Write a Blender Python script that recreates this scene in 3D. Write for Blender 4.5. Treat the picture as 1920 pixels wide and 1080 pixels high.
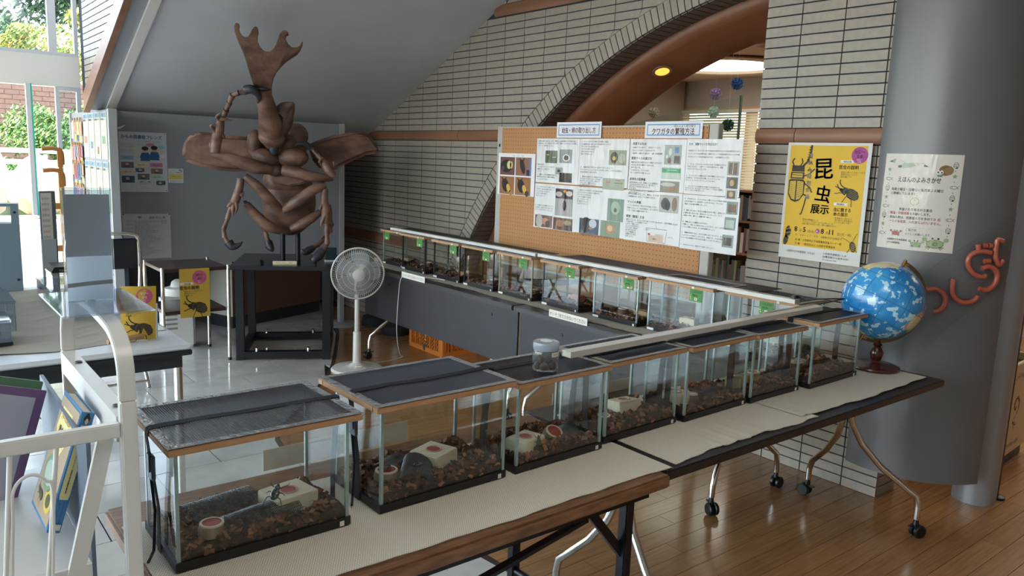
import bpy, bmesh, math, random
from mathutils import Vector, Matrix
for _o in list(bpy.data.objects): bpy.data.objects.remove(_o)
PI = math.pi
random.seed(7)
S = bpy.context.scene
COL = S.collection
# ------------------------------------------------------------------ camera
_f, _pi, _ro, _ya = 1465.0, math.radians(9.36), math.radians(2.22), math.radians(39.0)
_F = Vector((0, math.cos(_pi), -math.sin(_pi)))
_R = Vector((1, 0, 0)); _U = Vector((0, math.sin(_pi), math.cos(_pi)))
_r2 = _R * math.cos(_ro) + _U * math.sin(_ro)
_u2 = _U * math.cos(_ro) - _R * math.sin(_ro)
_M = Matrix.Rotation(-_ya, 3, 'Z')
_F, _r2, _u2 = _M @ _F, _M @ _r2, _M @ _u2
cam = bpy.data.cameras.new('camera'); cam_o = bpy.data.objects.new('camera', cam); COL.objects.link(cam_o)
mw = Matrix.Identity(4)
for i in range(3):
    mw[i][0] = _r2[i]; mw[i][1] = _u2[i]; mw[i][2] = -_F[i]
mw[0][3], mw[1][3], mw[2][3] = 0, 0, 1.5
cam_o.matrix_world = mw
cam.sensor_width = 36; cam.lens = _f / 1920 * 36; cam.clip_start = .05; cam.clip_end = 300
S.camera = cam_o
# ------------------------------------------------------------------ light
S.view_settings.view_transform = 'Standard'
S.view_settings.look = 'None'
S.view_settings.gamma = 1
S.view_settings.use_curve_mapping = False
S.view_settings.exposure = 0.45
S.cycles.use_denoising = True
S.cycles.transparent_max_bounces = 64
S.cycles.max_bounces = 10
S.cycles.diffuse_bounces = 5
S.cycles.glossy_bounces = 5
S.cycles.caustics_reflective = False
S.cycles.caustics_refractive = False
S.cycles.sample_clamp_indirect = 4
W = bpy.data.worlds.new('sky'); S.world = W; W.use_nodes = True
nt = W.node_tree; nt.nodes.clear()
sky = nt.nodes.new('ShaderNodeTexSky'); sky.sky_type = 'NISHITA'; sky.sun_disc = False
sky.sun_elevation = math.radians(55); sky.sun_rotation = math.radians(250); sky.air_density = 1.0; sky.dust_density = 2.5
bg = nt.nodes.new('ShaderNodeBackground'); bg.inputs[1].default_value = 1.5
wo = nt.nodes.new('ShaderNodeOutputWorld')
hs = nt.nodes.new('ShaderNodeHueSaturation'); hs.inputs['Saturation'].default_value = .55; nt.links.new(sky.outputs[0], hs.inputs['Color']); nt.links.new(hs.outputs[0], bg.inputs[0]); nt.links.new(bg.outputs[0], wo.inputs[0])
sl = bpy.data.lights.new('sun', 'SUN'); sl.energy = 9.0; sl.angle = math.radians(1.0); sl.color = (1, .95, .87)
so = bpy.data.objects.new('sun', sl); COL.objects.link(so)
so.rotation_euler = Vector((.42, .38, -1.0)).to_track_quat('-Z', 'Y').to_euler()
def area(name, loc, direction, sx, sy, energy, color=(1, 1, 1), portal=False):
    l = bpy.data.lights.new(name, 'AREA'); l.shape = 'RECTANGLE'; l.size = sx; l.size_y = sy; l.energy = energy; l.color = color
    o = bpy.data.objects.new(name, l); COL.objects.link(o); o.location = loc
    o.rotation_euler = Vector(direction).to_track_quat('-Z', 'Y').to_euler()
    if portal: l.cycles.is_portal = True
    return o
area('window_portal', (-1.9, 7.44, 1.55), (0, -1, 0), 6.2, 3.0, 1, portal=True)
area('window_portal', (-4.9, 3.6, 1.55), (1, 0, 0), 7.4, 3.0, 1, portal=True)
area('library_ceiling_light', (5.2, 3.0, 2.55), (0, 0, -1), 2.2, 3.0, 22, (1, .9, .78))
area('library_ceiling_light', (6.8, 1.2, 2.55), (0, 0, -1), 3.0, 2.0, 38, (1, .9, .78))
area('hall_ceiling_light', (1.0, .2, 3.0), (0, 0, -1), 1.2, 1.2, 14, (1, .93, .84))

# ------------------------------------------------------------------ materials
def lin(h):
    h = h.lstrip('#'); c = [int(h[i:i + 2], 16) / 255 for i in (0, 2, 4)]
    return tuple(x / 12.92 if x <= .04045 else ((x + .055) / 1.055) ** 2.4 for x in c) + (1,)
_mats = {}
def mat(name, c='#808080', rough=.5, metal=0., spec=.5, emit=None, es=1., noise=None, bump=None, alpha=None, coat=0., sheen=0.):
    """noise=(scale, second colour, amount, (stretch xyz)); bump=(scale, strength, (stretch))"""
    if name in _mats: return _mats[name]
    m = bpy.data.materials.new(name); m.use_nodes = True; _mats[name] = m
    n = m.node_tree.nodes; L = m.node_tree.links; b = n['Principled BSDF']
    b.inputs['Base Color'].default_value = lin(c); b.inputs['Roughness'].default_value = rough
    b.inputs['Metallic'].default_value = metal; b.inputs['Specular IOR Level'].default_value = spec
    b.inputs['Coat Weight'].default_value = coat; b.inputs['Coat Roughness'].default_value = .1
    if emit: b.inputs['Emission Color'].default_value = lin(emit); b.inputs['Emission Strength'].default_value = es
    tc = None
    def coord(st):
        t = n.new('ShaderNodeTexCoord'); mp = n.new('ShaderNodeMapping'); mp.inputs['Scale'].default_value = st
        L.new(t.outputs['Object'], mp.inputs[0]); return mp.outputs[0]
    if noise:
        sc, c2, am, st = noise
        t = n.new('ShaderNodeTexNoise'); t.inputs['Scale'].default_value = sc; t.inputs['Detail'].default_value = 6
        L.new(coord(st), t.inputs['Vector'])
        r = n.new('ShaderNodeMapRange'); r.inputs[1].default_value = .35; r.inputs[2].default_value = .65; r.inputs[4].default_value = am
        L.new(t.outputs[0], r.inputs[0])
        x = n.new('ShaderNodeMix'); x.data_type = 'RGBA'; x.inputs[6].default_value = lin(c); x.inputs[7].default_value = lin(c2)
        L.new(r.outputs[0], x.inputs[0]); L.new(x.outputs[2], b.inputs['Base Color'])
    if bump:
        sc, stg, st = bump
        t = n.new('ShaderNodeTexNoise'); t.inputs['Scale'].default_value = sc; t.inputs['Detail'].default_value = 4
        L.new(coord(st), t.inputs['Vector'])
        bp = n.new('ShaderNodeBump'); bp.inputs['Strength'].default_value = stg; bp.inputs['Distance'].default_value = .01
        L.new(t.outputs[0], bp.inputs['Height']); L.new(bp.outputs[0], b.inputs['Normal'])
    if alpha is not None: b.inputs['Alpha'].default_value = alpha
    return m
def per_object_tint(m, amount, hue=.0):
    """each piece of a surface gets its own slight shade"""
    n = m.node_tree.nodes; L = m.node_tree.links; b = n['Principled BSDF']
    oi = n.new('ShaderNodeObjectInfo'); h = n.new('ShaderNodeHueSaturation')
    r = n.new('ShaderNodeMapRange'); r.inputs[3].default_value = 1 - amount; r.inputs[4].default_value = 1 + amount
    L.new(oi.outputs['Random'], r.inputs[0]); L.new(r.outputs[0], h.inputs['Value'])
    s = b.inputs['Base Color']
    if s.is_linked: L.new(s.links[0].from_socket, h.inputs['Color'])
    else: h.inputs['Color'].default_value = s.default_value
    L.new(h.outputs[0], s)
    return m
def glass(name, tint='#ffffff', rough=.02, refl=1.0, ior=1.45, bump=None, haze=0., haze_c='#ffffff'):
    m = bpy.data.materials.new(name); m.use_nodes = True; n = m.node_tree.nodes; L = m.node_tree.links; n.clear()
    o = n.new('ShaderNodeOutputMaterial'); mx = n.new('ShaderNodeMixShader'); t = n.new('ShaderNodeBsdfTransparent')
    g = n.new('ShaderNodeBsdfGlossy'); f = n.new('ShaderNodeFresnel'); f.inputs[0].default_value = ior
    t.inputs[0].default_value = lin(tint); g.inputs['Roughness'].default_value = rough
    gm = n.new('ShaderNodeNewGeometry'); ix = n.new('ShaderNodeMix'); ix.inputs[2].default_value = ior; ix.inputs[3].default_value = 1 / ior
    L.new(gm.outputs['Backfacing'], ix.inputs[0]); L.new(ix.outputs[0], f.inputs[0])   # thin pane: same reflectance from both sides
    k = n.new('ShaderNodeMath'); k.operation = 'MULTIPLY'; k.inputs[1].default_value = refl
    L.new(f.outputs[0], k.inputs[0]); k.use_clamp = True; L.new(k.outputs[0], mx.inputs[0]); L.new(g.outputs[0], mx.inputs[2])
    if haze:
        d = n.new('ShaderNodeBsdfDiffuse'); d.inputs[0].default_value = lin(haze_c); m2 = n.new('ShaderNodeMixShader'); m2.inputs[0].default_value = haze
        L.new(t.outputs[0], m2.inputs[1]); L.new(d.outputs[0], m2.inputs[2]); L.new(m2.outputs[0], mx.inputs[1])
    else: L.new(t.outputs[0], mx.inputs[1])
    if bump:
        nz = n.new('ShaderNodeTexNoise'); nz.inputs['Scale'].default_value = bump[0]; nz.inputs['Detail'].default_value = 3
        tc = n.new('ShaderNodeTexCoord'); mp = n.new('ShaderNodeMapping'); mp.inputs['Scale'].default_value = bump[2] if len(bump) > 2 else (1, 1, 1); L.new(tc.outputs['Object'], mp.inputs[0]); L.new(mp.outputs[0], nz.inputs['Vector'])
        bp = n.new('ShaderNodeBump'); bp.inputs['Strength'].default_value = bump[1]; bp.inputs['Distance'].default_value = .02
        L.new(nz.outputs[0], bp.inputs['Height']); L.new(bp.outputs[0], g.inputs['Normal']); L.new(bp.outputs[0], f.inputs['Normal'])
    L.new(mx.outputs[0], o.inputs[0]); return m
def ink(c, rough=.6):
    return mat('ink_' + c.strip('#') + ('g' if rough < .5 else ''), c, rough)

M_brick = per_object_tint(mat('glazed_brick', '#a59b8e', .42, noise=(40, '#978d80', .5, (1, 1, 1)), bump=(180, .12, (1, 1, 1))), .06)
M_grout = mat('grout', '#333a42', .9)
M_soffit_shade = mat('soffit_brick', '#6f6862', .6, noise=(30, '#57514c', .6, (1, 1, 1)))  # the wall brick, darkened in colour for the shade under the arch
M_trimwood = mat('trim_terracotta', '#94694f', .42, noise=(6, '#7b543f', .8, (1, .3, 3)))
M_archwood = mat('arch_brown', '#8d5f45', .4, noise=(3, '#764c37', .6, (1, 1, 1)))
M_plaster = mat('plaster_grey', '#d3d7db', .55, noise=(3, '#c9cdd2', .6, (1, 1, 1)), bump=(60, .08, (1, 1, 1)))
M_tile = per_object_tint(mat('marble_tile', '#d2d0ca', .13, noise=(5, '#bab9b5', .8, (1, 1, 1)), coat=.3), .07)
M_joint = mat('tile_joint', '#35322f', .8)
M_plank = per_object_tint(mat('floor_plank', '#a5784c', .2, noise=(9, '#8c633d', .8, (.5, 9, 1)), coat=.25), .14)
M_white = mat('white_enamel', '#dad8d2', .35)
M_chrome = mat('chrome', '#d8d4cc', .14, metal=1)
M_black = mat('black_plastic', '#101114', .4)
M_blackmatte = mat('black_webbing', '#0d0f14', .8, bump=(400, .3, (1, 1, 1)))
M_darktop = mat('dark_laminate', '#2c2829', .35, noise=(8, '#231f20', .8, (1, 8, 1)))
M_modesty = mat('dark_modesty_panel', '#1f1d22', .42, noise=(8, '#1a181c', .8, (1, 1, 12)))
M_whitetop = mat('white_laminate', '#d6dade', .3)
M_card = mat('paper_white', '#dcd9d2', .6)
M_glass = glass('tank_glass', '#fbfdfc', .01, 1.0)
M_pane = glass('window_glass', '#f2f8fa', .0, .8)
M_acryl = glass('clear_acrylic', '#eef4fa', .04, 1.6, 1.49, haze=.05)
M_lamin = glass('laminate_film', '#ffffff', .09, 1.0, 1.5, bump=(6, .75, (2.2, 2.2, .45)))

# ------------------------------------------------------------------ mesh kit
class MB:
    def __init__(s): s.v = []; s.f = []; s.mi = []; s.k = 0
    def add(s, vs, fs, T=None):
        o = len(s.v)
        s.v += [tuple(T @ Vector(p)) for p in vs] if T is not None else [tuple(p) for p in vs]
        s.f += [tuple(i + o for i in f) for f in fs]; s.mi += [s.k] * len(fs); return s
    def box(s, x0, x1, y0, y1, z0, z1, T=None):
        v = [(x0, y0, z0), (x1, y0, z0), (x1, y1, z0), (x0, y1, z0), (x0, y0, z1), (x1, y0, z1), (x1, y1, z1), (x0, y1, z1)]
        return s.add(v, [(0, 3, 2, 1), (4, 5, 6, 7), (0, 1, 5, 4), (1, 2, 6, 5), (2, 3, 7, 6), (3, 0, 4, 7)], T)
    def cbox(s, c, d, R=None):
        T = Matrix.Translation(c) @ (R.to_4x4() if R is not None else Matrix.Identity(4))
        return s.box(-d[0] / 2, d[0] / 2, -d[1] / 2, d[1] / 2, -d[2] / 2, d[2] / 2, T)
    def bar(s, p0, p1, w, h, up=(0, 0, 1)):
        p0, p1 = Vector(p0), Vector(p1); d = p1 - p0; L = d.length; d.normalize(); u = Vector(up)
        if abs(d.dot(u)) > .99: u = Vector((0, 1, 0))
        a = d.cross(u).normalized(); b = a.cross(d)
        T = Matrix((( d.x, a.x, b.x, p0.x), (d.y, a.y, b.y, p0.y), (d.z, a.z, b.z, p0.z), (0, 0, 0, 1)))
        return s.box(0, L, -w / 2, w / 2, -h / 2, h / 2, T)
    def tube(s, pts, r, n=10, caps=True, flat=1.0, closed=False):
        pts = [Vector(p) for p in pts]; m = len(pts)
        rs = r if isinstance(r, (list, tuple)) else [r] * m
        o = len(s.v); prev = None
        for i, p in enumerate(pts):
            if closed: d = pts[(i + 1) % m] - pts[i - 1]
            else: d = pts[min(i + 1, m - 1)] - pts[max(i - 1, 0)]
            d.normalize()
            if prev is None:
                u = Vector((0, 0, 1)) if abs(d.z) < .9 else Vector((0, 1, 0))
                a = d.cross(u).normalized()
            else:
                a = (prev - d * prev.dot(d))
                a = a.normalized() if a.length > 1e-6 else d.orthogonal().normalized()
            prev = a; b = d.cross(a)
            for k in range(n):
                t = 2 * PI * k / n
                s.v.append(tuple(p + (a * math.cos(t) + b * math.sin(t) * flat) * rs[i]))
        for i in range(m if closed else m - 1):
            j = (i + 1) % m
            for k in range(n):
                q = (k + 1) % n
                s.f.append((o + i * n + k, o + i * n + q, o + j * n + q, o + j * n + k)); s.mi.append(s.k)
        if caps and not closed:
            s.f.append(tuple(o + k for k in range(n))[::-1]); s.f.append(tuple(o + (m - 1) * n + k for k in range(n))); s.mi += [s.k] * 2
        return s
    def lathe(s, prof, n=24, c=(0, 0, 0), T=None):
        vs = []; fs = []
        for (r, z) in prof:
            for k in range(n):
                t = 2 * PI * k / n; vs.append((c[0] + r * math.cos(t), c[1] + r * math.sin(t), c[2] + z))
        m = len(prof)
        for i in range(m - 1):
            for k in range(n):
                q = (k + 1) % n; fs.append((i * n + k, i * n + q, (i + 1) * n + q, (i + 1) * n + k))
        if prof[0][0] > 1e-5: fs.append(tuple(range(n))[::-1])
        if prof[-1][0] > 1e-5: fs.append(tuple((m - 1) * n + k for k in range(n)))
        return s.add(vs, fs, T)
    def ell(s, c, r, n=20, m=12, T=None, power=1.0):
        vs = []; fs = []
        for i in range(m + 1):
            ph = PI * i / m
            for k in range(n):
                t = 2 * PI * k / n
                vs.append((r[0] * math.sin(ph) * math.cos(t), r[1] * math.sin(ph) * math.sin(t), r[2] * math.cos(ph)))
        for i in range(m):
            for k in range(n):
                q = (k + 1) % n; fs.append((i * n + k, (i + 1) * n + k, (i + 1) * n + q, i * n + q))
        TT = Matrix.Translation(c) @ (T if T is not None else Matrix.Identity(4))
        return s.add(vs, fs, TT)
    def prism(s, pts, fn0, fn1):
        """pts 2-D outline; fn0/fn1 map (x, y) to the two faces"""
        n = len(pts); vs = [fn0(*p) for p in pts] + [fn1(*p) for p in pts]
        fs = [tuple(range(n))[::-1], tuple(range(n, 2 * n))] + [(i, (i + 1) % n, n + (i + 1) % n, n + i) for i in range(n)]
        return s.add(vs, fs)
    def grid(s, nx, ny, fn):
        o = len(s.v)
        for j in range(ny + 1):
            for i in range(nx + 1): s.v.append(tuple(fn(i / nx, j / ny)))
        for j in range(ny):
            for i in range(nx):
                a = o + j * (nx + 1) + i; s.f.append((a, a + 1, a + nx + 2, a + nx + 1)); s.mi.append(s.k)
        return s
    def mesh(s, name, mats, smooth=None, bevel=0, seg=2, merge=False):
        me = bpy.data.meshes.new(name); me.from_pydata(s.v, [], s.f)
        if not isinstance(mats, (list, tuple)): mats = [mats]
        for m in mats: me.materials.append(m)
        if len(mats) > 1: me.polygons.foreach_set('material_index', s.mi)
        if bevel or merge:
            b = bmesh.new(); b.from_mesh(me)
            if merge: bmesh.ops.remove_doubles(b, verts=b.verts, dist=1e-5)
            if bevel:
                es = [e for e in b.edges if len(e.link_faces) == 2 and e.calc_face_angle(0) > .6]
                bmesh.ops.bevel(b, geom=es, offset=bevel, segments=seg, affect='EDGES', clamp_overlap=True)
            b.to_mesh(me); b.free()
        if smooth is not None:
            me.polygons.foreach_set('use_smooth', [True] * len(me.polygons)); me.set_sharp_from_angle(angle=math.radians(smooth))
        me.update(); return me
    def build(s, name, mats, parent=None, smooth=None, bevel=0, loc=None, rot=None, seg=2, label=None, kind=None, merge=False):
        o = bpy.data.objects.new(name, s.mesh(name, mats, smooth, bevel, seg, merge)); COL.objects.link(o)
        if parent is not None: o.parent = parent
        if loc is not None: o.location = loc
        if rot is not None: o.rotation_euler = rot
        if label: o['label'] = label
        if kind: o['kind'] = kind
        return o
def put(name, me, parent=None, loc=(0, 0, 0), rot=(0, 0, 0)):
    o = bpy.data.objects.new(name, me); COL.objects.link(o); o.location = loc; o.rotation_euler = rot
    if parent is not None: o.parent = parent
    return o
def thing(name, label, cat, loc=(0, 0, 0), rotz=0, group=None, rot=None):
    o = bpy.data.objects.new(name, None); COL.objects.link(o); o.empty_display_size = .1
    o.location = loc; o.rotation_euler = rot if rot is not None else (0, 0, rotz)
    return tag(o, label, cat, group)
def tag(o, label, cat, group=None):
    o['label'] = label; o['category'] = cat
    if group: o['group'] = group
    return o
def struct(o): o['kind'] = 'structure'; return o
def copy_tree(o, parent=None):
    c = o.copy(); COL.objects.link(c)
    if parent is not None: c.parent = parent
    for ch in [x for x in COL.objects if x.parent == o]: copy_tree(ch, c)
    return c

# flat print: lettering, pictures and rules lying on a sheet
_glyphs = {}
def glyphs(t, bold=0.0):
    bold = 0; k = (t, bold)
    if k not in _glyphs:
        cu = bpy.data.curves.new('lettering', 'FONT'); cu.body = t; cu.size = 1; cu.resolution_u = 2; cu.offset = bold
        ob = bpy.data.objects.new('lettering', cu); COL.objects.link(ob)
        dg = bpy.context.evaluated_depsgraph_get()
        me = bpy.data.meshes.new_from_object(ob.evaluated_get(dg))
        _glyphs[k] = ([(v.co.x, v.co.y) for v in me.vertices], [tuple(p.vertices) for p in me.polygons])
        bpy.data.objects.remove(ob); bpy.data.meshes.remove(me); bpy.data.curves.remove(cu)
    return _glyphs[k]
class Print:
    """drawing units: x right, y DOWN, origin at the sheet's top-left corner"""
    def __init__(s): s.b = {}
    def _m(s, c):
        return s.b.setdefault(c, ([], []))
    def poly(s, pts, c, l=1):
        v, f = s._m(c); o = len(v); v += [(p[0], p[1], l) for p in pts]; f.append(tuple(range(o, o + len(pts)))); return s
    def rect(s, x0, y0, x1, y1, c, l=1):
        n = max(1, int(abs(x1 - x0) / 12))
        for i in range(n):
            a = x0 + (x1 - x0) * i / n; b = x0 + (x1 - x0) * (i + 1) / n
            s.poly([(a, y0), (b, y0), (b, y1), (a, y1)], c, l)
        return s
    def ell(s, cx, cy, rx, ry, c, l=1, n=20, a=0):
        ca, sa = math.cos(a), math.sin(a)
        return s.poly([(cx + rx * math.cos(t) * ca - ry * math.sin(t) * sa, cy + rx * math.cos(t) * sa + ry * math.sin(t) * ca) for t in [2 * PI * k / n for k in range(n)]], c, l)
    def ring(s, cx, cy, rx, ry, w, c, l=1, n=20):
        pts = [(cx + rx * math.cos(t), cy + ry * math.sin(t)) for t in [2 * PI * k / n for k in range(n + 1)]]
        return s.line(pts, w, c, l)
    def line(s, pts, w, c, l=1):
        for (x0, y0), (x1, y1) in zip(pts, pts[1:]):
            d = math.hypot(x1 - x0, y1 - y0) or 1; nx, ny = -(y1 - y0) / d * w / 2, (x1 - x0) / d * w / 2
            s.poly([(x0 + nx, y0 + ny), (x1 + nx, y1 + ny), (x1 - nx, y1 - ny), (x0 - nx, y0 - ny)], c, l)
        return s
    def text(s, t, x, y, h, c='#1c1a1a', bold=.0, l=2, w=None, align='L', rot=0, slant=0):
        vs, fs = glyphs(t, bold)
        if not vs: return s
        x0 = min(p[0] for p in vs); x1 = max(p[0] for p in vs)
        k = h / .95; kx = k if w is None else w / (x1 - x0)
        off = 0 if align == 'L' else (-(x1 - x0) * kx / 2 if align == 'C' else -(x1 - x0) * kx)
        v, f = s._m(c); o = len(v); cr, sr = math.cos(rot), math.sin(rot)
        sh = [(0, 0)] if bold < .008 else ([(-.3, 0), (.3, 0)] if bold <= .015 else [(-1, 0), (1, 0), (0, -.8), (0, .8)])
        bb = bold * h * .8
        for (sx_, sy_) in sh:
            o = len(v)
            for (a, b) in vs:
                u = (a - x0) * kx + off + slant * b * k + sx_ * bb; q = -b * k + sy_ * bb
                v.append((x + u * cr - q * sr, y + u * sr + q * cr, l))
            f += [tuple(i + o for i in p) for p in fs]
        return s
    def vtext(s, t, x, y, h, c, bold=0, l=2, step=1.1):
        for i, ch in enumerate(t): s.text(ch, x, y + i * h * step, h, c, bold, l, align='C')
        return s
    def build(s, name, parent, fn, gloss=False, dz=.0004):
        mb = MB(); ms = []
        for k, (c, (v, f)) in enumerate(s.b.items()):
            mb.k = k; ms.append(ink(c, .25 if gloss else .6)); mb.add([fn(a, b, l * dz) for a, b, l in v], f)
        return mb.build(name, ms, parent)
def upright(W, Hh, ux, uy):
    """maps drawing units on a sheet standing in the local XZ plane facing -Y, lower-left corner at the origin"""
    return lambda a, b, d: (a * W / ux, -d, Hh - b * Hh / uy)
def sheet(name, label, cat, W, Hh, loc, rotz, col='#dcdad6', group=None, thick=.0012, pitch=0, roll=0, rough=.6):
    o = thing(name, label, cat, loc, group=group, rot=(pitch, roll, rotz))
    MB().box(0, W, -.0002, thick, 0, Hh).build('paper', mat('paper_' + col.strip('#') + str(rough), col, rough), o)
    return o

# ================================================================== the setting
# border between the marble and the wooden floor
BND = [(-3, 2.3), (.9, 1.9), (2.03, 1.725), (2.25, 1.71), (3.14, 1.571), (3.55, 1.526), (3.83, 1.525), (4.135, 1.79), (4.51, 2.09), (4.9, 2.39), (5.45, 2.69), (6.01, 2.99), (6.9, 3.3), (7.6, 3.52)]
def xb(y):
    for (y0, x0), (y1, x1) in zip(BND, BND[1:]):
        if y0 <= y <= y1: return x0 + (x1 - x0) * (y - y0) / (y1 - y0)
    return BND[0][1] if y < BND[0][0] else BND[-1][1]
_c = BND
for _ in range(2): _c = [_c[0]] + [((p[0] * (1 - t) + q[0] * t), (p[1] * (1 - t) + q[1] * t)) for p, q in zip(_c, _c[1:]) for t in (.25, .75)] + [_c[-1]]
BND = _c
fl = struct(MB().box(-5, 9.2, -3, 9.4, -.12, -.012).build('floor', M_joint))
mb = MB()
def slab(pts, z0=-.0115, z1=0.0):
    return MB().prism(pts, lambda x, y: (x, y, z0), lambda x, y: (x, y, z1))
r = 0
for j in range(26):
    y0 = 1.43 + .279 * j - .0; y1 = y0 + .273
    off = (.3 * (j % 2)) + .006
    if y0 > 7.45: break
    for i in range(-3, 7):
        x0 = i * .6 - off; x1 = x0 + .594
        xa, xc = xb(y0) - .03, xb(y1) - .03
        if x0 >= max(xa, xc) - .01 or x1 < -.7: continue
        pts = [(x0, y0), (max(x0, min(x1, xa)), y0), (max(x0, min(x1, xc)), y1), (x0, y1)]
        if abs(pts[1][0] - pts[0][0]) < .01: pts = pts[1:]
        slab(pts).build('tile', M_tile, fl); r += 1
mb = MB()
for j in range(-16, 27):
    y0 = 1.43 + .279 * j; y1 = min(y0 + .275, 7.5)
    for i in range(-9, 5):
        x0 = i * .6 - .3 * (j % 2) + .006; x1 = x0 + .596
        if j < 0 or x1 < -.7:
            X = min(x1, min(xb(y0), xb(y1)) - .03)
            if X > x0 + .02 and y1 > y0: mb.box(x0, X, y0, y1, -.0115, 0)
mb.build('tile_field', M_tile, fl, kind='stuff')
# curved dark strip along the border
mb = MB(); ys = [-3 + .1 * k for k in range(106)]
for a, b in zip(ys, ys[1:]):
    mb.prism([(xb(a) - .028, a), (xb(a), a), (xb(b), b), (xb(b) - .028, b)], lambda x, y: (x, y, -.0115), lambda x, y: (x, y, .0005))
mb.build('border_strip', mat('border_strip', '#3b302a', .5), fl)
fld = MB()
for j in range(-40, 75):
    y0 = .02 + .0925 * j; y1 = y0 + .0905
    sh = (j * .37) % .91
    for i in range(0, 9):
        x0 = 1.2 + i * .91 - sh; x1 = x0 + .908
        xa, xc = xb(y0), xb(y1)
        if x1 <= min(xa, xc) + .01: continue
        pts = [(max(x0, min(xa, x1)), y0), (x1, y0), (x1, y1), (max(x0, min(xc, x1)), y1)]
        near = .85 < y0 < 4.3 and x0 < 4.2 and (y0 < 3.0 or x0 < 3.3)
        if near: slab(pts).build('plank', M_plank, fl)
        else: fld.prism(pts, lambda x, y: (x, y, -.0115), lambda x, y: (x, y, 0))
fld.build('plank_field', M_plank, fl, kind='stuff')

# ---- brick wall on the right with the arched opening
CY, CZ, RO, RI = 2.076, -.884, 3.446, 3.338
WX = 3.53; JAMB = 2.408; PIER0 = 1.60
def yarch(z, R=RO): return CY + math.sqrt(max(0, R * R - (z - CZ) ** 2))
def zarch(y, R=RO): return CZ + math.sqrt(max(0, R * R - (y - CY) ** 2))
def yslope(z): return 6.45 - (z - 1.7) / .471
TOP = 3.2
mb = MB()
mb.box(WX + .008, WX + .19, PIER0 + .008, JAMB - .004, 0, TOP)
# wall body left of / above the arch, in strips along y
n = 90; Y0, Y1 = JAMB - .004, 7.35
for i in range(n):
    a = Y0 + (Y1 - Y0) * i / n; b = Y0 + (Y1 - Y0) * (i + 1) / n
    za = zarch(a, RI) if a < CY + RI else 0; zb = zarch(b, RI) if b < CY + RI else 0
    za = max(0, za) if a < 5.29 else 0; zb = max(0, zb) if b < 5.29 else 0
    mb.add([(WX + .008, a, za), (WX + .008, b, zb), (WX + .008, b, TOP), (WX + .008, a, TOP), (WX + .19, a, za), (WX + .19, b, zb), (WX + .19, b, TOP), (WX + .19, a, TOP)],
           [(0, 3, 2, 1), (4, 5, 6, 7), (0, 1, 5, 4), (3, 7, 6, 2)])
wr = struct(mb.build('wall_right', M_grout))
PZ, PY = .0493, .2215
def brick(pts, x0=WX):
    return MB().prism(pts, lambda y, z: (x0 + .009, y, z), lambda y, z: (x0, y, z))
field = MB()
zr = []
z = 1.625 - PZ
while z > -.04: zr.append(z); z -= PZ
z = 1.702
while z < 2.49: zr.append(z); z += PZ
z = 2.576
while z < 3.15: zr.append(z); z += PZ
nb = 0
_bm = {}
for z in zr:
    z0 = max(z + .0034, .002); z1 = z + PZ - .0034
    if z1 - z0 < .006: continue
    for k in range(-1, 26):
        y0 = 1.771 + PY * k + .003; y1 = y0 + PY - .006
        # pier
        if y1 > PIER0 and y0 < JAMB:
            a, b = max(y0, PIER0), min(y1, JAMB)
            if b - a > .02:
                key = (round(b - a, 3), round(z1 - z0, 4))
                if key not in _bm: _bm[key] = brick([(0, 0), (b - a, 0), (b - a, z1 - z0), (0, z1 - z0)], 0).mesh('brick', M_brick)
                if z0 < 2.4: put('brick', _bm[key], wr, (WX, a, z0)); nb += 1
                else: put('brick', _bm[key], wr, (WX, a, z0)) if nb < 280 else field.prism([(a, z0), (b, z0), (b, z1), (a, z1)], lambda y, zz: (WX + .009, y, zz), lambda y, zz: (WX, y, zz))
        # wall beyond the arch
        lo0, lo1 = yarch(z0), yarch(z1); y0 = 4.76 + .2145 * (k - 11) + .0028; y1 = y0 + .2145 - .0056
        a0, a1 = max(y0, lo0 + .008, JAMB + .002), max(y0, lo1 + .008, JAMB + .002)
        b0, b1 = min(y1, yslope(z0)) if z0 > 1.3 else y1, min(y1, yslope(z1)) if z1 > 1.3 else y1
        b0, b1 = min(b0, 7.3), min(b1, 7.3)
        if b0 - a0 > .012 or b1 - a1 > .012:
            pts = [(a0, z0), (max(a0, b0), z0), (max(a1, b1), z1), (a1, z1)]
            if b0 - a0 < .012: pts = [(a0, z0), (b1, z1), (a1, z1)]
            field.prism(pts, lambda y, zz: (WX + .009, y, zz), lambda y, zz: (WX, y, zz))
field.build('brick_field', M_brick, wr, kind='stuff')
# end of the pier facing the hall
for z in zr:
    z0 = max(z + .003, .002); z1 = z + PZ - .003
    if z1 - z0 > .006 and z1 < .45: MB().box(WX + .003, WX + .185, PIER0, PIER0 + .009, z0, z1).build('end_brick', M_brick, wr)
# soldier course round the arch and the bricks of its underside
sme = MB().prism([(-.0200, 0), (.0200, 0), (.0208, RO - RI), (-.0208, RO - RI)], lambda a, b: (.009, a, b), lambda a, b: (0, a, b)).mesh('arch_brick', M_brick)
ume = MB().box(0, .172, -.0198, .0198, -.008, .006).mesh('soffit_brick', M_soffit_shade)
na = 84; A0 = math.acos((5.28 - CY) / RI); A1 = math.acos((JAMB - CY) / RI) - .006
for i in range(na):
    t = A0 + (A1 - A0) * (i + .5) / na
    c, s_ = math.cos(t), math.sin(t)
    put('arch_brick', sme, wr, (WX, CY + RI * c, CZ + RI * s_), (t - PI / 2, 0, 0))
    put('soffit_brick', ume, wr, (WX + .014, CY + RI * c, CZ + RI * s_), (t - PI / 2, 0, 0))
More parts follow.
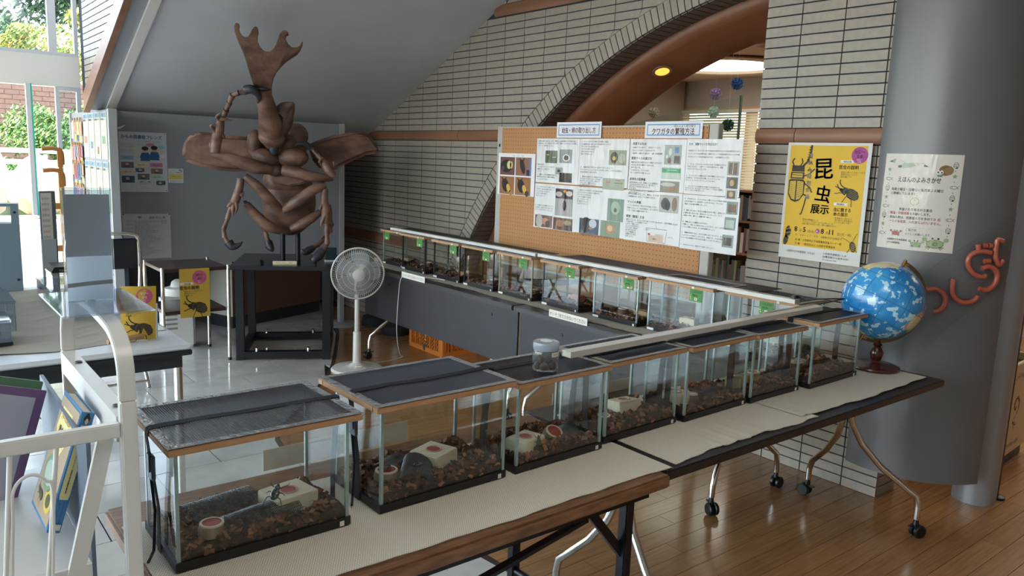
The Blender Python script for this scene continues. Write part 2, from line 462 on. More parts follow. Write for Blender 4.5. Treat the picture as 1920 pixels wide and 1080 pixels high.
# terracotta band courses
def band(y0, y1, z0, z1, name='trim'):
    return MB().prism([(0, z0), (-.012, z0), (-.022, z0 + .02), (-.022, z1 - .02), (-.012, z1), (0, z1)], lambda x, z: (WX + .004 + x, y0, z), lambda x, z: (WX + .004 + x, y1, z))
for k, (a, b, z0, z1) in enumerate([(PIER0, 2.185, 1.628, 1.7), (2.189, JAMB, 1.628, 1.7), (yarch(1.66) + .005, 5.08, 1.628, 1.7), (5.084, 5.9, 1.628, 1.7), (5.904, 6.5, 1.628, 1.7),
                                    (2.7, 3.6, 2.497, 2.573), (3.604, 4.66, 2.497, 2.573)]):
    struct(band(a, b, z0, z1).build('trim_%d' % (k + 1), M_trimwood, smooth=30))
# low dado cap at far left of the wall
struct(MB().box(WX - .03, WX + .004, 5.6, 7.2, .71, .79).build('trim_8', M_trimwood, bevel=.008))
# brown wooden arch behind the brick
mb = MB(); prof = [(3.72, 3.334), (3.722, 3.30), (3.74, 3.275), (3.77, 3.262), (3.9, 3.225), (4.05, 3.19), (4.08, 3.20), (4.08, 3.6), (3.72, 3.6)]
na = 60
def ap(i, x, R):
    t = A0 - .08 + (PI / 2 + .25 - A0 + .08) * i / na; return (x, CY + R * math.cos(t), CZ + R * math.sin(t))
vs = [ap(i, x, R) for i in range(na + 1) for (x, R) in prof]; m = len(prof)
fs = [(i * m + k, i * m + (k + 1) % m, (i + 1) * m + (k + 1) % m, (i + 1) * m + k) for i in range(na) for k in range(m)]
mb.add(vs, fs)
struct(mb.build('trim_9', M_archwood, smooth=40))
# ---- sloping ceiling, far end
def zs(y): return 1.7 + .471 * (6.45 - y)
mb = MB(); mb.prism([(7.35, zs(7.35)), (3.27, TOP), (3.27, TOP + .06), (7.35, zs(7.35) + .07)], lambda y, z: (1.36, y, z), lambda y, z: (WX + .005, y, z))
struct(mb.build('ceiling_slope', M_plaster))
for k, (a, b, c) in enumerate([(1.30, 1.36, M_white), (1.205, 1.30, mat('frame_grey', '#9a9ea3', .4)), (1.165, 1.205, M_trimwood)]):
    d = .0 if k != 1 else .02
    mb = MB(); mb.prism([(6.36, zs(6.36) - .03 + d), (3.3, zs(3.3) - .03 + d), (3.3, zs(3.3) + .1), (6.36, zs(6.36) + .1)], lambda y, z: (a, y, z), lambda y, z: (b, y, z))
    struct(mb.build('trim_%d' % (10 + k), c))
mb = MB(); mb.box(-5, 9.2, -3, 3.3, TOP, TOP + .1); mb.box(-5, 1.2, 3.3, 7.6, TOP, TOP + .1)
struct(mb.build('ceiling', mat('ceiling_white', '#c9c9c6', .8)))
# tiled cheek wall below the slope
cw = struct(MB().prism([(6.42, 0), (7.5, 0), (7.5, TOP), (4.2, TOP), (6.42, 1.72)], lambda y, z: (1.375, y, z), lambda y, z: (1.43, y, z)).build('wall_cheek', M_grout))
me_b = MB().box(0, .008, 0, .214, 0, .0365).mesh('brick', M_brick)
z = .003
mb = MB()
while z < 3.1:
    for k in range(15):
        y = 4.25 + k * PY
        if y > 7.3: break
        if z < 1.74 and y < 6.42: continue
        if z > 1.68 and y < 6.42 - (z - 1.72) * 1.5 + .0: continue
        mb.box(1.367, 1.375, y, y + .216, z, z + .042)
    z += PZ
mb.build('brick_field', M_brick, cw, kind='stuff')
# end wall of the hall behind the partition
struct(MB().box(1.36, WX, 7.35, 7.5, 0, 1.4).build('wall_end', mat('end_wall', '#8d9094', .7)))
# ---- window front with spandrel, posts and panes
struct(MB().box(-5.0, 1.36, 7.5, 7.66, 1.945, 2.19).build('trim_13', M_card, bevel=.004))
for k, x in enumerate([-4.9, -3.2, -1.5, .2 - .9, 1.175]):
    pass
mb = MB()
mats = mat('window_alu', '#c9cdd0', .35, metal=.3)
wi = 1
for (x0, x1) in [(-5, -3.4), (-3.4, -1.8), (-1.8, -.3), (-.3, 1.175), (1.175, 1.36)]:
    for (z0, z1) in [(.0, 1.945), (2.19, TOP)]:
        w = MB(); w.box(x0, x0 + .03, 7.51, 7.56, z0, z1); w.box(x1 - .03, x1, 7.51, 7.56, z0, z1); w.box(x0 + .03, x1 - .03, 7.51, 7.56, z1 - .03, z1); w.box(x0 + .03, x1 - .03, 7.51, 7.56, z0, z0 + .03)
        if x0 == -.3 and z0 == 0: # open entrance: no lower frame beside the glass blade
            w = MB(); w.box(x0, x0 + .03, 7.51, 7.56, z0, z1)
        o = struct(w.build('window_%d' % wi, mats)); wi += 1
        if not (x0 == -.3 and z0 == 0): MB().box(x0 + .03, x1 - .03, 7.532, 7.538, z0 + .03, z1 - .03).build('pane', M_pane, o)
# frameless glass blade with its green edge and the thin post in front of it
o = struct(MB().box(.985, .997, 7.42, 7.5, .9, 1.95).build('window_20', mat('glass_edge', '#2fae9c', .2)))
struct(MB().box(.955, .985, 7.42, 7.48, .9, 1.95).build('window_21', mats))
# left glazed side and the closed back of the hall
for k in range(5):
    y0 = -.2 + 1.54 * k; w = MB()
    w.box(-5.05, -5.0, y0, y0 + .04, 0, 3.1); w.box(-5.05, -5.0, y0 + 1.5, y0 + 1.54, 0, 3.1); w.box(-5.05, -5.0, y0 + .04, y0 + 1.5, 3.06, 3.1); w.box(-5.05, -5.0, y0 + .04, y0 + 1.5, 0, .05); w.box(-5.05, -5.0, y0 + .04, y0 + 1.5, 1.95, 2.1)
    o = struct(w.build('window_%d' % (30 + k), mats)); MB().box(-5.03, -5.024, y0 + .04, y0 + 1.5, .05, 3.06).build('pane', M_pane, o)
struct(MB().box(-5.1, -5, -3, -.2, 0, TOP).build('wall_left', mat('wall_paint', '#b9b6b0', .8)))
struct(MB().box(-5.1, 9.3, -3.1, -3, 0, TOP).build('wall_back', mat('wall_paint', '#b9b6b0', .8)))

# ---- the library room seen through the arch
M_lib = mat('library_wall', '#b08d72', .7); M_lib2 = mat('library_wall_grey', '#a39c94', .7)
struct(MB().box(3.72, 9.2, 2.7, 9.3, 2.6, 2.7).box(4.2, 9.2, -3, 2.7, 2.6, 2.7).build('ceiling_library', mat('library_ceiling', '#c9b197', .8)))
struct(MB().box(8.45, 8.6, -3, 4.9, 0, 2.6).box(8.45, 8.6, 4.9, 9.3, 2.25, 2.6).box(8.45, 8.6, 4.9, 9.3, 0, .8).box(8.45, 8.6, 7.0, 9.3, .8, 2.25).build('wall_library', M_lib2))
struct(MB().box(3.72, 8.45, 9.1, 9.3, 0, 2.6).build('wall_library_side', M_lib2))
mb = MB(); cc = [(8.4, 6.9), (7.6, 7.1), (6.9, 7.2), (6.3, 7.6), (5.9, 8.3)]
for a, b in zip(cc, cc[1:]): mb.prism([a, b, (b[0] + .1, b[1] + .1), (a[0] + .1, a[1] + .1)], lambda x, y: (x, y, 0), lambda x, y: (x, y, 2.6))
struct(mb.build('wall_library_curved', M_lib2))
struct(MB().box(4.2, 9.2, -3.0, -2.9, 0, 2.6).build('wall_library_back', M_lib))
# window with blind in the library
o = struct(MB().box(8.43, 8.6, 4.9, 4.95, .8, 2.25).box(8.43, 8.6, 6.95, 7.0, .8, 2.25).box(8.43, 8.6, 4.95, 6.95, .8, .86).box(8.43, 8.6, 4.95, 6.95, 2.19, 2.25).box(8.43, 8.6, 5.88, 5.94, .86, 2.19).build('window_50', mat('library_frame', '#c9a06a', .5)))
for k in range(2): MB().box(8.55, 8.556, 4.95 + .99 * k, 5.88 + 1.01 * k, .86, 2.19).build('pane', M_pane, o)
bl = thing('window_blind', 'cream horizontal-slat blind hanging in the library window beyond the arch', 'blind', (8.40, 5.95, .9))
MB().box(-.02, .02, -1.0, 1.0, 1.28, 1.32).build('head_rail', M_white, bl)
sm = MB().box(-.002, .002, -.98, .98, 0, .028).mesh('slat', mat('blind_slat', '#e6dcbc', .6))
for k in range(34): put('slat', sm, bl, (0, 0, 1.24 - k * .034), (0, .5, 0))
# round skylight of the library ceiling
o = thing('skylight', 'large round white ceiling light beyond the arch', 'light', (7.2, 5.45, 2.6))
mb = MB(); mb.lathe([(.62, -.002), (.78, -.012), (.80, -.03), (.74, -.045), (.64, -.035), (.62, -.002)], 40); mb.build('ring', mat('skylight_ring', '#cbbba6', .6), o, smooth=40)
MB().lathe([(.0, -.006), (.63, -.005)], 40).build('diffuser', mat('skylight_white', '#ffffff', .6, emit='#fff6ea', es=3.2), o)
# downlight let into the brown arch
t = math.atan2(2.1 - CZ, 3.37 - CY); q = Vector((3.86, CY + 3.228 * math.cos(t), CZ + 3.228 * math.sin(t)))
o = thing('arch_downlight', 'round amber downlight let into the brown arch', 'light', q, rot=(t - PI / 2, math.radians(14), 0))
MB().lathe([(.062, .0), (.062, -.006), (.045, -.006), (.045, .0)], 28).build('ring', mat('downlight_ring', '#a08468', .4, metal=.4), o, smooth=40)
MB().lathe([(.0, -.002), (.046, -.002)], 28).build('lamp', mat('downlight_amber', '#f0b050', .5, emit='#f3ae4c', es=1.1), o)
q2 = thing('ceiling_downlight', 'brown cup-shaped downlight at the arch edge beside the pier', 'light', (6.0, 4.07, 2.6))
MB().lathe([(.0, -.03), (.12, -.06), (.16, -.02), (.16, 0)], 24).build('cup', M_archwood, q2, smooth=40)
# hanging paper ball flowers
def paper_ball(loc, c, label):
    o = thing('paper_flower_ball', label, 'decoration', loc, group='folded paper balls hanging in the arch')
    mb = MB(); rnd = random.Random(int(loc[1] * 1000))
    for k in range(26):
        zc = 1 - 2 * (k + .5) / 26; th = k * 2.4; rr = math.sqrt(1 - zc * zc)
        d = Vector((rr * math.cos(th), rr * math.sin(th), zc)); a = d.orthogonal().normalized(); b = d.cross(a)
        for s_ in range(4):
            u = a * math.cos(s_ * PI / 2 + k) + b * math.sin(s_ * PI / 2 + k); v = a * math.cos(s_ * PI / 2 + k + 1.1) + b * math.sin(s_ * PI / 2 + k + 1.1)
            mb.add([d * .022, d * .036 + u * .013, d * .043 + (u + v) * .006, d * .036 + v * .013], [(0, 1, 2, 3)])
    mb.ell((0, 0, 0), (.026, .026, .026), 10, 6); mb.build('folded_petals', mat('paper_ball_' + c.strip('#'), c, .6), o)
    MB().tube([(0, 0, .03), (0, 0, (2.6 - loc[2]) if loc[2] != 1.88 else .088)], .0006, 4).build('thread', M_card, o)
paper_ball((4.6, 3.333, 2.065), '#2c5f9e', 'blue folded-paper ball, highest of the hanging balls')
paper_ball((4.6, 3.503, 2.004), '#a99ac6', 'lilac folded-paper ball hanging just below the blue one')
paper_ball((4.6, 4.059, 1.888), '#b9bdb2', 'grey-white folded-paper ball hanging alone above the heading with blue border')
paper_ball((4.6, 3.508, 1.88), '#b3d2c4', 'pale green folded-paper ball hanging in front of the glass screen')
paper_ball((4.45, 3.27, 1.78), '#24482f', 'small dark green ball behind the board top post')
o = thing('glass_screen', 'clear glass screen with slanting top behind the display board', 'screen', (4.7, 3.37, 0))
MB().prism([(0, .3), (1.3, .3), (1.3, 1.78), (.85, 1.84), (0, 1.995)], lambda y, z: (0, y, z), lambda y, z: (.01, y, z)).build('pane', glass('screen_glass', '#eaf2ee', .02, 1.0, haze=.14, haze_c='#cfcac0'), o)
MB().box(-.004, .014, -.012, -.0005, .3, 1.996).build('edge', mat('glass_edge_green', '#3d5a4a', .3), o)
MB().box(-.03, .04, -.012, .3, 0, .3).build('foot', M_archwood, o)
# bookshelf in the library
bs = thing('library_bookcase', 'brown wooden library bookcase full of books seen between board and pier', 'bookcase', (6.5, 4.9, 0), -PI / 2)
Mw = mat('bookcase_wood', '#8a5e3c', .5, noise=(8, '#77502f', .7, (1, 1, 8)))
MB().box(-.6, .8, 0, .02, 0, 1.3).build('back_panel', Mw, bs)
for x in (-.6, .1, .78): MB().box(x, x + .02, -.3, 0, 0, 1.3).build('side_panel', Mw, bs)
for z in (.05, .38, .7, 1.0, 1.28): MB().box(-.58, .78, -.3, 0, z, z + .02).build('shelf', Mw, bs)
rnd = random.Random(3); bc = ['#3a3f46', '#8c8a84', '#5b4437', '#c9c3b4', '#6c3a33', '#3f5a4c', '#93855f', '#2b2f3c']
bi = 0
_row = MB()
for z in (.4, .72, 1.02):
    x = -.56
    while x < .72:
        w = rnd.uniform(.014, .035); hh = rnd.uniform(.17, .24)
        if not (.06 < x < .13):
            if not .12 < x < .62: _row.k = 0; _row.box(x, x + w - .001, -.28, -.11, z + .0205, z + .0205 + hh); x += w; continue
            b = MB().box(0, w - .001, 0, .17, 0, hh).build('book', mat('spine_%d' % (bi % 8), bc[bi % 8], .6))
            b.matrix_world = Matrix.Translation((6.5, 4.9, 0)) @ Matrix.Rotation(-PI / 2, 4, 'Z') @ Matrix.Translation((x, -.28, z + .0005))
            tag(b, '%s-spined book on the %s shelf of the library bookcase behind the brick pier' % (['slate', 'grey', 'brown', 'cream', 'dark red', 'green', 'olive', 'navy'][bi % 8], {.4: 'lower', .72: 'middle', 1.02: 'upper'}[z]), 'book', 'books in the library bookcase')
            bi += 1
        x += w
_row.build('book_row', mat('spine_1', bc[1], .6), bs, kind='stuff')
s5 = sheet('shelf_sign', 'cream shelf card reading 500 on the library bookcase', 'sign', .22, .16, (6.19, 4.58, 1.31), -PI / 2, '#c3b98c')
Print().text('500', 50, 62, 52, '#3f5a3a', .03, align='C').build('lettering', s5, upright(.22, .16, 100, 73))
# waste-paper box past the column
bn = thing('collection_bin', 'beige collection bin with a rose drawing past the grey column', 'bin', (4.235, 1.372, 0), math.radians(4))
Mb = mat('bin_beige', '#c9b393', .45)
MB().box(.02, .60, .02, .36, 0, .07).build('plinth', M_black, bn)
mb = MB(); mb.box(0, .62, 0, .02, .07, .56); mb.box(0, .02, .02, .38, .07, .56); mb.box(.6, .62, .02, .38, .07, .56); mb.box(.02, .6, .36, .38, .07, .56); mb.box(.02, .6, .02, .36, .07, .09)
mb.build('body', Mb, bn, bevel=.003)
MB().box(-.002, .02, -.004, .0, .07, .5).build('corner_strip', M_black, bn)
mb = MB(); mb.box(.02, .6, .02, .36, .50, .52); mb.build('dark_inlay', M_black, bn)
P = Print()
P.vtext('', 0, 0, 1, '#5a4030')
for i, ch in enumerate('きれいにいれてね'):
    a = -2.5 + i * .27; P.text(ch, 50 + 34 * math.cos(a), 60 + 40 * math.sin(a), 9, '#6a5442', .01, align='C', rot=a + PI / 2)
import random as _r
_q = _r.Random(5)
for k in range(9):
    a = k * .7; rr = 2 + k * 1.3; P.line([(50 + rr * math.cos(a + t * .35), 62 + rr * 1.25 * math.sin(a + t * .35)) for t in range(6)], 1.1, '#5a4434')
P.line([(50, 76), (49, 88), (51, 96)], 1.2, '#5a4434'); P.poly([(49, 86), (42, 83), (44, 88)], '#5a4434'); P.poly([(50, 90), (57, 87), (55, 92)], '#5a4434')
P.text('小田原市立図書館・古紙回収', 50, 120, 5.5, '#6a5442', align='C', w=60)
P.build('print', bn, lambda a, b, d: (.1 + a * .0042, -.001 - d, .56 - b * .0037))

# ================================================================== tables
def caster(parent, x, y, rz=0, name='caster'):
    mb = MB(); R = Matrix.Translation((x, y, 0)) @ Matrix.Rotation(rz, 4, 'Z')
    for s_ in (-1, 1):
        mb.lathe([(0, -.009), (.024, -.009), (.028, -.005), (.028, .005), (.024, .009), (0, .009)], 18, T=R @ Matrix.Translation((.012, s_ * .014, .029)) @ Matrix.Rotation(PI / 2, 4, 'X'))
    mb.tube([R @ Vector((0, 0, .085)), R @ Vector((0, 0, .05)), R @ Vector((.012, 0, .035))], [.009, .013, .008], 10)
    mb.cbox(R @ Vector((-.018, 0, .052)), (.03, .012, .006), R.to_3x3())
    return mb.build(name, M_black, parent, smooth=40)
def nest_table(label, loc, rotz, L, D, modesty=False, caster_out=(.0, .0), flat=.028, group=None):
    t = thing('folding_table', label, 'table', loc, rotz, group)
    mb = MB(); mb.box(-L / 2, L / 2, -D / 2, D / 2, .70 - flat, .70); mb.build('tabletop', M_darktop, t, bevel=.004)
    MB().box(-L / 2 + .12, L / 2 - .12, -.035, .035, .645, .668).build('underframe', M_black, t)
    for k, s_ in enumerate((-1, 1)):
        xh = s_ * (L / 2 - .17); xo = s_ * (L / 2 - .07 + caster_out[k])
        lg = MB()
        for q in (-1, 1):
            lg.tube([(xh, q * .012, .668), (xh, q * .014, .56), (xh + (xo - xh) * .08, q * .02, .47), (xh + (xo - xh) * .25, q * .055, .38), (xh + (xo - xh) * .5, q * .12, .29), (xh + (xo - xh) * .8, q * .19, .22), (xo, q * .236, .175), (xo, q * .247, .13), (xo, q * .248, .08)], .0135, 12)
        l = lg.build('leg', M_chrome, t, smooth=60)
        for q in (-1, 1): caster(l, xo, q * .248, .6 * s_ + q)
    if modesty:
        MB().box(-L / 2 + .003, L / 2 - .003, -D / 2 + .05, -D / 2 + .062, .335, .668).build('modesty_panel', M_modesty, t, bevel=.002)
        for x in (-L / 2 + .35, L / 2 - .25): MB().lathe([(0, 0), (.009, 0), (.009, .004), (0, .004)], 12, T=Matrix.Translation((x, -D / 2 + .05, .60)) @ Matrix.Rotation(PI / 2, 4, 'X')).build('cap', M_black, t)
    return t
tB = nest_table('dark-topped front table on chrome casters beside the grey column', (2.41, 1.553, 0), 0, 1.68, .598, caster_out=(-.06, .1))
nest_table('far dark table with front panel, behind the white fan', (2.98, 4.20, 0), -PI / 2, 1.79, .598, True)
nest_table('dark table with front panel that meets the corner of the display', (2.98, 2.58, 0), -PI / 2, 1.43, .598, True)
# brown wooden folding table
t = thing('folding_table', 'brown wood-grain folding table on black legs under the largest tanks', 'table', (0, 0, 0))
M_bw = mat('walnut_laminate', '#8a6244', .38, noise=(16, '#62432c', .9, (.8, 12, 4)))
MB().box(.335, 1.562, 1.235, 1.82, .664, .6995).build('tabletop', M_bw, t, bevel=.006)
M_leg = mat('black_steel', '#14151a', .3, metal=.3)
MB().box(.42, 1.52, 1.27, 1.285, .635, .664).box(.42, 1.52, 1.765, 1.78, .635, .664).build('underframe', M_leg, t)
for x in (.45, 1.46):
    for y in (1.29, 1.745): MB().box(x, x + .03, y, y + .03, 0, .664).build('leg', M_leg, t, bevel=.003)
    MB().tube([(x + .015, 1.32, .22), (x + .015, 1.745, .22)], .012, 8).build('crossbar', M_leg, t, smooth=50)
MB().bar((.48, 1.31, .46), (1.33, 1.31, .61), .02, .01).build('brace', M_leg, t)
for (a, b) in (((1.33, 1.31, .64), (1.475, 1.31, .47)), ((.62, 1.31, .64), (.47, 1.31, .47)), ((1.33, 1.75, .64), (1.475, 1.75, .47))): MB().bar(a, b, .014, .024).build('brace', M_leg, t)
# ---- table runners: woven non-slip mats with folds and uneven edges
def woven(name, c, c2):
    m = mat(name, c, .75); n = m.node_tree.nodes; L = m.node_tree.links; b = n['Principled BSDF']
    t = n.new('ShaderNodeTexCoord'); mp = n.new('ShaderNodeMapping'); mp.inputs['Scale'].default_value = (1, 1, 0); L.new(t.outputs['Object'], mp.inputs[0])
    br = n.new('ShaderNodeTexBrick'); br.offset = .5; br.inputs['Scale'].default_value = 50
    for k, v in (('Mortar Size', .16), ('Mortar Smooth', .3), ('Brick Width', .24), ('Row Height', .2)): br.inputs[k].default_value = v
    br.inputs['Scale'].default_value = 45
    br.inputs['Color1'].default_value = lin(c); br.inputs['Color2'].default_value = lin(c); br.inputs['Mortar'].default_value = lin(c2); br.inputs['Mortar Size'].default_value = .035
    L.new(mp.outputs[0], br.inputs[0]); L.new(br.outputs['Color'], b.inputs['Base Color'])
    bp = n.new('ShaderNodeBump'); bp.inputs['Strength'].default_value = .6; bp.inputs['Distance'].default_value = .002; bp.invert = True
    L.new(br.outputs['Fac'], bp.inputs['Height']); L.new(bp.outputs[0], b.inputs['Normal']); return m
M_mat = woven('woven_mat', '#f4eee0', '#b8b09e')
M_mat2 = woven('woven_mat_far', '#d2ccbc', '#989080')
def runner(label, x0, x1, y0, y1, seed, fold=.004, wav=.006, axis='x', m=None, z=.701, droop=None, edge=None, flatpad=()):
    rnd = random.Random(seed); ph = [rnd.uniform(0, 6.3) for _ in range(8)]
    nx = int((x1 - x0) / .012); ny = max(6, int((y1 - y0) / .02)); mb = MB()
    def fn(u, v, top):
        a = u if axis == 'x' else v; Lg = (x1 - x0) if axis == 'x' else (y1 - y0)
        s_ = a * Lg; w = math.sin(s_ * 23 + ph[0]) * .4 + math.sin(s_ * 51 + ph[1]) * .3 + math.sin(s_ * 9 + ph[2]) * .6
        e = edge(s_) if edge else 0
        x = x0 + (x1 - x0) * u; y = y0 + (y1 - y0) * v
        if axis == 'x': y = y0 + e * (1 - v) + (y1 - y0) * v + wav * w * (1 - v)
        else: x = x0 + (x1 - x0) * u + wav * w * (1 - u)
        h = max(0, math.sin(s_ * 70 + 3 * math.sin(s_ * 5 + ph[4]) + ph[3])) ** 4 * max(0, math.sin(s_ * 6 + ph[5])) * fold
        c = abs((v if axis == 'x' else u) - .0)
        h *= max(0, 1 - c * 2.2)
        return (x, y, z + h + top)
    mb.grid(nx, ny, lambda u, v: fn(u, v, .0016)); mb.grid(nx, ny, lambda u, v: fn(u, v, 0))
    return tag(mb.build('table_runner', m or M_mat, None, smooth=80), label, 'mat', 'woven runners on the tables')
runner('beige woven runner on the brown wooden table under the largest tanks', .345, 1.60, 1.268, 1.705, 1, .0, .004, edge=lambda s_: .04 * math.exp(-(s_ - .02) ** 2 * 300))
runner('beige woven runner with wavy folds on the dark front table, next to the brown table', 1.625, 2.36, 1.285, 1.76, 5, .004, .010)
runner('cream woven runner piece under the rightmost front tank and the globe', 2.30, 3.20, 1.30, 1.74, 8, .003, .008, z=.7035)
runner('pale woven runner along the back row of tanks', 2.76, 3.22, 2.22, 5.08, 11, .003, .012, axis='y', m=M_mat2)

# ---- the white strips of warning text on the table edges
def warn(label, loc, rotz, W=.285, Hh=.038, mirror=False):
    s_ = sheet('warning_strip', label, 'sign', W, Hh, loc, rotz, '#dad5c8', thick=.001)
    Print().text('すいそう', 6, 32, 24, '#b5403c', .012, w=74).text('をたたかないでください', 82, 32, 24, '#2a2624', .012, w=192).build('lettering', s_, upright(W, Hh, 282, 42))
    return s_
warn('white warning strip on the edge of the back table below the middle tanks', (2.672, 2.985, .700), -PI / 2)
warn('white warning strip at the far end of the back table behind the fan', (2.672, 4.475, .695), -PI / 2)
warn('white warning strip on the rear edge of the brown table, seen through the nearest tank', (1.12, 1.832, .70), PI + .0, .42, .055)
warn('white warning strip on the rear edge of the dark front table', (2.1, 1.862, .69), PI, .40, .045)

# ================================================================== glass tanks
M_edge = glass('glass_corner', '#9fc4bd', .12, 2.2, 1.6, haze=.45, haze_c='#c3d6d2')
M_edgeb = mat('black_corner', '#15161a', .35); M_edgeg = mat('grey_corner', '#8d8878', .4)
M_lidwood = mat('lid_wood', '#b98d66', .6, noise=(20, '#a47a54', .6, (1, 1, 6)))
M_tape = glass('clear_tape', '#d4dadf', .22, 1.8, 1.5, bump=(90, .8), haze=.4, haze_c='#c9cdd2')
M_net = mat('black_net', '#1b2130', .28, spec=.7); M_net2 = mat('black_net_glint', '#6f7886', .25, spec=.8, metal=.5)  # second net: paler wires paint in the glints on the black net
M_bark = mat('bark_dark', '#3a251b', .85, noise=(60, '#24160f', .8, (1, 1, 1)))
M_chip = mat('bark_chip', '#6d4632', .8, noise=(30, '#52331f', .9, (1, 1, 1)))
M_chip2 = mat('bark_chip_light', '#8c6145', .8)
M_fibre = mat('bark_fibre', '#7c5d44', .8)
M_blockwood = mat('block_wood', '#e6dcc6', .6, noise=(14, '#d8cbb0', .7, (1, 8, 1)))
M_jelly = mat('red_jelly', '#a52a2c', .12, coat=.6); M_cup = mat('jelly_cup', '#c99a8a', .4)
_net = {}
def net_mesh(w, d, pitch=.0042, wire=.0011):
    k = (round(w, 3), round(d, 3), pitch)
    if k not in _net:
        mb = MB(); nx, ny = int(w / pitch), int(d / pitch)
        mb.k = 1
        for i in range(nx + 1): x = -w / 2 + w * i / nx; mb.add([(x - wire / 2, -d / 2, 0), (x + wire / 2, -d / 2, 0), (x + wire / 2, d / 2, 0), (x - wire / 2, d / 2, 0), (x, -d / 2, -wire), (x, d / 2, -wire)], [(0, 1, 2, 3), (0, 3, 5, 4), (1, 4, 5, 2)])
        mb.k = 0; wire = wire * 1.5
        for j in range(ny + 1): y = -d / 2 + d * j / ny; mb.add([(-w / 2, y - wire / 2, -.0004), (-w / 2, y + wire / 2, -.0004), (w / 2, y + wire / 2, -.0004), (w / 2, y - wire / 2, -.0004), (-w / 2, y, -.0014), (w / 2, y, -.0014)], [(0, 3, 2, 1), (0, 1, 4, 5)[:3] + (4,) if False else (0, 1, 4), (3, 5, 2), (1, 2, 5, 4), (0, 4, 5, 3)])
        _net[k] = mb
    return _net[k]
def bed(w, d, seed, nchip=260, level=.03, big=1.0, hill=None):
    rnd = random.Random(seed); ph = [rnd.uniform(0, 6) for _ in range(6)]
    def hgt(x, y):
        h = level + .006 * math.sin(x * 25 + ph[0]) + .006 * math.sin(y * 31 + ph[1]) + .004 * math.sin(x * 60 + ph[2])
        if hill: h += hill[2] * math.exp(-((x - hill[0]) ** 2 + (y - hill[1]) ** 2) / .003)
        return h
    mb = MB(); nx, ny = 22, 12
    mb.grid(nx, ny, lambda u, v: ((u - .5) * w, (v - .5) * d, hgt((u - .5) * w, (v - .5) * d) + rnd.uniform(-.002, .002)))
    n = 20
    for (a, b) in (((-.5, -.5), (.5, -.5)), ((.5, -.5), (.5, .5)), ((.5, .5), (-.5, .5)), ((-.5, .5), (-.5, -.5))):
        mb.grid(n, 1, lambda u, v: ((a[0] + (b[0] - a[0]) * u) * w, (a[1] + (b[1] - a[1]) * u) * d, hgt((a[0] + (b[0] - a[0]) * u) * w, (a[1] + (b[1] - a[1]) * u) * d) * v))
    for i in range(nchip):
        if i % 3 == 0:
            side = rnd.choice((-1, 1, -1)); x = rnd.uniform(-.48, .48) * w; y = side * d * .475; z = rnd.uniform(.006, hgt(x, y) + .003)
            if i % 9 == 0: x = rnd.choice((-1, 1)) * w * .48; y = rnd.uniform(-.46, .46) * d
        else:
            x = rnd.uniform(-.47, .47) * w; y = rnd.uniform(-.46, .46) * d; z = hgt(x, y) + .003
        mb.k = rnd.choice((1, 1, 2, 0)); s_ = rnd.uniform(.004, .011) * big
        R = (Matrix.Rotation(rnd.uniform(0, 6), 3, 'Z') @ Matrix.Rotation(rnd.uniform(-1, 1), 3, 'X') @ Matrix.Rotation(rnd.uniform(-1, 1), 3, 'Y')).to_4x4()
        T = Matrix.Translation((x, y, z)) @ R; a, b, c = s_, s_ * rnd.uniform(.5, .9), s_ * rnd.uniform(.3, .6)
        x_ = rnd.uniform(.5, 1)
        mb.add([(-a, -b, -c), (a, -b * x_, -c), (a * x_, b, -c), (-a, b, -c * .5), (-a * x_, -b, c), (a, -b, c * .6), (a * .6, b * x_, c), (-a, b * .7, c)], [(0, 3, 2, 1), (4, 5, 6, 7), (0, 1, 5, 4), (1, 2, 6, 5), (2, 3, 7, 6), (3, 0, 4, 7)], T)
    mb.k = 3
    for i in range(nchip // 9):
        x = rnd.uniform(-.42, .42) * w; y = rnd.uniform(-.42, .42) * d; z = hgt(x, y) + .007; a = rnd.uniform(0, 6); l = rnd.uniform(.01, .025)
        mb.tube([(x, y, z), (x + l * .5 * math.cos(a), y + l * .5 * math.sin(a), z + .006), (x + l * math.cos(a), y + l * math.sin(a), z + .002)], .0006, 3, caps=False)
    return mb, hgt
_tanks = {}
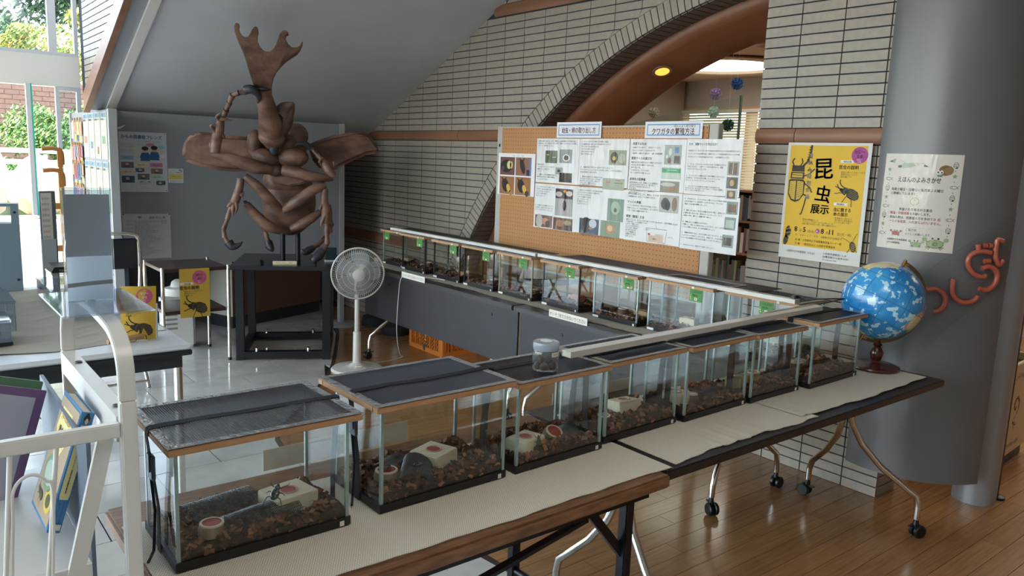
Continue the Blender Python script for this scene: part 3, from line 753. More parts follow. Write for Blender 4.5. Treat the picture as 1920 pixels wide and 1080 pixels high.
def tank(label, W, D, Hh, loc, rotz, seed, corner=None, lidd=None, lw=.02, ld=.02, group='', level=.03, chips=260, label_c=None, silver=False, netm=None, hill=None, lshift=(0, 0), flag=True, tags=True, lid=True, pitch=.0042):
    t = thing('glass_tank', label, 'terrarium', loc, rotz, group)
    corner = corner or M_edge
    b = .014
    mb = MB(); mb.box(-W / 2 - .004, W / 2 + .004, -D / 2 - .004, -D / 2 + .004, 0, b + .004); mb.box(-W / 2 - .004, W / 2 + .004, D / 2 - .004, D / 2 + .004, 0, b + .004); mb.box(-W / 2 - .004, -W / 2 + .004, -D / 2 + .004, D / 2 - .004, 0, b + .004); mb.box(W / 2 - .004, W / 2 + .004, -D / 2 + .004, D / 2 - .004, 0, b + .004); mb.box(-W / 2 + .004, W / 2 - .004, -D / 2 + .004, D / 2 - .004, 0, .004)
    mb.build('base_frame', M_black, t)
    g = .0028
    for (x0, x1, y0, y1) in ((-W / 2 + g, W / 2 - g, -D / 2, -D / 2 + g), (-W / 2 + g, W / 2 - g, D / 2 - g, D / 2), (-W / 2, -W / 2 + g, -D / 2 + g, D / 2 - g), (W / 2 - g, W / 2, -D / 2 + g, D / 2 - g)):
        MB().box(x0, x1, y0, y1, .0042, Hh).build('pane', M_glass, t)
    for sx in (-1, 1):
        for sy in (-1, 1):
            x, y = sx * (W / 2 - .0028), sy * (D / 2 - .0028); MB().box(x - .0036, x + .0036, y - .0036, y + .0036, .016, Hh).build('corner_bead', corner, t)
    bm_, hgt = bed(W - .008, D - .008, seed, chips, level, 1.0 if W > .3 else .8, hill)
    o = bm_.build('bark_bedding', [M_bark, M_chip, M_chip2, M_fibre], t, loc=(0, 0, .0045), kind='stuff')
    if lid:
        lx, ly = W + 2 * lw, D + 2 * ld; lt = .013; z0 = Hh + .0005
        ox, oy = lshift
        ll = bpy.data.objects.new('lid', None); COL.objects.link(ll); ll.parent = t; ll.location = (ox, oy, z0)
        for (x0, x1, y0, y1) in ((-lx / 2, lx / 2, -ly / 2, -ly / 2 + .022), (-lx / 2, lx / 2, ly / 2 - .022, ly / 2), (-lx / 2, -lx / 2 + .022, -ly / 2 + .022, ly / 2 - .022), (lx / 2 - .022, lx / 2, -ly / 2 + .022, ly / 2 - .022)):
            MB().box(x0, x1, y0, y1, 0, lt).build('lid_frame', M_lidwood, ll, bevel=.0015)
        nb_ = net_mesh(lx - .012, ly - .012, pitch); n_ = MB(); n_.v = list(nb_.v); n_.f = list(nb_.f); n_.mi = list(nb_.mi)
        n_.build('net', [M_net, netm or M_net], ll, loc=(0, 0, lt + .0022), kind='stuff')
        tp = MB(); rnd = random.Random(seed); e = .0035
        for (x0, x1, y0, y1) in ((-lx / 2, lx / 2, -ly / 2, -ly / 2 + .016), (-lx / 2, lx / 2, ly / 2 - .016, ly / 2), (-lx / 2, -lx / 2 + .018, -ly / 2 + .0161, ly / 2 - .0161), (lx / 2 - .018, lx / 2, -ly / 2 + .0161, ly / 2 - .0161)):
            tp.box(x0, x1, y0, y1, lt + .0025, lt + .0032)
        tp.build('tape', M_tape, ll)
    if tags:
        MB().box(W / 2 - .022, W / 2 - .012, -D / 2 - .0055, -D / 2 - .0042, .001, .012).build('price_dot', M_card, t)
    return t, hgt
T_ = []
Z0 = .7062
def at_tank(t, p):  # a point given in the tank's own frame -> world
    return t.matrix_world @ Vector(p)
def strap(label, t, W, D, Hh, lw, y=0.0, ends=(True, True), lz=.0165, w=.022, buckle=None):
    bpy.context.view_layer.update()
    o = thing('strap', label, 'strap', t.location, t.rotation_euler.z, 'black webbing straps over the tank lids')
    mb = MB(); xl = W / 2 + lw + .0015; z1 = Hh + lz
    rib = [(-W / 2 - .006, .0), (-W / 2 - .007, .10), (-xl, Hh + .001), (-xl, z1), (-xl * .97, z1 + .0012), (-xl * .5, z1 + .0006), (0, z1 + .0006), (xl * .5, z1 + .0006), (xl * .97, z1 + .0012), (xl, z1), (xl, Hh + .001), (W / 2 + .007, .10), (W / 2 + .006, .0)]
    if not ends[0]: rib = rib[3:]
    if not ends[1]: rib = rib[:-3]
    rnd = random.Random(len(label))
    ys = [y + rnd.uniform(-.006, .006) for _ in rib]
    for k, ((a, za), (b, zb)) in enumerate(zip(rib, rib[1:])):
        tx = abs(a - b) < abs(za - zb)
        ya, yb = ys[k], ys[k + 1]; h = .0012
        d = Vector((b - a, 0, zb - za)).normalized(); nrm = Vector((-d.z, 0, d.x)) * h
        vs = [Vector((a, ya - w / 2, za)), Vector((a, ya + w / 2, za)), Vector((b, yb + w / 2, zb)), Vector((b, yb - w / 2, zb))]
        vs += [v + nrm for v in vs]
        mb.add(vs, [(0, 1, 2, 3), (7, 6, 5, 4), (0, 4, 5, 1), (1, 5, 6, 2), (2, 6, 7, 3), (3, 7, 4, 0)])
    mb.build('webbing', M_blackmatte, o)
    if buckle is not None:
        bx = -W / 2 - .017 if buckle < 0 else W / 2 + .012
        mk = MB(); mk.box(bx - .004, bx + .004, ys[1] - .014, ys[1] + .014, Hh - .085, Hh - .035); mk.box(bx - .007, bx - .003, ys[1] - .009, ys[1] + .009, Hh - .07, Hh - .03)
        mk.build('buckle', mat('buckle_grey', '#4b5563', .35), o, bevel=.002)
        if buckle < 0: MB().tube([(bx, ys[1] + .008, Hh - .085), (bx + .004, ys[1] + .004, .09), (bx - .002, ys[1], .01), (bx - .02, ys[1] - .03, .004)], .003, 5).build('tail', M_blackmatte, o)
    return o
# ---- front row
FR = 'glass insect tanks of the front row'
t1, h1 = tank('nearest glass tank with two net tunnels and a shiny beetle on the block', .354, .212, .243, (.562, 1.552, Z0), 0.0, 11, lw=.017, ld=.034, level=.026, chips=620, netm=M_net2, group=FR, lshift=(-.004, -.006), pitch=.0046)
t2, h2 = tank('second glass tank from the near end, big cream block beside a beetle eating', .357, .212, .243, (.998, 1.563, Z0), .022, 12, lw=.017, ld=.034, level=.03, chips=620, netm=M_net2, group=FR, lshift=(-.012, .0), pitch=.0040)
t3, h3 = tank('glass tank of the front row with the screw-top jar standing on its lid', .312, .186, .226, (1.372, 1.558, Z0), .025, 13, lw=.013, ld=.018, level=.028, chips=420, group=FR)
t4, h4 = tank('front-row glass tank under the near end of the lamp bar, block on brown bark', .323, .186, .226, (1.726, 1.588, Z0), .03, 14, lw=.013, ld=.02, level=.032, chips=420, group=FR)
t5, h5 = tank('front-row glass tank with its cream block pushed into the left corner', .335, .166, .226, (2.086, 1.576, Z0), .03, 15, lw=.006, ld=.02, level=.028, chips=360, group=FR)
t6, h6 = tank('narrow front-row glass tank, second from the globe, tan cup on dark bark', .292, .166, .226, (2.421, 1.572, Z0), .0, 16, lw=.006, ld=.02, level=.032, chips=320, group=FR)
t7, h7 = tank('front-row glass tank beside the globe with a bark log inside', .345, .19, .236, (2.79, 1.57, Z0), .02, 17, lw=.012, ld=.022, level=.036, chips=340, group=FR)
strap('black strap along the lid of the nearest tank with grey buckle', t1, .354, .212, .243, .02, -.012, buckle=-1)
strap('black strap over the second tank from the near end', t2, .357, .212, .243, .02, -.01, buckle=-1)
strap('black strap over the tank that carries the jar', t3, .312, .186, .226, .014, .03)
strap('black strap over the tank below the near end of the lamp bar', t4, .323, .186, .226, .014, -.02)
strap('black strap over the front-row tank with the block in its left corner', t5, .335, .166, .226, .007, -.015)
strap('black strap over the narrow tank second from the globe', t6, .292, .166, .226, .007, .0)
strap('black strap over the tank beside the globe', t7, .345, .19, .236, .013, .0)
bpy.context.view_layer.update()
# ---- back row (fronts face the hall)
BR = 'glass insect tanks of the back row'
flags = {'jp': '#c8372f'}
def species_card(label, t, W, D, Hh, u, lines, flag, hh=.055, ww=.07):
    p = t.matrix_world @ Vector((u, -D / 2 - .0012, Hh - hh - .004))
    s_ = sheet('species_card', label, 'card', ww, hh, p, t.rotation_euler.z, '#4d8542', group='green species cards on the back tanks', thick=.0008)
    P = Print(); P.text(lines[0], 22, 20, 12, '#14301a', .01, w=68).text(lines[1], 22, 40, 11, '#14301a', .01, w=42)
    P.ell(8, 50, 5, 5, '#cfd04a').ell(12, 62, 4, 4, '#d9dc6a').ell(6, 38, 3, 3, '#b9d05a')
    P.rect(40, 50, 60, 66, '#eceae4')
    if flag == 'jp': P.ell(50, 58, 5, 5, '#bf2f2b', 2)
    elif flag == 'id': P.rect(40, 50, 60, 58, '#b8302b', 2)
    elif flag == 'au': P.rect(40, 50, 60, 66, '#26407f', 2); P.ell(46, 56, 2, 2, '#e0e0e0', 3)
    elif flag == 'idmy': P.rect(40, 50, 60, 58, '#b8302b', 2); P.rect(66, 50, 86, 66, '#e4dcd4'); [P.rect(66, 52 + 4 * k, 86, 54 + 4 * k, '#b8302b', 2) for k in range(4)]; P.rect(66, 50, 74, 58, '#2a3c78', 3)
    P.build('print', s_, upright(ww, hh, 100, 74))
    return s_
rz = -PI / 2
spec = [ # y0, y1, D, H, xfront, corner, label, card
 (4.79, 5.075, .20, .236, 2.87, M_edge, 'farthest tank of the back row, right behind the fan', ('ニッポンカナブン', '産地 日本', 'jp', -.09), M_edge),
 (4.462, 4.765, .19, .236, 2.848, M_edgeb, 'black-edged back tank, second from the fan', ('コクワガタ', '日本', 'jp', .075), M_edgeb),
 (4.045, 4.345, .19, .236, 2.84, M_edgeb, 'black-edged back tank with a small jelly block, third from the fan', ('カブトムシ', '日本', 'jp', .075), M_edgeb),
 (3.69, 3.995, .19, .236, 2.84, M_edgeb, 'black-edged back tank, fourth from the fan', ('オオクワガタ', '産地', 'id', .075), M_edgeb),
 (3.335, 3.64, .19, .236, 2.845, M_edgeg, 'back tank with dull brown-grey corner edges', ('ニジイロクワガタ', '豪州', 'au', .07), M_edgeg),
 (2.955, 3.25, .19, .236, 2.852, M_edgeb, 'black-edged back tank with a pink jelly block', ('アトラスオオカブト', '産地', 'id', .07), M_edgeb),
 (2.548, 2.855, .19, .236, 2.862, M_edge, 'clear-edged back tank with a tan log and block', ('コーカサスオオカブト', '産地', 'idmy', .085), M_edge),
 (2.115, 2.495, .21, .24, 2.88, M_edge, 'widest clear back tank with cream block and round cup', ('ノコギリクワガタ', '産地 日本', 'jp', .09), M_edge),
 (1.72, 2.07, .19, .236, 2.925, M_edge, 'back tank nearest the corner, half hidden by the lamp bar', ('ミヤマクワガタ', '日本', 'jp', .02), M_edge)]
BT = []
for k, (y0, y1, D, Hh, xf, cm, lab, card, _) in enumerate(spec):
    t, hg = tank('glass tank: ' + lab, y1 - y0, D, Hh, (xf + D / 2, (y0 + y1) / 2, Z0), rz, 40 + k, corner=cm, lw=.008, ld=.02, level=.02 + .005 * (k % 3), chips=200, group=BR)
    BT.append((t, y1 - y0, D, Hh, hg))
    MB().box(-(y1 - y0) / 2 + .004, -(y1 - y0) / 2 + .045, -D / 2 - .0055, -D / 2 - .0042, .001, .012).build('name_strip', M_card, t)
    MB().box(.08, .092, -D / 2 - .0215, -D / 2 - .0205, Hh + .002, Hh + .012).build('number_tag', M_card, t)
bpy.context.view_layer.update()
for (t, W_, D, Hh, hg), sp, od in zip(BT, spec, ('first', 'second', 'third', 'fourth', 'fifth', 'sixth', 'seventh', 'eighth', 'ninth')):
    c = sp[7]; species_card('green species card on the %s back tank counted from the fan' % od, t, W_, D, Hh, c[3] - .035, (c[0], c[1]), c[2])

# ---- what lies inside the tanks
def block(label, t, hg, x, y, rot, w=.085, d=.065, h=.045, jelly='#a52a2c', body=None, sink=.008, half=False, tilt=0):
    p = t.matrix_world @ Vector((x, y, .0045 + hg(x, y) - sink)); o = thing('jelly_block', label, 'feeding block', p, 0, rot=(tilt, 0, t.rotation_euler.z + rot), group='wooden feeding blocks in the tanks')
    MB().box(-w / 2, w / 2, -d / 2, d / 2, 0, h).build('body', body or M_blockwood, o, bevel=.002)
    MB().lathe([(.021, h - .001), (.021, h + .0016), (.0175, h + .002), (.0165, h + .0006)], 24).build('cup_rim', M_cup, o, smooth=40)
    MB().lathe([(0, h + .0005), (.017, h + .0008)], 24).build('jelly', mat('jelly' + jelly.strip('#'), jelly, .12, coat=.6), o)
    return o
def cup(label, t, hg, x, y, r=.021, h=.028, wood='#8c6a4c', tilt=0, lying=False):
    p = t.matrix_world @ Vector((x, y, .0045 + hg(x, y) - .004)); o = thing('jelly_log', label, 'feeding cup', p, rot=(tilt, 0, 0), group='round feeding cups in the tanks')
    MB().lathe([(r * .85, 0), (r * 1.12, .004), (r * 1.15, h * .6), (r * 1.02, h), (r * .98, h + .001)], 22).build('log', mat('log' + wood.strip('#'), wood, .8, noise=(50, '#4b3526', .7, (1, 1, .3))), o, smooth=50)
    MB().lathe([(r * 1.02, h), (r * 1.0, h + .003), (r * .82, h + .0032), (r * .8, h - .002)], 22).build('cup_rim', mat('rim_cream', '#d8cbb4', .5), o, smooth=40)
    MB().lathe([(0, h + .0022), (r * .83, h + .0018)], 22).build('jelly', M_jelly, o)
    return o
def tunnel(label, t, hg, x, y, rot, L, r, c=None):
    p = t.matrix_world @ Vector((x, y, .0045 + hg(x, y) - .003)); o = thing('net_tunnel', label, 'net', p, t.rotation_euler.z + rot, 'arched pieces of plastic net in the tanks')
    mb = MB(); n = int(L / .004); m = 16
    for i in range(n + 1):
        X = -L / 2 + L * i / n; mb.tube([(X, r * math.cos(PI * k / m) * 1.25, r * .8 * math.sin(PI * k / m) + .001) for k in range(m + 1)], .0009, 3, caps=False)
    for k in range(1, m): mb.tube([(-L / 2, r * math.cos(PI * k / m) * 1.25, r * .8 * math.sin(PI * k / m) + .001), (L / 2, r * math.cos(PI * k / m) * 1.25, r * .8 * math.sin(PI * k / m) + .001)], .0009, 3, caps=False)
    mb.build('netting', c or mat('net_navy', '#141a2a', .3, spec=.8), o, kind='stuff'); return o
def beetle(label, p, rot, s=.011, c='#1c3a30', dots=True, c2='#c8c28a'):
    o = thing('live_beetle', label, 'beetle', p, rot=rot)
    mb = MB(); mb.ell((0, 0, s * .55), (s * .72, s * 1.0, s * .5), 16, 10); mb.build('wing_cases', mat('beetle_' + c.strip('#'), c, .18, coat=.6), o, smooth=80)
    MB().ell((0, s * 1.05, s * .5), (s * .52, s * .42, s * .38), 14, 8).build('thorax', mat('beetle_' + c.strip('#'), c, .18), o, smooth=80)
    MB().ell((0, s * 1.52, s * .42), (s * .26, s * .26, s * .22), 12, 8).build('head', M_black, o, smooth=80)
    for sx in (-1, 1):
        for k, yy in enumerate((1.1, .35, -.35)):
            a = (.75, -.1, -.8)[k]
            MB().tube([(sx * s * .4, yy * s, s * .35), (sx * s * 1.05, (yy + a * .35) * s, s * .55), (sx * s * 1.4, (yy + a * 1.2) * s, s * .06), (sx * s * 1.55, (yy + a * 1.7) * s, s * .03)], [s * .1, s * .08, s * .05, s * .03], 5).build('leg', M_black, o, smooth=60)
    if dots:
        mb = MB()
        for sx in (-1, 1):
            for (a, b) in ((.35, .5), (.42, .0), (.3, -.45)): mb.ell((sx * s * a, s * b, s * .55 + s * .5 * math.sqrt(max(0, 1 - (a / .72) ** 2 - b * b)) * .93), (s * .1, s * .08, s * .05), 8, 5)
        mb.build('spots', mat('beetle_spot', c2, .5), o, kind='stuff')
    return o
b1 = block('cream wooden block with red jelly in the nearest tank', t1, h1, .083, -.008, .16, .098, .085, .052)
cup('white-rimmed round jelly cup in the nearest tank', t1, h1, -.098, -.062, .023, .026, '#a08a72')
tunnel('grey-blue net tunnel at the back of the nearest tank', t1, h1, -.045, .055, .15, .15, .034)
tunnel('grey-blue net tunnel at the front of the nearest tank', t1, h1, .0, -.045, .2, .17, .032)
block('cream wooden block with red jelly in the second tank', t2, h2, .035, -.002, .35, .088, .085, .052)
cup('round cup with a dark beetle on it in the second tank', t2, h2, -.118, -.03, .026, .03, '#8c7a62')
tunnel('net tunnel lying across the middle of the second tank', t2, h2, -.045, -.045, .9, .14, .03)
tunnel('curled net piece standing at the back of the second tank', t2, h2, -.06, .045, .5, .08, .022)
block('cream block with a green beetle on its side, under the jar', t3, h3, -.075, -.035, .25, .09, .068, .042)
cup('red-mouthed bark cup tipped over in the tank under the jar', t3, h3, .03, -.022, .024, .03, '#6e4a34', .5)
tunnel('dark net tunnel at the right of the tank under the jar', t3, h3, .09, -.02, .6, .11, .026)
block('cream block leaning on bark in the tank below the lamp bar end', t4, h4, .028, .0, -.15, .085, .07, .045, tilt=-.15)
cup('small red-mouthed cup left of the block below the lamp bar end', t4, h4, -.125, -.055, .019, .03, '#5e4434')
block('cream block in the left corner of its front-row tank', t5, h5, -.11, .0, .25, .08, .07, .045)
cup('dark cup beside the corner block', t5, h5, -.045, -.02, .018, .028, '#4a382c')
tunnel('low net tunnel in the tank with the corner block', t5, h5, .05, -.02, .1, .10, .02)
block('tan block at the left end of the narrow tank', t6, h6, -.11, .0, .2, .07, .06, .04, body=mat('block_tan', '#b9a276', .6))
cup('tan-rimmed cup in the narrow tank near the globe', t6, h6, -.03, -.01, .024, .03, '#a8835c')
cup('short bark log in the tank beside the globe', t7, h7, -.11, .01, .03, .04, '#8a6a50')
block('pale block lying in the tank beside the globe', t7, h7, -.03, .03, .3, .08, .05, .03, body=mat('block_pale', '#b5a994', .6), jelly='#7c5a44')
bl_ = [(0, 'far tank', -.02, .03, '#cdbb93', .025), (2, 'third back tank from the fan', .07, .02, '#8f6547', .03), (4, 'back tank with dull corner edges', .02, .04, '#6a4a36', .02), (5, 'black-edged back tank, pink all over', .03, .0, '#b0786c', .035), (6, 'clear-edged back tank with the log', .09, .02, '#a98c66', .035), (7, 'widest back tank', -.02, .0, '#cdbf9c', .04), (8, 'corner back tank', .0, .02, '#b9a98a', .035)]
for k, nme, x, y, c, hh in bl_:
    t, W_, D, Hh, hg = BT[k]; block('jelly block in the ' + nme, t, hg, x, y, .2, .08, .055, hh, body=mat('block_' + c.strip('#'), c, .6))
cup('round cup on bark in the widest back tank', BT[7][0], BT[7][4], .10, -.05, .022, .03, '#9a8468')
cup('thick bark log in the clear-edged back tank', BT[6][0], BT[6][4], -.0, -.03, .026, .04, '#5e4a3a')
for k in (1, 3): cup('dark log on bark in the %s back tank from the fan' % ('second', '', 'fourth')[k - 1], BT[k][0], BT[k][4], .04, .0, .024, .03, '#4e3a2c')
for s_, (u, v) in zip(('first', 'second'), ((.0, 0), (0, 0))): pass
p = t1.matrix_world @ Vector((.045, -.035, .0045 + h1(.045, -.035) + .046)); beetle('shiny green beetle with pale spots climbing the block of the nearest tank', (p.x - .006, p.y - .012, p.z - .004), (.75, .1, -.75), .0135, '#17382c')
p = t2.matrix_world @ Vector((-.118, -.03, .0045 + h2(-.118, -.03) + .029)); beetle('dark beetle feeding on the round cup of the second tank', p, (.15, 0, 1.9), .012, '#2a1c18', False)
p = t3.matrix_world @ Vector((-.068, -.073, .0045 + h3(-.06, -.07) + .02)); beetle('green beetle clinging to the front of the block under the jar', p, (PI / 2, 0, .3), .010, '#2c4a2c', False)
p = t2.matrix_world @ Vector((-.055, -.07, .0045 + h2(-.05, -.07) + .016)); beetle('black-and-cream beetle on the net in front of the second tank', (p.x, p.y, p.z), (.4, .3, 2.2), .012, '#202318', True)
# ---- lamp bars lying across the lids
def lampbar(label, p0, p1, w=.034, h=.017):
    p0, p1 = Vector(p0), Vector(p1); L = (p1 - p0).length; o = thing('lamp_bar', label, 'lamp', p0, math.atan2(p1.y - p0.y, p1.x - p0.x), 'slim white lamp bars on the tank lids')
    mb = MB(); mb.box(0, L, -w / 2, w / 2, h - .002, h); mb.box(0, L, -w / 2, -w / 2 + .002, 0, h - .002); mb.box(0, L, w / 2 - .002, w / 2, 0, h - .002); mb.box(0, L, -w / 2 + .002, w / 2 - .002, 0, .002)
    mb.build('channel', mat('bar_white', '#d2cfc8', .3), o)
    MB().box(.001, L - .001, -w / 2 + .003, w / 2 - .003, .003, h - .003).build('diffuser', mat('bar_core', '#c9cba8', .4), o)
    return o
lampbar('long white lamp bar across the lids of the front row', (1.455, 1.545, .9625), (2.84, 1.590, .9625 + .0))
lampbar('far white lamp bar over the tanks behind the fan', (2.90, 5.0, .9575), (2.90, 3.36, .9575))
lampbar('near white lamp bar over the back row towards the corner', (2.90, 3.34, .9595), (2.90, 1.72, .9595))
o = thing('lamp_cable', 'black cable and plug where the two lamp bars meet', 'cable', (2.86, 1.66, .985), 0)
MB().tube([(0.04, .05, .006), (.0, .03, .016), (-.03, -.02, .012), (.03, -.09, .02), (.085, -.115, .02), (.115, -.06, .0), (.122, .02, -.03), (.125, .07, -.10), (.12, .08, -.2)], .003, 6).build('cord', M_black, o, smooth=60)
MB().cbox((.03, .06, .004), (.05, .02, .014)).build('plug', M_black, o, bevel=.003)
for k, (x, y, rz_) in enumerate([(3.0, 2.06, 0), (3.0, 3.2, 0), (2.98, 4.5, 0)]):
    pass
M_sheet = mat('black_sheet', '#16171c', .55)
for nm, (x0, x1, y0, y1, z) in {'black rubber sheet over the lids at the corner': (2.60, 3.16, 1.60 + .02, 1.70, .0), }.items(): pass
mb = MB(); mb.box(2.93, 3.20, 1.98, 3.30, .9578, .9600); tag(mb.build('cover_sheet', M_sheet), 'black sheet lying over the near half of the back lids', 'sheet')
mb = MB(); mb.box(2.93, 3.10, 3.40, 5.05, .9578, .9600); tag(mb.build('cover_sheet', M_sheet), 'black sheet lying over the far half of the back lids', 'sheet')
# ---- jar on the third tank
jz = Z0 + .226 + .0005 + .013 + .0032
o = thing('screw_top_jar', 'clear plastic jar of brown cocoons with white lid on a tank lid', 'jar', (1.345, 1.508, jz))
M_jar = glass('jar_plastic', '#f3f6f6', .05, 1.3, 1.5, haze=.04)
MB().lathe([(.026, 0), (.033, .003), (.036, .009), (.036, .05), (.034, .056), (.0315, .062), (.0315, .070)], 32).build('body', M_jar, o, smooth=50)
MB().lathe([(.0345, .058), (.0355, .059), (.0355, .075), (.034, .079), (.018, .080), (.017, .0785), (0, .0785)], 32).build('lid', glass('jar_lid', '#dfe8ee', .15, 1.3, haze=.55, haze_c='#bfcbd4'), o, smooth=50)
MB().lathe([(0, .0803), (.0165, .0805)], 24).build('lid_sticker', mat('sticker_white', '#dfe3e8', .5), o)
M_lab = mat('jar_label', '#d9d4c6', .6)
def jl(a, b, d): t = math.radians(-105) + a * .0134; return ((.0366 + d) * math.cos(t), (.0366 + d) * math.sin(t), .056 - b * .001)
mb = MB(); mb.grid(14, 1, lambda u, v: jl(u * 100, v * 12, 0)); mb.build('label', M_lab, o)
Print().text('カナブンの繭玉', 6, 9, 7.5, '#26221e', .01, w=86).build('lettering', o, jl)
rnd = random.Random(4)
for k, (x, y, z, r) in enumerate([(-.015, -.012, .0145, .0125), (.013, -.014, .014, .012), (.0, .013, .014, .012), (.018, .010, .015, .0115), (-.018, .011, .014, .011), (.004, -.008, .031, .0105), (-.012, .004, .030, .010)]):
    c = MB().ell((0, 0, 0), (r, r * .9, r * .85), 12, 8).build('cocoon', mat('cocoon', '#4a3b33', .9, bump=(200, .5, (1, 1, 1))), None, smooth=80, loc=(1.345 + x, 1.508 + y, jz + z), rot=(k, k * 2, 0))
    tag(c, 'round brown earth cocoon inside the screw-top jar', 'cocoon', 'cocoons in the jar')

# ================================================================== display board in front of the arch
M_peg = mat('hardboard', '#b98352', .6, noise=(4, '#ad7746', .5, (1, 1, 1)))
def add_holes(m, pitch=.0255, r=.0028):
    n = m.node_tree.nodes; L = m.node_tree.links; b = n['Principled BSDF']; tc = n.new('ShaderNodeTexCoord'); sx = n.new('ShaderNodeSeparateXYZ'); L.new(tc.outputs['Object'], sx.inputs[0])
    outs = []
    for ax in (1, 2):
        d = n.new('ShaderNodeMath'); d.operation = 'DIVIDE'; d.inputs[1].default_value = pitch; L.new(sx.outputs[ax], d.inputs[0])
        fr = n.new('ShaderNodeMath'); fr.operation = 'FRACT'; L.new(d.outputs[0], fr.inputs[0])
        s_ = n.new('ShaderNodeMath'); s_.operation = 'SUBTRACT'; s_.inputs[1].default_value = .5; L.new(fr.outputs[0], s_.inputs[0])
        q = n.new('ShaderNodeMath'); q.operation = 'MULTIPLY'; L.new(s_.outputs[0], q.inputs[0]); L.new(s_.outputs[0], q.inputs[1]); outs.append(q)
    a = n.new('ShaderNodeMath'); a.operation = 'ADD'; L.new(outs[0].outputs[0], a.inputs[0]); L.new(outs[1].outputs[0], a.inputs[1])
    lt = n.new('ShaderNodeMath'); lt.operation = 'LESS_THAN'; lt.inputs[1].default_value = (r / pitch) ** 2; L.new(a.outputs[0], lt.inputs[0])
    x = n.new('ShaderNodeMix'); x.data_type = 'RGBA'; L.new(lt.outputs[0], x.inputs[0]); src = b.inputs['Base Color'].links[0].from_socket; L.new(src, x.inputs[6]); x.inputs[7].default_value = lin('#3a2415'); L.new(x.outputs[2], b.inputs['Base Color'])
add_holes(M_peg)
BX = 3.32
M_post = mat('board_post', '#b3aea6', .45)
pb = thing('pegboard_stand', 'tan perforated display board on grey posts in front of the brick arch', 'board', (BX, 0, 0))
MB().box(0, .018, 2.553, 4.272, .80, 1.705).build('panel', M_peg, pb)
for z0_, z1_ in ((.785, .80), (1.705, 1.712)): MB().box(-.004, .022, 2.553, 4.272, z0_, z1_).build('rail', M_post, pb)
for y in (2.52, 4.29):
    MB().box(-.001, .04, y - .028, y + .03, .02, 1.716).build('post', M_post, pb, bevel=.003)
    MB().lathe([(.19, 0), (.19, .008), (.17, .018), (.04, .024)], 36, c=(.03, y, 0)).build('base_plate', M_post, pb, smooth=40)
    MB().box(-.004, -.001, y - .006, y + .006, 1.58, 1.60).build('latch', M_black, pb)
INK = '#2b2a2c'
def note(label, yl, yr, z0, z1, draw, gloss=True, x=BX - .006, tilt=0):
    W_, Hh = yl - yr, z1 - z0
    s_ = sheet('instruction_sheet', label, 'paper', W_, Hh, (x, yl, z0), -PI / 2, '#e9e6e6', group='laminated instruction sheets on the display board')
    P = Print(); draw(P); P.build('print', s_, upright(W_, Hh, 100, 100 * Hh / W_))
    if gloss:
        rnd = random.Random(len(label)); a = rnd.uniform(0, 6)
        MB().grid(24, 16, lambda u, v: (W_ * u, -.0042 - .0009 * math.sin(9 * u + a) * math.sin(5 * v + a), Hh * v)).build('laminate', M_lamin, s_, smooth=180)
    return s_
def para(P, lines, x, y, w, h=2.4, lead=3.6, c=INK):
    for i, t in enumerate(lines):
        P.text(t, x, y + i * lead, h, c, .016, w=w * min(1, len(t) / max(1, max(len(k) for k in lines))))
def photo(P, x0, y0, x1, y1, bgc, shapes=()):
    P.rect(x0 - .4, y0 - .4, x1 + .4, y1 + .4, '#8e8c86', 1); P.rect(x0, y0, x1, y1, bgc, 2)
    w, h = x1 - x0, y1 - y0
    for k, (t, a, b, c, d, col) in enumerate(shapes):
        if t == 'e': P.ell(x0 + a * w, y0 + b * h, c * w, d * h, col, 3 + k % 3, 14)
        else: P.rect(x0 + a * w, y0 + b * h, x0 + c * w, y0 + d * h, col, 3 + k % 3)
def d0(P): # four beetle photographs
    P.text('幼虫・さなぎ・成虫', 40, 5, 2.2, '#8a8680', w=30)
    q = [(6, 7, 46, 37), (49, 7, 90, 37), (6, 40, 46, 70), (49, 40, 90, 70)]
    for i, (a, b, c, d) in enumerate(q):
        photo(P, a, b, c, d, ['#6a4440', '#8a5f44', '#96643e', '#96663f'][i], [])
        cx, cy = (a + c) / 2, (b + d) / 2
        if i == 0:
            P.ell(cx - 3, cy, 16, 11, '#191614', 3); P.ell(cx + 5, cy - 2, 6, 7, '#d9c98c', 4); P.ell(cx + 11, cy - 2, 4, 6, '#d3c083', 4); P.ell(cx - 12, cy + 4, 4, 4, '#4e4048', 4)
        elif i == 1:
            P.ell(cx - 2, cy, 6, 13, '#26201c', 3, a=-.4); P.line([(cx - 8, cy - 8), (cx - 10, cy - 14)], 2.4, '#26201c', 3); P.line([(cx - 2, cy - 8), (cx + 2, cy - 14)], 2.4, '#26201c', 3); P.rect(cx + 9, cy + 5, c - 4, d, '#2c211c', 4); P.rect(c - 5, b + 2, c, d, '#5c77a8', 3)
        else:
            P.ell(cx - 4, cy, 9, 12, '#1c1815', 3, a=-.5); P.ell(cx + 5, cy + 5, 5, 8, '#d6a74e', 4, a=-.5); P.ell(cx + 12, cy + 12, 5, 5, '#3a3438' if i == 3 else '#a87c4c', 4); P.line([(cx - 9, cy - 8), (cx - 14, cy - 13)], 2.4, '#1c1815', 4); P.line([(cx - 4, cy - 9), (cx - 2, cy - 14)], 2.4, '#1c1815', 4)
note('square sheet with four beetle photographs at the left edge of the board', 4.292, 3.903, 1.262, 1.539, d0, False)
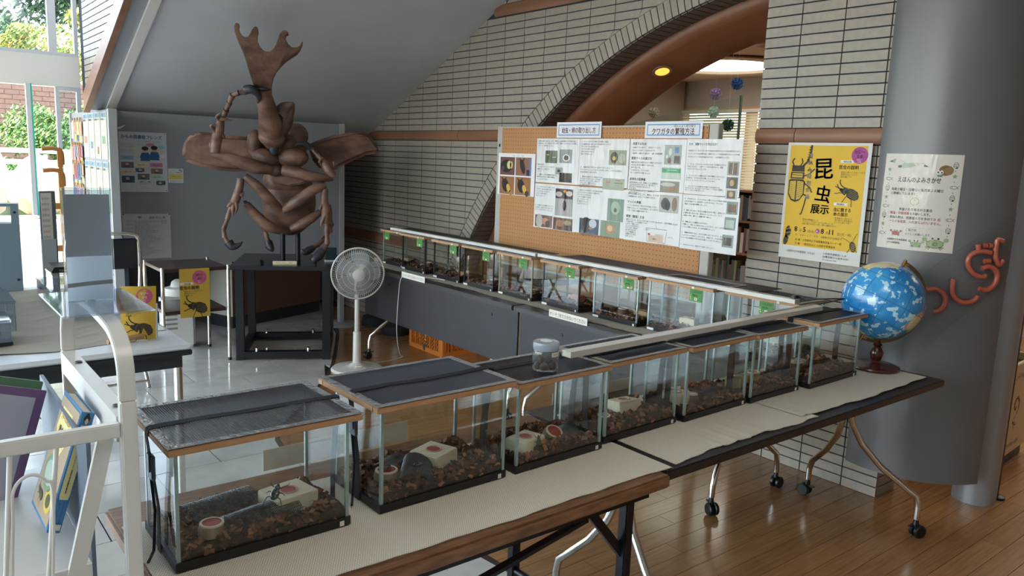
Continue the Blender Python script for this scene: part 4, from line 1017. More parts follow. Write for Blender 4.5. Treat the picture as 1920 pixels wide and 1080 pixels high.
def d1(P):
    para(P, ['産卵木の取り出しをします。飼育ケースの中身をすべて取り出し、', '産卵木をくずして幼虫をさがします。卵はつぶさないように注意し、', 'スプーンで集めて下さい。'], 4, 5, 92)
    photo(P, 22, 19, 50, 38, '#5e6650', [('r', .1, .3, .3, .36, '#d6d4c8'), ('r', .6, .5, .9, .56, '#cfccc0')]); photo(P, 56, 17, 84, 37, '#8d918c', [('e', .55, .62, .3, .28, '#d9d9d4'), ('e', .55, .62, .19, .2, '#4e2a20')])
    para(P, ['用意するもの', 'マイナスドライバー、プリンカップ、', '発酵マット、つまようじ、', 'スプーン'], 4, 42, 42); photo(P, 48, 45, 64, 55, '#a4a69e', [('r', .3, .3, .7, .7, '#2a2622')])
    para(P, ['１　飼育ケースから産卵木を取り出し、', '産卵木の皮をむいて樹皮を確認し、', 'マットとわけておく。'], 4, 58, 50); photo(P, 57, 53, 86, 67, '#2e1f1b', [('e', .5, .5, .35, .35, '#412a22')])
note('sheet under the left heading with green box and brown log photographs', 3.893, 3.496, 1.360, 1.637, d1)
def d2(P):
    para(P, ['４　マイナスドライバーを使って木を割り、幼虫の', 'いる場所をさがします。出てきた幼虫はスプーンでとり', 'プリンカップに入れておきます。', '　カップに一匹ずつ入れて', 'あまりさわらないように', '置いておきましょう。'], 4, 5, 60); P.rect(70, 14, 98, 14.1, INK)
    photo(P, 62, 16, 95, 36, '#8f9878', [('e', .3, .5, .22, .4, '#3b2c1c'), ('e', .3, .55, .1, .15, '#c9b44c'), ('e', .75, .55, .2, .35, '#aeb0a0')])
    para(P, ['５　幼虫が出てきたら一匹ずつプリンカップに', 'マットといっしょに入れてふたをします。フタには空気の', 'あなをあけておきます。'], 4, 42, 84)
    para(P, ['６　菌糸びんを使うとき、幼虫はキリンの', 'あなに入れてふたをします。フタはびん', 'のかべにそって二三ヶ月に一回かえて', '下さい。また、温度が上がると', 'びんの中の水分が多くなるので', '注意しましょう。'], 4, 56, 46, lead=3.0); photo(P, 52, 56, 94, 71, '#a6ad96', [('r', .15, .3, .35, .36, '#b8574c'), ('r', .55, .35, .95, .4, '#6a6660'), ('r', .6, .1, .8, .16, '#b8574c')])
note('upper sheet second from the left, photograph of two yellow and black cups', 3.494, 3.087, 1.361, 1.637, d2)
def d3(P):
    P.text('用意するもの', 5, 8, 4, INK, .03)
    para(P, ['①飼育ケース（虫かご）　②昆虫ゼリー（えさ）', '③マット（くぬぎ、こならのおがくず）', '④産卵木　⑤登り木（枯れ木）　⑥霧（常温保温用）'], 5, 12.5, 55, lead=4)
    P.text('飼育ケースの選び方', 4, 28, 4, INK, .03)
    para(P, ['　飼育するクワガタのおおきさによって飼育ケースの大きさを', 'かえます。おすすめの飼育ケースのサイズは、', 'Ｍサイズ以上です。', '　７ｃｍ以上ならＬ、５～７ｃｍなら', 'Ｍ、５ｃｍ以下ならＳを使いましょう。'], 4, 33, 56, lead=3.6)
    P.text('産卵木の前準備', 3, 57, 4, INK, .03)
    para(P, ['　産卵木は水につけ、乾燥している場合は', '半日以上水の中にひたして、使う日に', '皮をむいて半日ほどかわかして', 'おきます。', '　一日ひなかげぼしをして、産卵木の', '皮をはぎます。'], 3, 61, 52, lead=2.8)
    photo(P, 64, 8, 92, 33, '#9fa9a4', [('r', .6, .1, .85, .4, '#4d78b4'), ('e', .35, .35, .1, .2, '#d6d6d0'), ('r', .6, .55, .95, .95, '#46342e'), ('e', .3, .8, .1, .16, '#7a4a38'), ('e', .15, .6, .06, .1, '#e2e2dc')])
    photo(P, 61, 38, 93, 52, '#c4d3c2', [('r', .0, .05, 1, .45, '#4da06a'), ('r', .3, .15, .8, .25, '#8fd0a4')]); photo(P, 60, 56, 92, 70, '#8c8576', [('e', .4, .3, .4, .2, '#c6c2b6'), ('e', .65, .75, .35, .2, '#a0785a')])
note('upper sheet with bold subheadings and a green labelled photograph', 3.082, 2.683, 1.357, 1.637, d3)
def d4(P):
    P.text('なぜ、発酵マットを作るのか？', 4, 9, 4, INK, .03, w=52)
    para(P, ['　幼虫用マット（えさくず）だけでは幼虫が成長するのに十分な栄養が足りません。', 'そこで、マットに添加物を加え、発酵させることで幼虫が成長するのに十分な栄養', 'がつまったマットを作る必要があります。これが発酵マットです。'], 4, 18, 94, lead=4.6)
    para(P, ['１　マット（さきのつぶつぶのないもの）を容器の大きさの', '半分に入れます。この時マットをかき混ぜるので、容器', 'が小さくならないようにする。'], 4, 38, 70); para(P, ['２　マットにフスマ（小麦粉のカス）をほぐ程度をふりかけてよく', 'かき混ぜる。フスマを加えると栄養、マット１０リットルに', 'たいして、５リットル（５００ｃｃ）になります。'], 3, 55, 70); para(P, ['３　マットにフスマ全体をかき混ぜて水を加えたら、', '水分をふくむ。手でにぎってかたまる、くずれない程度に', 'がいいくらいに混ぜましょう。'], 2, 71, 70, lead=3)
    for k, (y, c) in enumerate(((32, '#6a4a34'), (54, '#4a4440'), (72, '#6a6454'))): photo(P, 77, y, 96, y + 19 - k * 3, ['#8fa097', '#5a544e', '#c6c9c4'][k], [('r', .12, .08, .88, .95, c), ('r', .46, .1, .52, .9, '#d0ccc0') if k == 0 else ('e', .5, .5, .2, .3, '#c4a06c')])
note('top right sheet of the board, three small photographs down its right side', 2.681, 2.335, 1.355, 1.639, d4)
def d5(P):
    para(P, ['２　マイナスドライバーを使って木を', 'わります。木のかたい所をさがして', 'すこしずつわっていきます。', 'とちゅうで幼虫が出て', 'きたら、ゆっくり'], 4, 6, 44); para(P, ['３　幼虫がいたら慎重にカップへ', '入れます。あまりさわらないよう', 'スプーンなどですくいましょう。'], 3, 36, 44)
    photo(P, 52, 6, 92, 48, '#a9a6a4', [('r', 0, 0, 1, .36, '#3c2a22'), ('e', .55, .08, .1, .06, '#e08c3c'), ('e', .55, .62, .1, .2, '#2a1a14'), ('r', .53, .2, .57, .45, '#3a2a22'), ('e', .2, .2, .2, .1, '#c4b8ac'), ('e', .8, .16, .2, .1, '#c9beb2')])
    photo(P, 4, 51, 46, 70, '#7a5144', [('e', .25, .5, .2, .6, '#b8b4aa'), ('e', .6, .5, .2, .3, '#c88a70'), ('e', .75, .7, .14, .3, '#2e1c16')]); photo(P, 49, 52, 94, 71, '#6d4a34', [('e', .35, .45, .2, .3, '#a8745a'), ('r', .6, .6, 1, 1, '#38241a'), ('e', .75, .35, .2, .2, '#9a8668')])
note('bottom left instruction sheet with a drill and reddish wood photographs', 3.895, 3.502, 1.070, 1.352, d5)
def d6(P):
    para(P, ['７　幼虫がたくさんの大きさになったら一度に出しておき、', 'ようじにマットをよくしておきます。幼虫を分けて、', 'かべ（うち）などに水をつけて、', 'してケースの温度をたもちます。', 'また、入れておくところは', '暗い場所がいいでしょう。', 'ではえさをやりましょう。'], 3, 6, 52, lead=3.3)
    photo(P, 66, 14, 97, 45, '#7f9484', [('e', .5, .4, .3, .3, '#a9b6a4'), ('e', .5, .5, .1, .1, '#5a6a54')]); photo(P, 10, 46, 50, 72 - 4, '#42546c', [('e', .35, .4, .3, .5, '#2c2624'), ('e', .7, .3, .2, .3, '#c9c9d0'), ('e', .6, .62, .1, .1, '#8a6a50')]); photo(P, 54, 46, 92, 68, '#7d927e', [('e', .5, .5, .26, .34, '#b98a66'), ('e', .5, .45, .14, .2, '#dcb48e')])
    P.text('７番目にふくらんだマットのようす（くぬぎのマット）', 12, 70.5, 2, INK, w=70)
note('bottom sheet second from the left with two large teal photographs', 3.503, 3.092, 1.072, 1.352, d6)
def d7(P):
    para(P, ['産卵木を保護します。また、樹皮は、かくれ家', 'と転倒時のあしばとしても活用できます。'], 4, 6, 56)
    P.text('マットの準備', 4, 18, 4, INK, .03); para(P, ['　マットには水分を、かりかりかが出しやすい', '状態にしましょう。水分の目安は、マットを手で', 'にぎって固まる程度が目安です。'], 4, 22, 56)
    P.text('飼育（繁殖）方法', 3, 38, 4, INK, .03); para(P, ['　飼育ケースには、オスとメスを一匹（一ペア）を入れます。交尾が確認したらオ', 'スを取り出し、メスの飼育ケースに', 'します。一緒に入れて', 'おくとメスがけがをし', 'たりします。飼育の', 'はじめてからは、', 'マットが乾燥した', 'ら霧吹きでしめら', 'せましょう。'], 3, 42, 92, lead=2.9)
    photo(P, 62, 4, 94, 26, '#b5b2aa', [('e', .3, .5, .22, .36, '#3f3a38'), ('e', .45, .6, .14, .3, '#342f2e'), ('e', .8, .5, .13, .42, '#8a7258')])
    P.line([(42, 50), (44, 68), (76, 68), (78, 52)], .5, INK); P.line([(40, 50), (78, 50)], .5, INK, 2); P.rect(46, 59, 58, 68, '#d9b9a2', 2); P.rect(58, 57, 72, 68, '#d9b9a2', 2); P.text('産卵木', 54, 65, 2.6, INK, .02); P.ell(47, 58, 2, 1.5, '#b02f33', 3); P.text('昆虫ゼリー', 40, 53, 2, INK); P.text('止まり木', 80, 60, 2, INK); P.text('マット（おがくず）', 64, 70.5, 2, INK)
    P.line([(60, 50), (58, 44)], .4, INK)
note('bottom sheet with a line drawing of a rearing case and pink blocks', 3.092, 2.686, 1.070, 1.354, d7)
def d8(P):
    for i, (y, ls) in enumerate(((7, ['４　水を加えたら、マットをぎゅっと握ってマットが固まる程度', 'の水分が適正です。水分が多く入れすぎたなら、マットなど', '追加して水分量を調整しましょう。']), (24, ['５　適所（かくはん）できたら容器の口を布で覆い、容器より少', 'し密閉に使いますように（日あたり）にしましょう。テレビ', 'の暖かい所に（置く）と発酵が早く進むよ。']), (41, ['６　発酵には二～三週間ほどかかります。', '１週間に二、三回くらい空気を入れよくしてください。また、水分が蒸発し', 'てマットが乾いていたら、少し水分を追加しましょう。']), (57, ['７　発酵が安定すると、マットが茶っぽくなります。ある', 'ていどマットの色がこいだったら、完成です。かれは発酵した', 'マットなら発酵ができてからも使うことができますよ。']))): para(P, ls, 4 - i * .5, y, 74 if i < 2 else 80, lead=3.8)
    P.text('８　完成するときは、乾燥させて保存しましょう。', 2, 75, 2.2, INK, w=60)
    for k, (y, c) in enumerate(((6, '#7a5a40'), (28, '#b4c0b6'), (53, '#4e4038'))): photo(P, 79 - k * 1.5, y, 97 - k * 1.5, y + 17, '#7f958a', [('r', .12, .2, .88, .85, c)])
note('bottom right sheet of the board, hanging past its right post', 2.683, 2.326, 1.066, 1.352, d8)
def heading(label, yl, yr, z0, z1, txt, ruby=None):
    W_, Hh = yl - yr, z1 - z0; s_ = sheet('heading_card', label, 'sign', W_, Hh, (BX - .009, yl, z0), -PI / 2, '#e6e5ea', group='heading cards with blue border')
    uh = 100 * Hh / W_; P = Print(); bl = '#6f93c4'
    for r_ in ((4, 3.5, 96, 5), (4, uh - 5, 96, uh - 3.5), (4, 5, 5.5, uh - 5), (94.5, 5, 96, uh - 5)): P.rect(*r_, bl)
    P.text(txt, 50, uh * .68 if not ruby else uh * .76, 9.5, '#a8323e', .016, align='C', w=76 if not ruby else 74)
    if ruby: P.text(ruby, 70, uh * .34, 4, '#a8323e', .02, align='C', w=36)
    P.build('lettering', s_, upright(W_, Hh, 100, uh))
heading('heading card on the left of the board about taking out larvae and eggs', 3.705, 3.316, 1.642, 1.736, '幼虫・卵の取り出し方')
heading('wider heading card at the right of the board about breeding stag beetles', 2.977, 2.586, 1.642, 1.731, 'クワガタの繁殖方法', 'はんしょくほうほう')

# ================================================================== posters
def beetle_print(P, cx, cy, s, a, c='#2a2620', c2=None, horn=True, l=2):
    """engraved side view of a horned beetle, head towards -x before turning"""
    ca, sa = math.cos(a), math.sin(a)
    def q(p): return (cx + s * (p[0] * ca - p[1] * sa), cy + s * (p[0] * sa + p[1] * ca))
    c2 = c2 or '#8f7a2c'
    P.poly([q(p) for p in ((-.1, -.42), (.3, -.52), (.8, -.46), (1.1, -.15), (1.12, .12), (.9, .36), (.4, .42), (0, .34), (-.15, 0))], c, l)
    for k in range(5): P.line([q((.0 + k * .02, -.30 + .13 * k)), q((.5, -.38 + .15 * k)), q((1.0, -.2 + .11 * k))], s * .03, c2, l + 1)
    P.poly([q(p) for p in ((-.14, -.38), (-.5, -.36), (-.66, -.1), (-.6, .22), (-.2, .34), (-.1, .0))], c, l)
    P.line([q((-.3, -.3)), q((-.42, 0)), q((-.3, .25))], s * .04, c2, l + 1)
    P.poly([q(p) for p in ((-.6, -.18), (-.86, -.12), (-.88, .12), (-.62, .2))], c, l)
    if horn:
        P.line([q(p) for p in ((-.5, -.28), (-.9, -.36), (-1.15, -.55), (-1.2, -.8))], s * .1, c, l); P.line([q(p) for p in ((-.8, .0), (-1.1, -.1), (-1.3, -.3))], s * .09, c, l)
    for (x, y, dx, dy) in ((-.5, .2, -.6, .3), (.0, .35, -.15, .55), (.55, .38, .3, .5), (-.6, -.0, -.7, -.05)):
        P.line([q((x, y)), q((x + dx * .5, y + dy * .45)), q((x + dx * .8, y + dy)), q((x + dx * 1.15, y + dy * 1.2))], s * .07, c, l)
def stag_print(P, cx, cy, s, c='#332c1e', c2='#cba93c', l=2):
    P.poly([(cx - .8 * s, cy - .1 * s), (cx - .62 * s, cy - .2 * s), (cx + .62 * s, cy - .2 * s), (cx + .85 * s, cy), (cx + .8 * s, cy + 1.2 * s), (cx + .4 * s, cy + 1.75 * s), (cx, cy + 1.9 * s), (cx - .45 * s, cy + 1.75 * s), (cx - .8 * s, cy + 1.2 * s)], c, l)
    P.poly([(cx - .68 * s, cy + 0 * s), (cx - .06 * s, cy - .05 * s), (cx - .06 * s, cy + 1.7 * s), (cx - .4 * s, cy + 1.6 * s), (cx - .7 * s, cy + 1.1 * s)], c2, l + 1)
    P.poly([(cx + .06 * s, cy - .05 * s), (cx + .7 * s, cy + 0 * s), (cx + .72 * s, cy + 1.1 * s), (cx + .4 * s, cy + 1.6 * s), (cx + .06 * s, cy + 1.7 * s)], c2, l + 1)
    for k in range(7): P.line([(cx + .1 * s, cy + (.25 + .2 * k) * s), (cx + .62 * s, cy + (.05 + .2 * k) * s)], s * .025, c, l + 2); P.line([(cx - .6 * s, cy + (.3 + .18 * k) * s), (cx - .3 * s, cy + (.35 + .18 * k) * s)], s * .02, c, l + 2)
    P.poly([(cx - .65 * s, cy - .85 * s), (cx + .7 * s, cy - .85 * s), (cx + .72 * s, cy - .25 * s), (cx - .7 * s, cy - .25 * s)], c, l); P.poly([(cx - .5 * s, cy - .75 * s), (cx + .55 * s, cy - .75 * s), (cx + .55 * s, cy - .36 * s), (cx - .55 * s, cy - .36 * s)], c2, l + 1); P.line([(cx - .5 * s, cy - .6 * s), (cx + .5 * s, cy - .55 * s)], s * .05, c, l + 2)
    P.poly([(cx - .6 * s, cy - 1.45 * s), (cx + .65 * s, cy - 1.45 * s), (cx + .7 * s, cy - .9 * s), (cx - .62 * s, cy - .9 * s)], c, l)
    P.line([(cx + .5 * s, cy - 1.4 * s), (cx + .9 * s, cy - 1.8 * s), (cx + 1.15 * s, cy - 2.5 * s), (cx + 1.2 * s, cy - 3.3 * s)], s * .2, c, l)
    for k in range(6): P.poly([(cx + (.98 + .03 * k) * s, cy - (1.9 + .22 * k) * s), (cx + (.78 + .03 * k) * s, cy - (2.02 + .22 * k) * s), (cx + (1.0 + .03 * k) * s, cy - (2.06 + .22 * k) * s)], c, l)
    P.line([(cx - .4 * s, cy - 1.4 * s), (cx - .62 * s, cy - 1.8 * s), (cx - .4 * s, cy - 2.1 * s)], s * .13, c, l); P.line([(cx + .2 * s, cy - 1.4 * s), (cx + .45 * s, cy - 1.75 * s), (cx + .32 * s, cy - 2.1 * s)], s * .12, c, l)
    P.line([(cx + .7 * s, cy + .1 * s), (cx + 1.35 * s, cy + .5 * s), (cx + 1.6 * s, cy + .95 * s)], s * .12, c, l)
    P.line([(cx + .7 * s, cy + 1.1 * s), (cx + 1.1 * s, cy + 1.3 * s), (cx + .95 * s, cy + 2.1 * s), (cx + .75 * s, cy + 2.9 * s), (cx + .6 * s, cy + 3.0 * s)], s * .13, c, l)
    P.line([(cx + .65 * s, cy - .5 * s), (cx + 1.2 * s, cy - .7 * s), (cx + 1.7 * s, cy - 1.2 * s)], s * .12, c, l)
YL, INKD = '#e0b32c', '#26282e'
def yellow_poster(P):  # 100 x 133 units
    P.rect(3.5, 3, 95.5, 118, YL, 1)
    stag_print(P, 15, 44, 12.5, l=2)
    P.vtext('夏休み特別企画', 30, 17, 5.6, '#e9e6dc', .03, step=1.36, l=6)
    P.text('昆', 48, 38, 24, INKD, .02, align='C', rot=-.06, l=6); P.text('虫', 48.5, 64, 19, INKD, .02, align='C', rot=.10, l=6); P.text('展示', 47, 78, 11, INKD, .035, align='C', l=6)
    P.ell(87, 13, 9.3, 9, '#a8418c', 2, 28); P.text('8/5～', 87, 11.5, 5.5, '#efe6ee', .01, 3, align='C'); P.text('8/8', 87, 16, 5, '#efe6ee', .01, 3, align='C'); P.text('14:00～', 87, 18.6, 1.9, '#efe6ee', .0, 3, align='C'); P.text('16:00', 87, 20.8, 1.9, '#efe6ee', .0, 3, align='C')
    P.rect(66, 18.5, 81, 21.6, '#e6e3da', 2); P.text('特別企画', 74, 21, 2.2, INKD, .02, 3, align='C'); P.text('昆虫の説明', 65, 28, 4.6, INKD, .03, w=22)
    for i, t in enumerate(('昆虫に詳しいスタッフから', '飼育方法について', '話を聞こう！')): P.text(t, 68, 32.5 + 2.5 * i, 2.2, INKD, 0)
    beetle_print(P, 78, 54, 12, .38)
    P.rect(63, 65, 79, 68.2, '#e6e3da', 2); P.text('特別展示', 71, 67.6, 2.2, INKD, .02, 3, align='C'); P.text('虫に関する', 63.5, 74.5, 4.4, INKD, .03, w=20); P.text('本の展示', 63.5, 79.5, 4.4, INKD, .03, w=17)
    for i, t in enumerate(('昆虫展示にあわせて', '虫に関する本を展示！', 'たくさん借りてね！')): P.text(t, 66, 83 + 2.3 * i, 2.1, INKD, 0)
    for i, t in enumerate(('夏休みの特別展示として、', 'カブトムシ・クワガタ・カナブンがやってくる！', '元気に動きまわるようすを、間近で観察できます。')): P.text(t, 27, 87.5 + 2.4 * i, 2.2, INKD, 0, w=(20, 38, 42)[i])
    P.text('8', 18, 101, 7.5, INKD, .03).text('月', 24, 101, 3.4, INKD).text('5', 29, 101, 7.5, INKD, .03).text('日(火)', 35, 101, 3.4, INKD, w=8.5).ell(47, 98.5, 2.6, 2.6, '#a8418c', 2).text('▶', 45.8, 99.6, 2, '#efe6ee', 0, 3).text('8', 51, 101, 7.5, INKD, .03).text('月', 57, 101, 3.4, INKD).text('11', 61, 101, 7.5, INKD, .03).text('日 (月・祝)', 71, 101, 3.4, INKD, w=16)
    P.text('９：００～１７：００　※最終日は16:00まで', 20, 106, 2.8, INKD, 0, w=57)
    P.text('会 場：小田原市立中央図書館児童コーナー前', 20, 111.5, 2.8, INKD, .01, w=57); P.text('共 催：一般財団法人 小田原市事業協会', 20, 116, 2.8, INKD, .01, w=50)
    for (x, y) in ((10, 104),): # two small insects in the corners
        P.ell(x, y, 3.2, 6, '#332c1e', 2, a=.4); P.ell(x - 1, y - 5, 2, 4, '#332c1e', 2, a=.5); P.ell(x - 2, y + 8, 3, 6, '#3d3422', 2, a=.2)
        for k in range(4): P.line([(x - 3 + k, y - 4 + 4 * k), (x + 4 + k, y - 6 + 4 * k)], .6, '#cba93c', 3)
    P.ell(90, 112, 3.6, 6, '#3d3422', 2, a=-.3); P.line([(90, 106), (92, 100), (94, 97)], .6, '#332c1e'); P.line([(87, 108), (80, 104), (76, 103)], .5, '#332c1e'); P.line([(87, 114), (84, 119)], .7, '#332c1e'); P.line([(93, 114), (95, 117)], .7, '#332c1e')
    for k in range(4): P.line([(88, 109 + 2 * k), (92.5, 110 + 2 * k)], .4, '#cba93c', 3)
    P.text('小田原市立中央図書館（かもめ）', 10, 125.5, 2.9, INKD, .01, w=36); P.text('小田原市南鴨宮1-5-30', 56, 124, 2.6, INKD, .01, w=28); P.text('（JR鴨宮駅から徒歩10分）', 56, 127.5, 2.6, INKD, .01, w=31); P.text('TEL:0465-49-7800', 56, 130.5, 1.6, INKD, 0, w=17)
s_ = sheet('event_poster', 'large yellow insect exhibition poster with white border on the brick pier', 'poster', .424, .565, (WX - .024, 2.208, 1.068), -PI / 2, '#d9d6d0')
P = Print(); yellow_poster(P); P.build('print', s_, upright(.424, .565, 100, 133))

# ================================================================== grey metal column with poster and tube letters
M_col = mat('column_grey', '#6f6e6f', .36, metal=.25, spec=.5, bump=(3, .05, (1, 1, .3)))
CC = (3.84, 1.605); CR = .376
def cylp(R, deg, z): t = math.radians(deg); return (CC[0] + R * math.cos(t), CC[1] + R * math.sin(t), z)
mb = MB(); mb.grid(70, 1, lambda u, v: cylp(CR, 159 + 93 * u, .15 + (TOP - .15) * v)); mb.grid(70, 1, lambda u, v: cylp(CR - .012, 159 + 93 * u, .15 + (TOP - .15) * v))
for (a, b) in ((159, 0), (252, 1)): mb.add([cylp(CR, a, .15), cylp(CR - .012, a, .15), cylp(CR - .012, a, TOP), cylp(CR, a, TOP)], [(0, 1, 2, 3)])
mb.grid(70, 1, lambda u, v: cylp(CR - .012 * v, 159 + 93 * u, .15))
col = struct(mb.build('column', M_col, smooth=30))
def interp(L, a):
    for (a0, z0), (a1, z1) in zip(L, L[1:]):
        if a0 <= a <= a1: return z0 + (z1 - z0) * (a - a0) / (a1 - a0)
    return L[0][1] if a < L[0][0] else L[-1][1]
up_ = [(159, .80), (180, .955), (199.4, 1.084), (206.3, 1.135), (217.5, 1.195), (226.7, 1.25), (235.5, 1.286), (252, 1.36)]
lo_ = [(159, .33), (177, .493), (195.4, .657), (208.6, .784), (217.2, .863), (232, .955), (240.2, 1.019), (252, 1.10)]
mb = MB()
mb.grid(80, 1, lambda u, v: cylp(CR + .004, 159.2 + 92.6 * u, (lo_ if v < .5 else up_) and interp(lo_ if v < .5 else up_, 159.2 + 92.6 * u)))
mb.grid(80, 1, lambda u, v: cylp(CR + .004 * v, 159.2 + 92.6 * u, interp(lo_, 159.2 + 92.6 * u))); mb.grid(80, 1, lambda u, v: cylp(CR + .004 * v, 159.2 + 92.6 * u, interp(up_, 159.2 + 92.6 * u)))
mb.build('diagonal_band', mat('column_band', '#69686a', .38, metal=.25), col, smooth=30)
mb = MB(); mb.lathe([(.092, 0), (.092, TOP)], 40, c=(3.93, 1.325, 0)); mb.build('round_post', mat('column_post', '#98989a', .35, metal=.4), col, smooth=40)
MB().box(4.0, 4.02, 1.25, 1.275, 0, TOP).build('edge_strip', M_black, col)
MB().lathe([(.03, 0), (.03, .012), (.01, .02)], 16, c=(4.03, 1.255, 0)).build('foot_stop', M_black, col)
s_ = thing('story_time_poster', 'white laminated story-time poster with drawn crabs and shells on the grey column', 'poster', CC + (0,))
def colmap(a, b, d): t = math.radians(165.3 + (213.3 - 165.3) * a / 100); R = CR + .0014 + d; return (R * math.cos(t), R * math.sin(t), 1.588 - .412 * b / 131)
mb = MB(); mb.grid(30, 1, lambda u, v: colmap(u * 100, v * 131, 0)); mb.build('paper', mat('paper_cream', '#d6cdc2', .5), s_, smooth=60)
P = Print(); K = '#3a3c3a'; GR = '#93a886'
P.text('えほんのよみきかせ', 22, 38, 8, K, .03, w=54); P.text('毎週土曜日・日曜日と毎月第２火曜日', 14, 50, 4, K, .02, w=66); P.text('に開催しています！', 14, 55.5, 4, K, .02, w=32)
P.ring(47, 64, 5.4, 5, .7, '#c2a23c'); P.text('！', 47, 66.5, 7, '#c2a23c', .01, align='C')
P.text('参加される場合の注意点', 28, 77, 4, K, .02, w=42); P.text('検温・手指消毒', 16, 82.5, 4, '#b0454a', .03, w=26).text('をお願いします。', 43, 82.5, 4, K, .02, w=25).text('〇', 12, 82.3, 3.5, '#8a8a80').text('〇', 12, 88.3, 3.5, '#8a8a80')
P.text('参加人数は、保護者の方を含めて', 16, 88.5, 4, K, .02, w=56).text('８名', 73, 88.5, 4, '#b0454a', .03, w=8).text('～１０名程度、入れ替えは行いません。', 16, 94, 4, '#b0454a', .02, w=66)
for r_ in ((36, 100, 84, 100.3), (36, 112, 84, 112.3), (36, 100, 36.3, 112), (83.7, 100, 84, 112)): P.rect(*r_, '#b8b0a4')
P.text('ご協力を', 40, 104.5, 3.6, K, .01, w=14).text('よろしくお願いします。', 40, 110, 3.6, K, .01, w=32); P.text('小田原市立中央図書館', 16, 119, 3, K, .02, w=27).text('(かもめ図書館)', 16, 123.5, 3, K, .02, w=18)
# gull
P.poly([(6, 11), (14, 7), (26, 10), (30, 13), (24, 17), (12, 12)], GR); P.poly([(30, 13), (40, 12), (44, 16), (34, 19), (26, 20), (24, 16)], '#a9b89c', 2); P.poly([(42, 12), (52, 12), (60, 17), (46, 15)], GR); P.poly([(6, 11), (10, 9), (12, 12)], '#3a4240', 3); P.poly([(54, 14), (60, 17), (53, 17)], '#3a4240', 3); P.rect(20, 16, 25, 19, '#4a544e', 2)
# hermit crab and crabs
P.ell(80, 21, 8, 7, '#7d5f36', 2); P.ell(84, 21, 5, 6, '#8a6a3c', 3); P.line([(76, 18), (84, 16)], .6, '#4a3820', 4); P.ell(71, 23, 2.2, 2.6, '#e6e2d8', 3); P.ell(75.5, 23.5, 2.2, 2.6, '#e6e2d8', 3); P.ell(71.4, 23.6, 1, 1.2, '#1c1c1c', 4); P.ell(75.8, 24, 1, 1.2, '#1c1c1c', 4); P.rect(71, 27, 77, 29.5, '#5f7e62', 3)
def crab(cx, cy, s, c, ec='#1f2320'):
    for sg in (-1, 1):
        P.line([(cx + sg * s * .7, cy), (cx + sg * s * 1.15, cy - s * .45)], s * .22, c, 2); P.ell(cx + sg * s * 1.3, cy - s * .6, s * .32, s * .28, c, 2); P.ell(cx + sg * s * .35, cy - s * .75, s * .24, s * .24, '#e2ded4', 3); P.ell(cx + sg * s * .35, cy - s * .75, s * .15, s * .15, ec, 4)
        for k in range(3): P.line([(cx + sg * s * (.5 + .1 * k), cy + s * .35), (cx + sg * s * (.75 + .2 * k), cy + s * (.8 - .15 * k))], s * .07, K, 2)
    P.ell(cx, cy, s, s * .58, c, 2); P.ring(cx, cy, s, s * .58, s * .05, K, 3); P.ring(cx, cy, s * .25, s * .2, s * .05, K, 3)
crab(78, 120, 10, '#93a878'); crab(55, 122, 6.2, '#9aad80'); crab(27, 109, 5.2, '#b0564c')
def shellp(x, y, k=1): P.ell(x, y, 3, 4, '#cfc7ba', 2); P.ring(x, y, 3, 4, .5, K, 3, 12); P.line([(x - 3, y - 1), (x + 2.6, y - 2)], .5, K, 3); P.line([(x - 2.6, y + 1), (x + 2.8, y)], .5, K, 3); P.ell(x + 1, y + 3, 1.3, 1.2, '#2c2c2a', 3)
def fishp(x, y): P.ring(x, y, 4.2, 1.9, .5, K, 2, 12); P.line([(x + 4, y), (x + 6.4, y - 2)], .5, K, 2); P.line([(x + 4, y), (x + 6, y + 2)], .5, K, 2); P.line([(x - 2, y - 1.4), (x - 2, y + 1.4)], .4, K, 2)
def starp(x, y): P.poly([(x + 3.6 * (1 if k % 2 == 0 else .42) * math.sin(k * PI / 5), y - 3.6 * (1 if k % 2 == 0 else .42) * math.cos(k * PI / 5)) for k in range(10)], '#7f9a76', 2)
for i, f in enumerate((starp, fishp, shellp, starp, fishp, shellp, starp, fishp)): f(8 - .35 * i * .6, 22 + 12.6 * i)
for i, f in enumerate((shellp, starp, fishp, shellp, starp, fishp, shellp)): f(91.5, 14 + 14.5 * i)
for i in range(7): P.ell(8 - .2 * i, 28.5 + 12.6 * i, .5, .9, K, 2); P.ell(91.5, 21.5 + 14.5 * i, .5, .9, K, 2)
P.build('print', s_, colmap)
MB().grid(30, 20, lambda u, v: colmap(u * 100, v * 131, .0042 + .0006 * math.sin(11 * u + 4 * v))).build('laminate', M_lamin, s_, smooth=180)
M_tubel = mat('salmon_tube', '#ad5743', .35, coat=.2)
def smooth_path(pts, n=6):
    out = []; P_ = [Vector(p) for p in pts]
    for i in range(len(P_) - 1):
        a, b, c, d = P_[max(i - 1, 0)], P_[i], P_[i + 1], P_[min(i + 2, len(P_) - 1)]
        for k in range(n):
            t = k / n; out.append(.5 * ((2 * b) + (c - a) * t + (2 * a - 5 * b + 4 * c - d) * t * t + (-a + 3 * b - 3 * c + d) * t ** 3))
    out.append(P_[-1]); return out
def letter(label, strokes, r=.0105, R=.41):
    o = thing('tube_letter', label, 'letter', CC + (0,), group='salmon tube letters on the column')
    for st in strokes:
        q = smooth_path([Vector(cylp(R, a, z)) - Vector(CC + (0,)) for a, z in st], 7) if len(st) > 2 else [Vector(cylp(R, a, z)) - Vector(CC + (0,)) for a, z in st]
        MB().tube(q, r, 12).build('stroke', M_tubel, o, smooth=60)
        m = q[len(q) // 2]; MB().tube([m, Vector((m.x * CR / R, m.y * CR / R, m.z))], .003, 6).build('standoff', M_chrome, o)
    return o
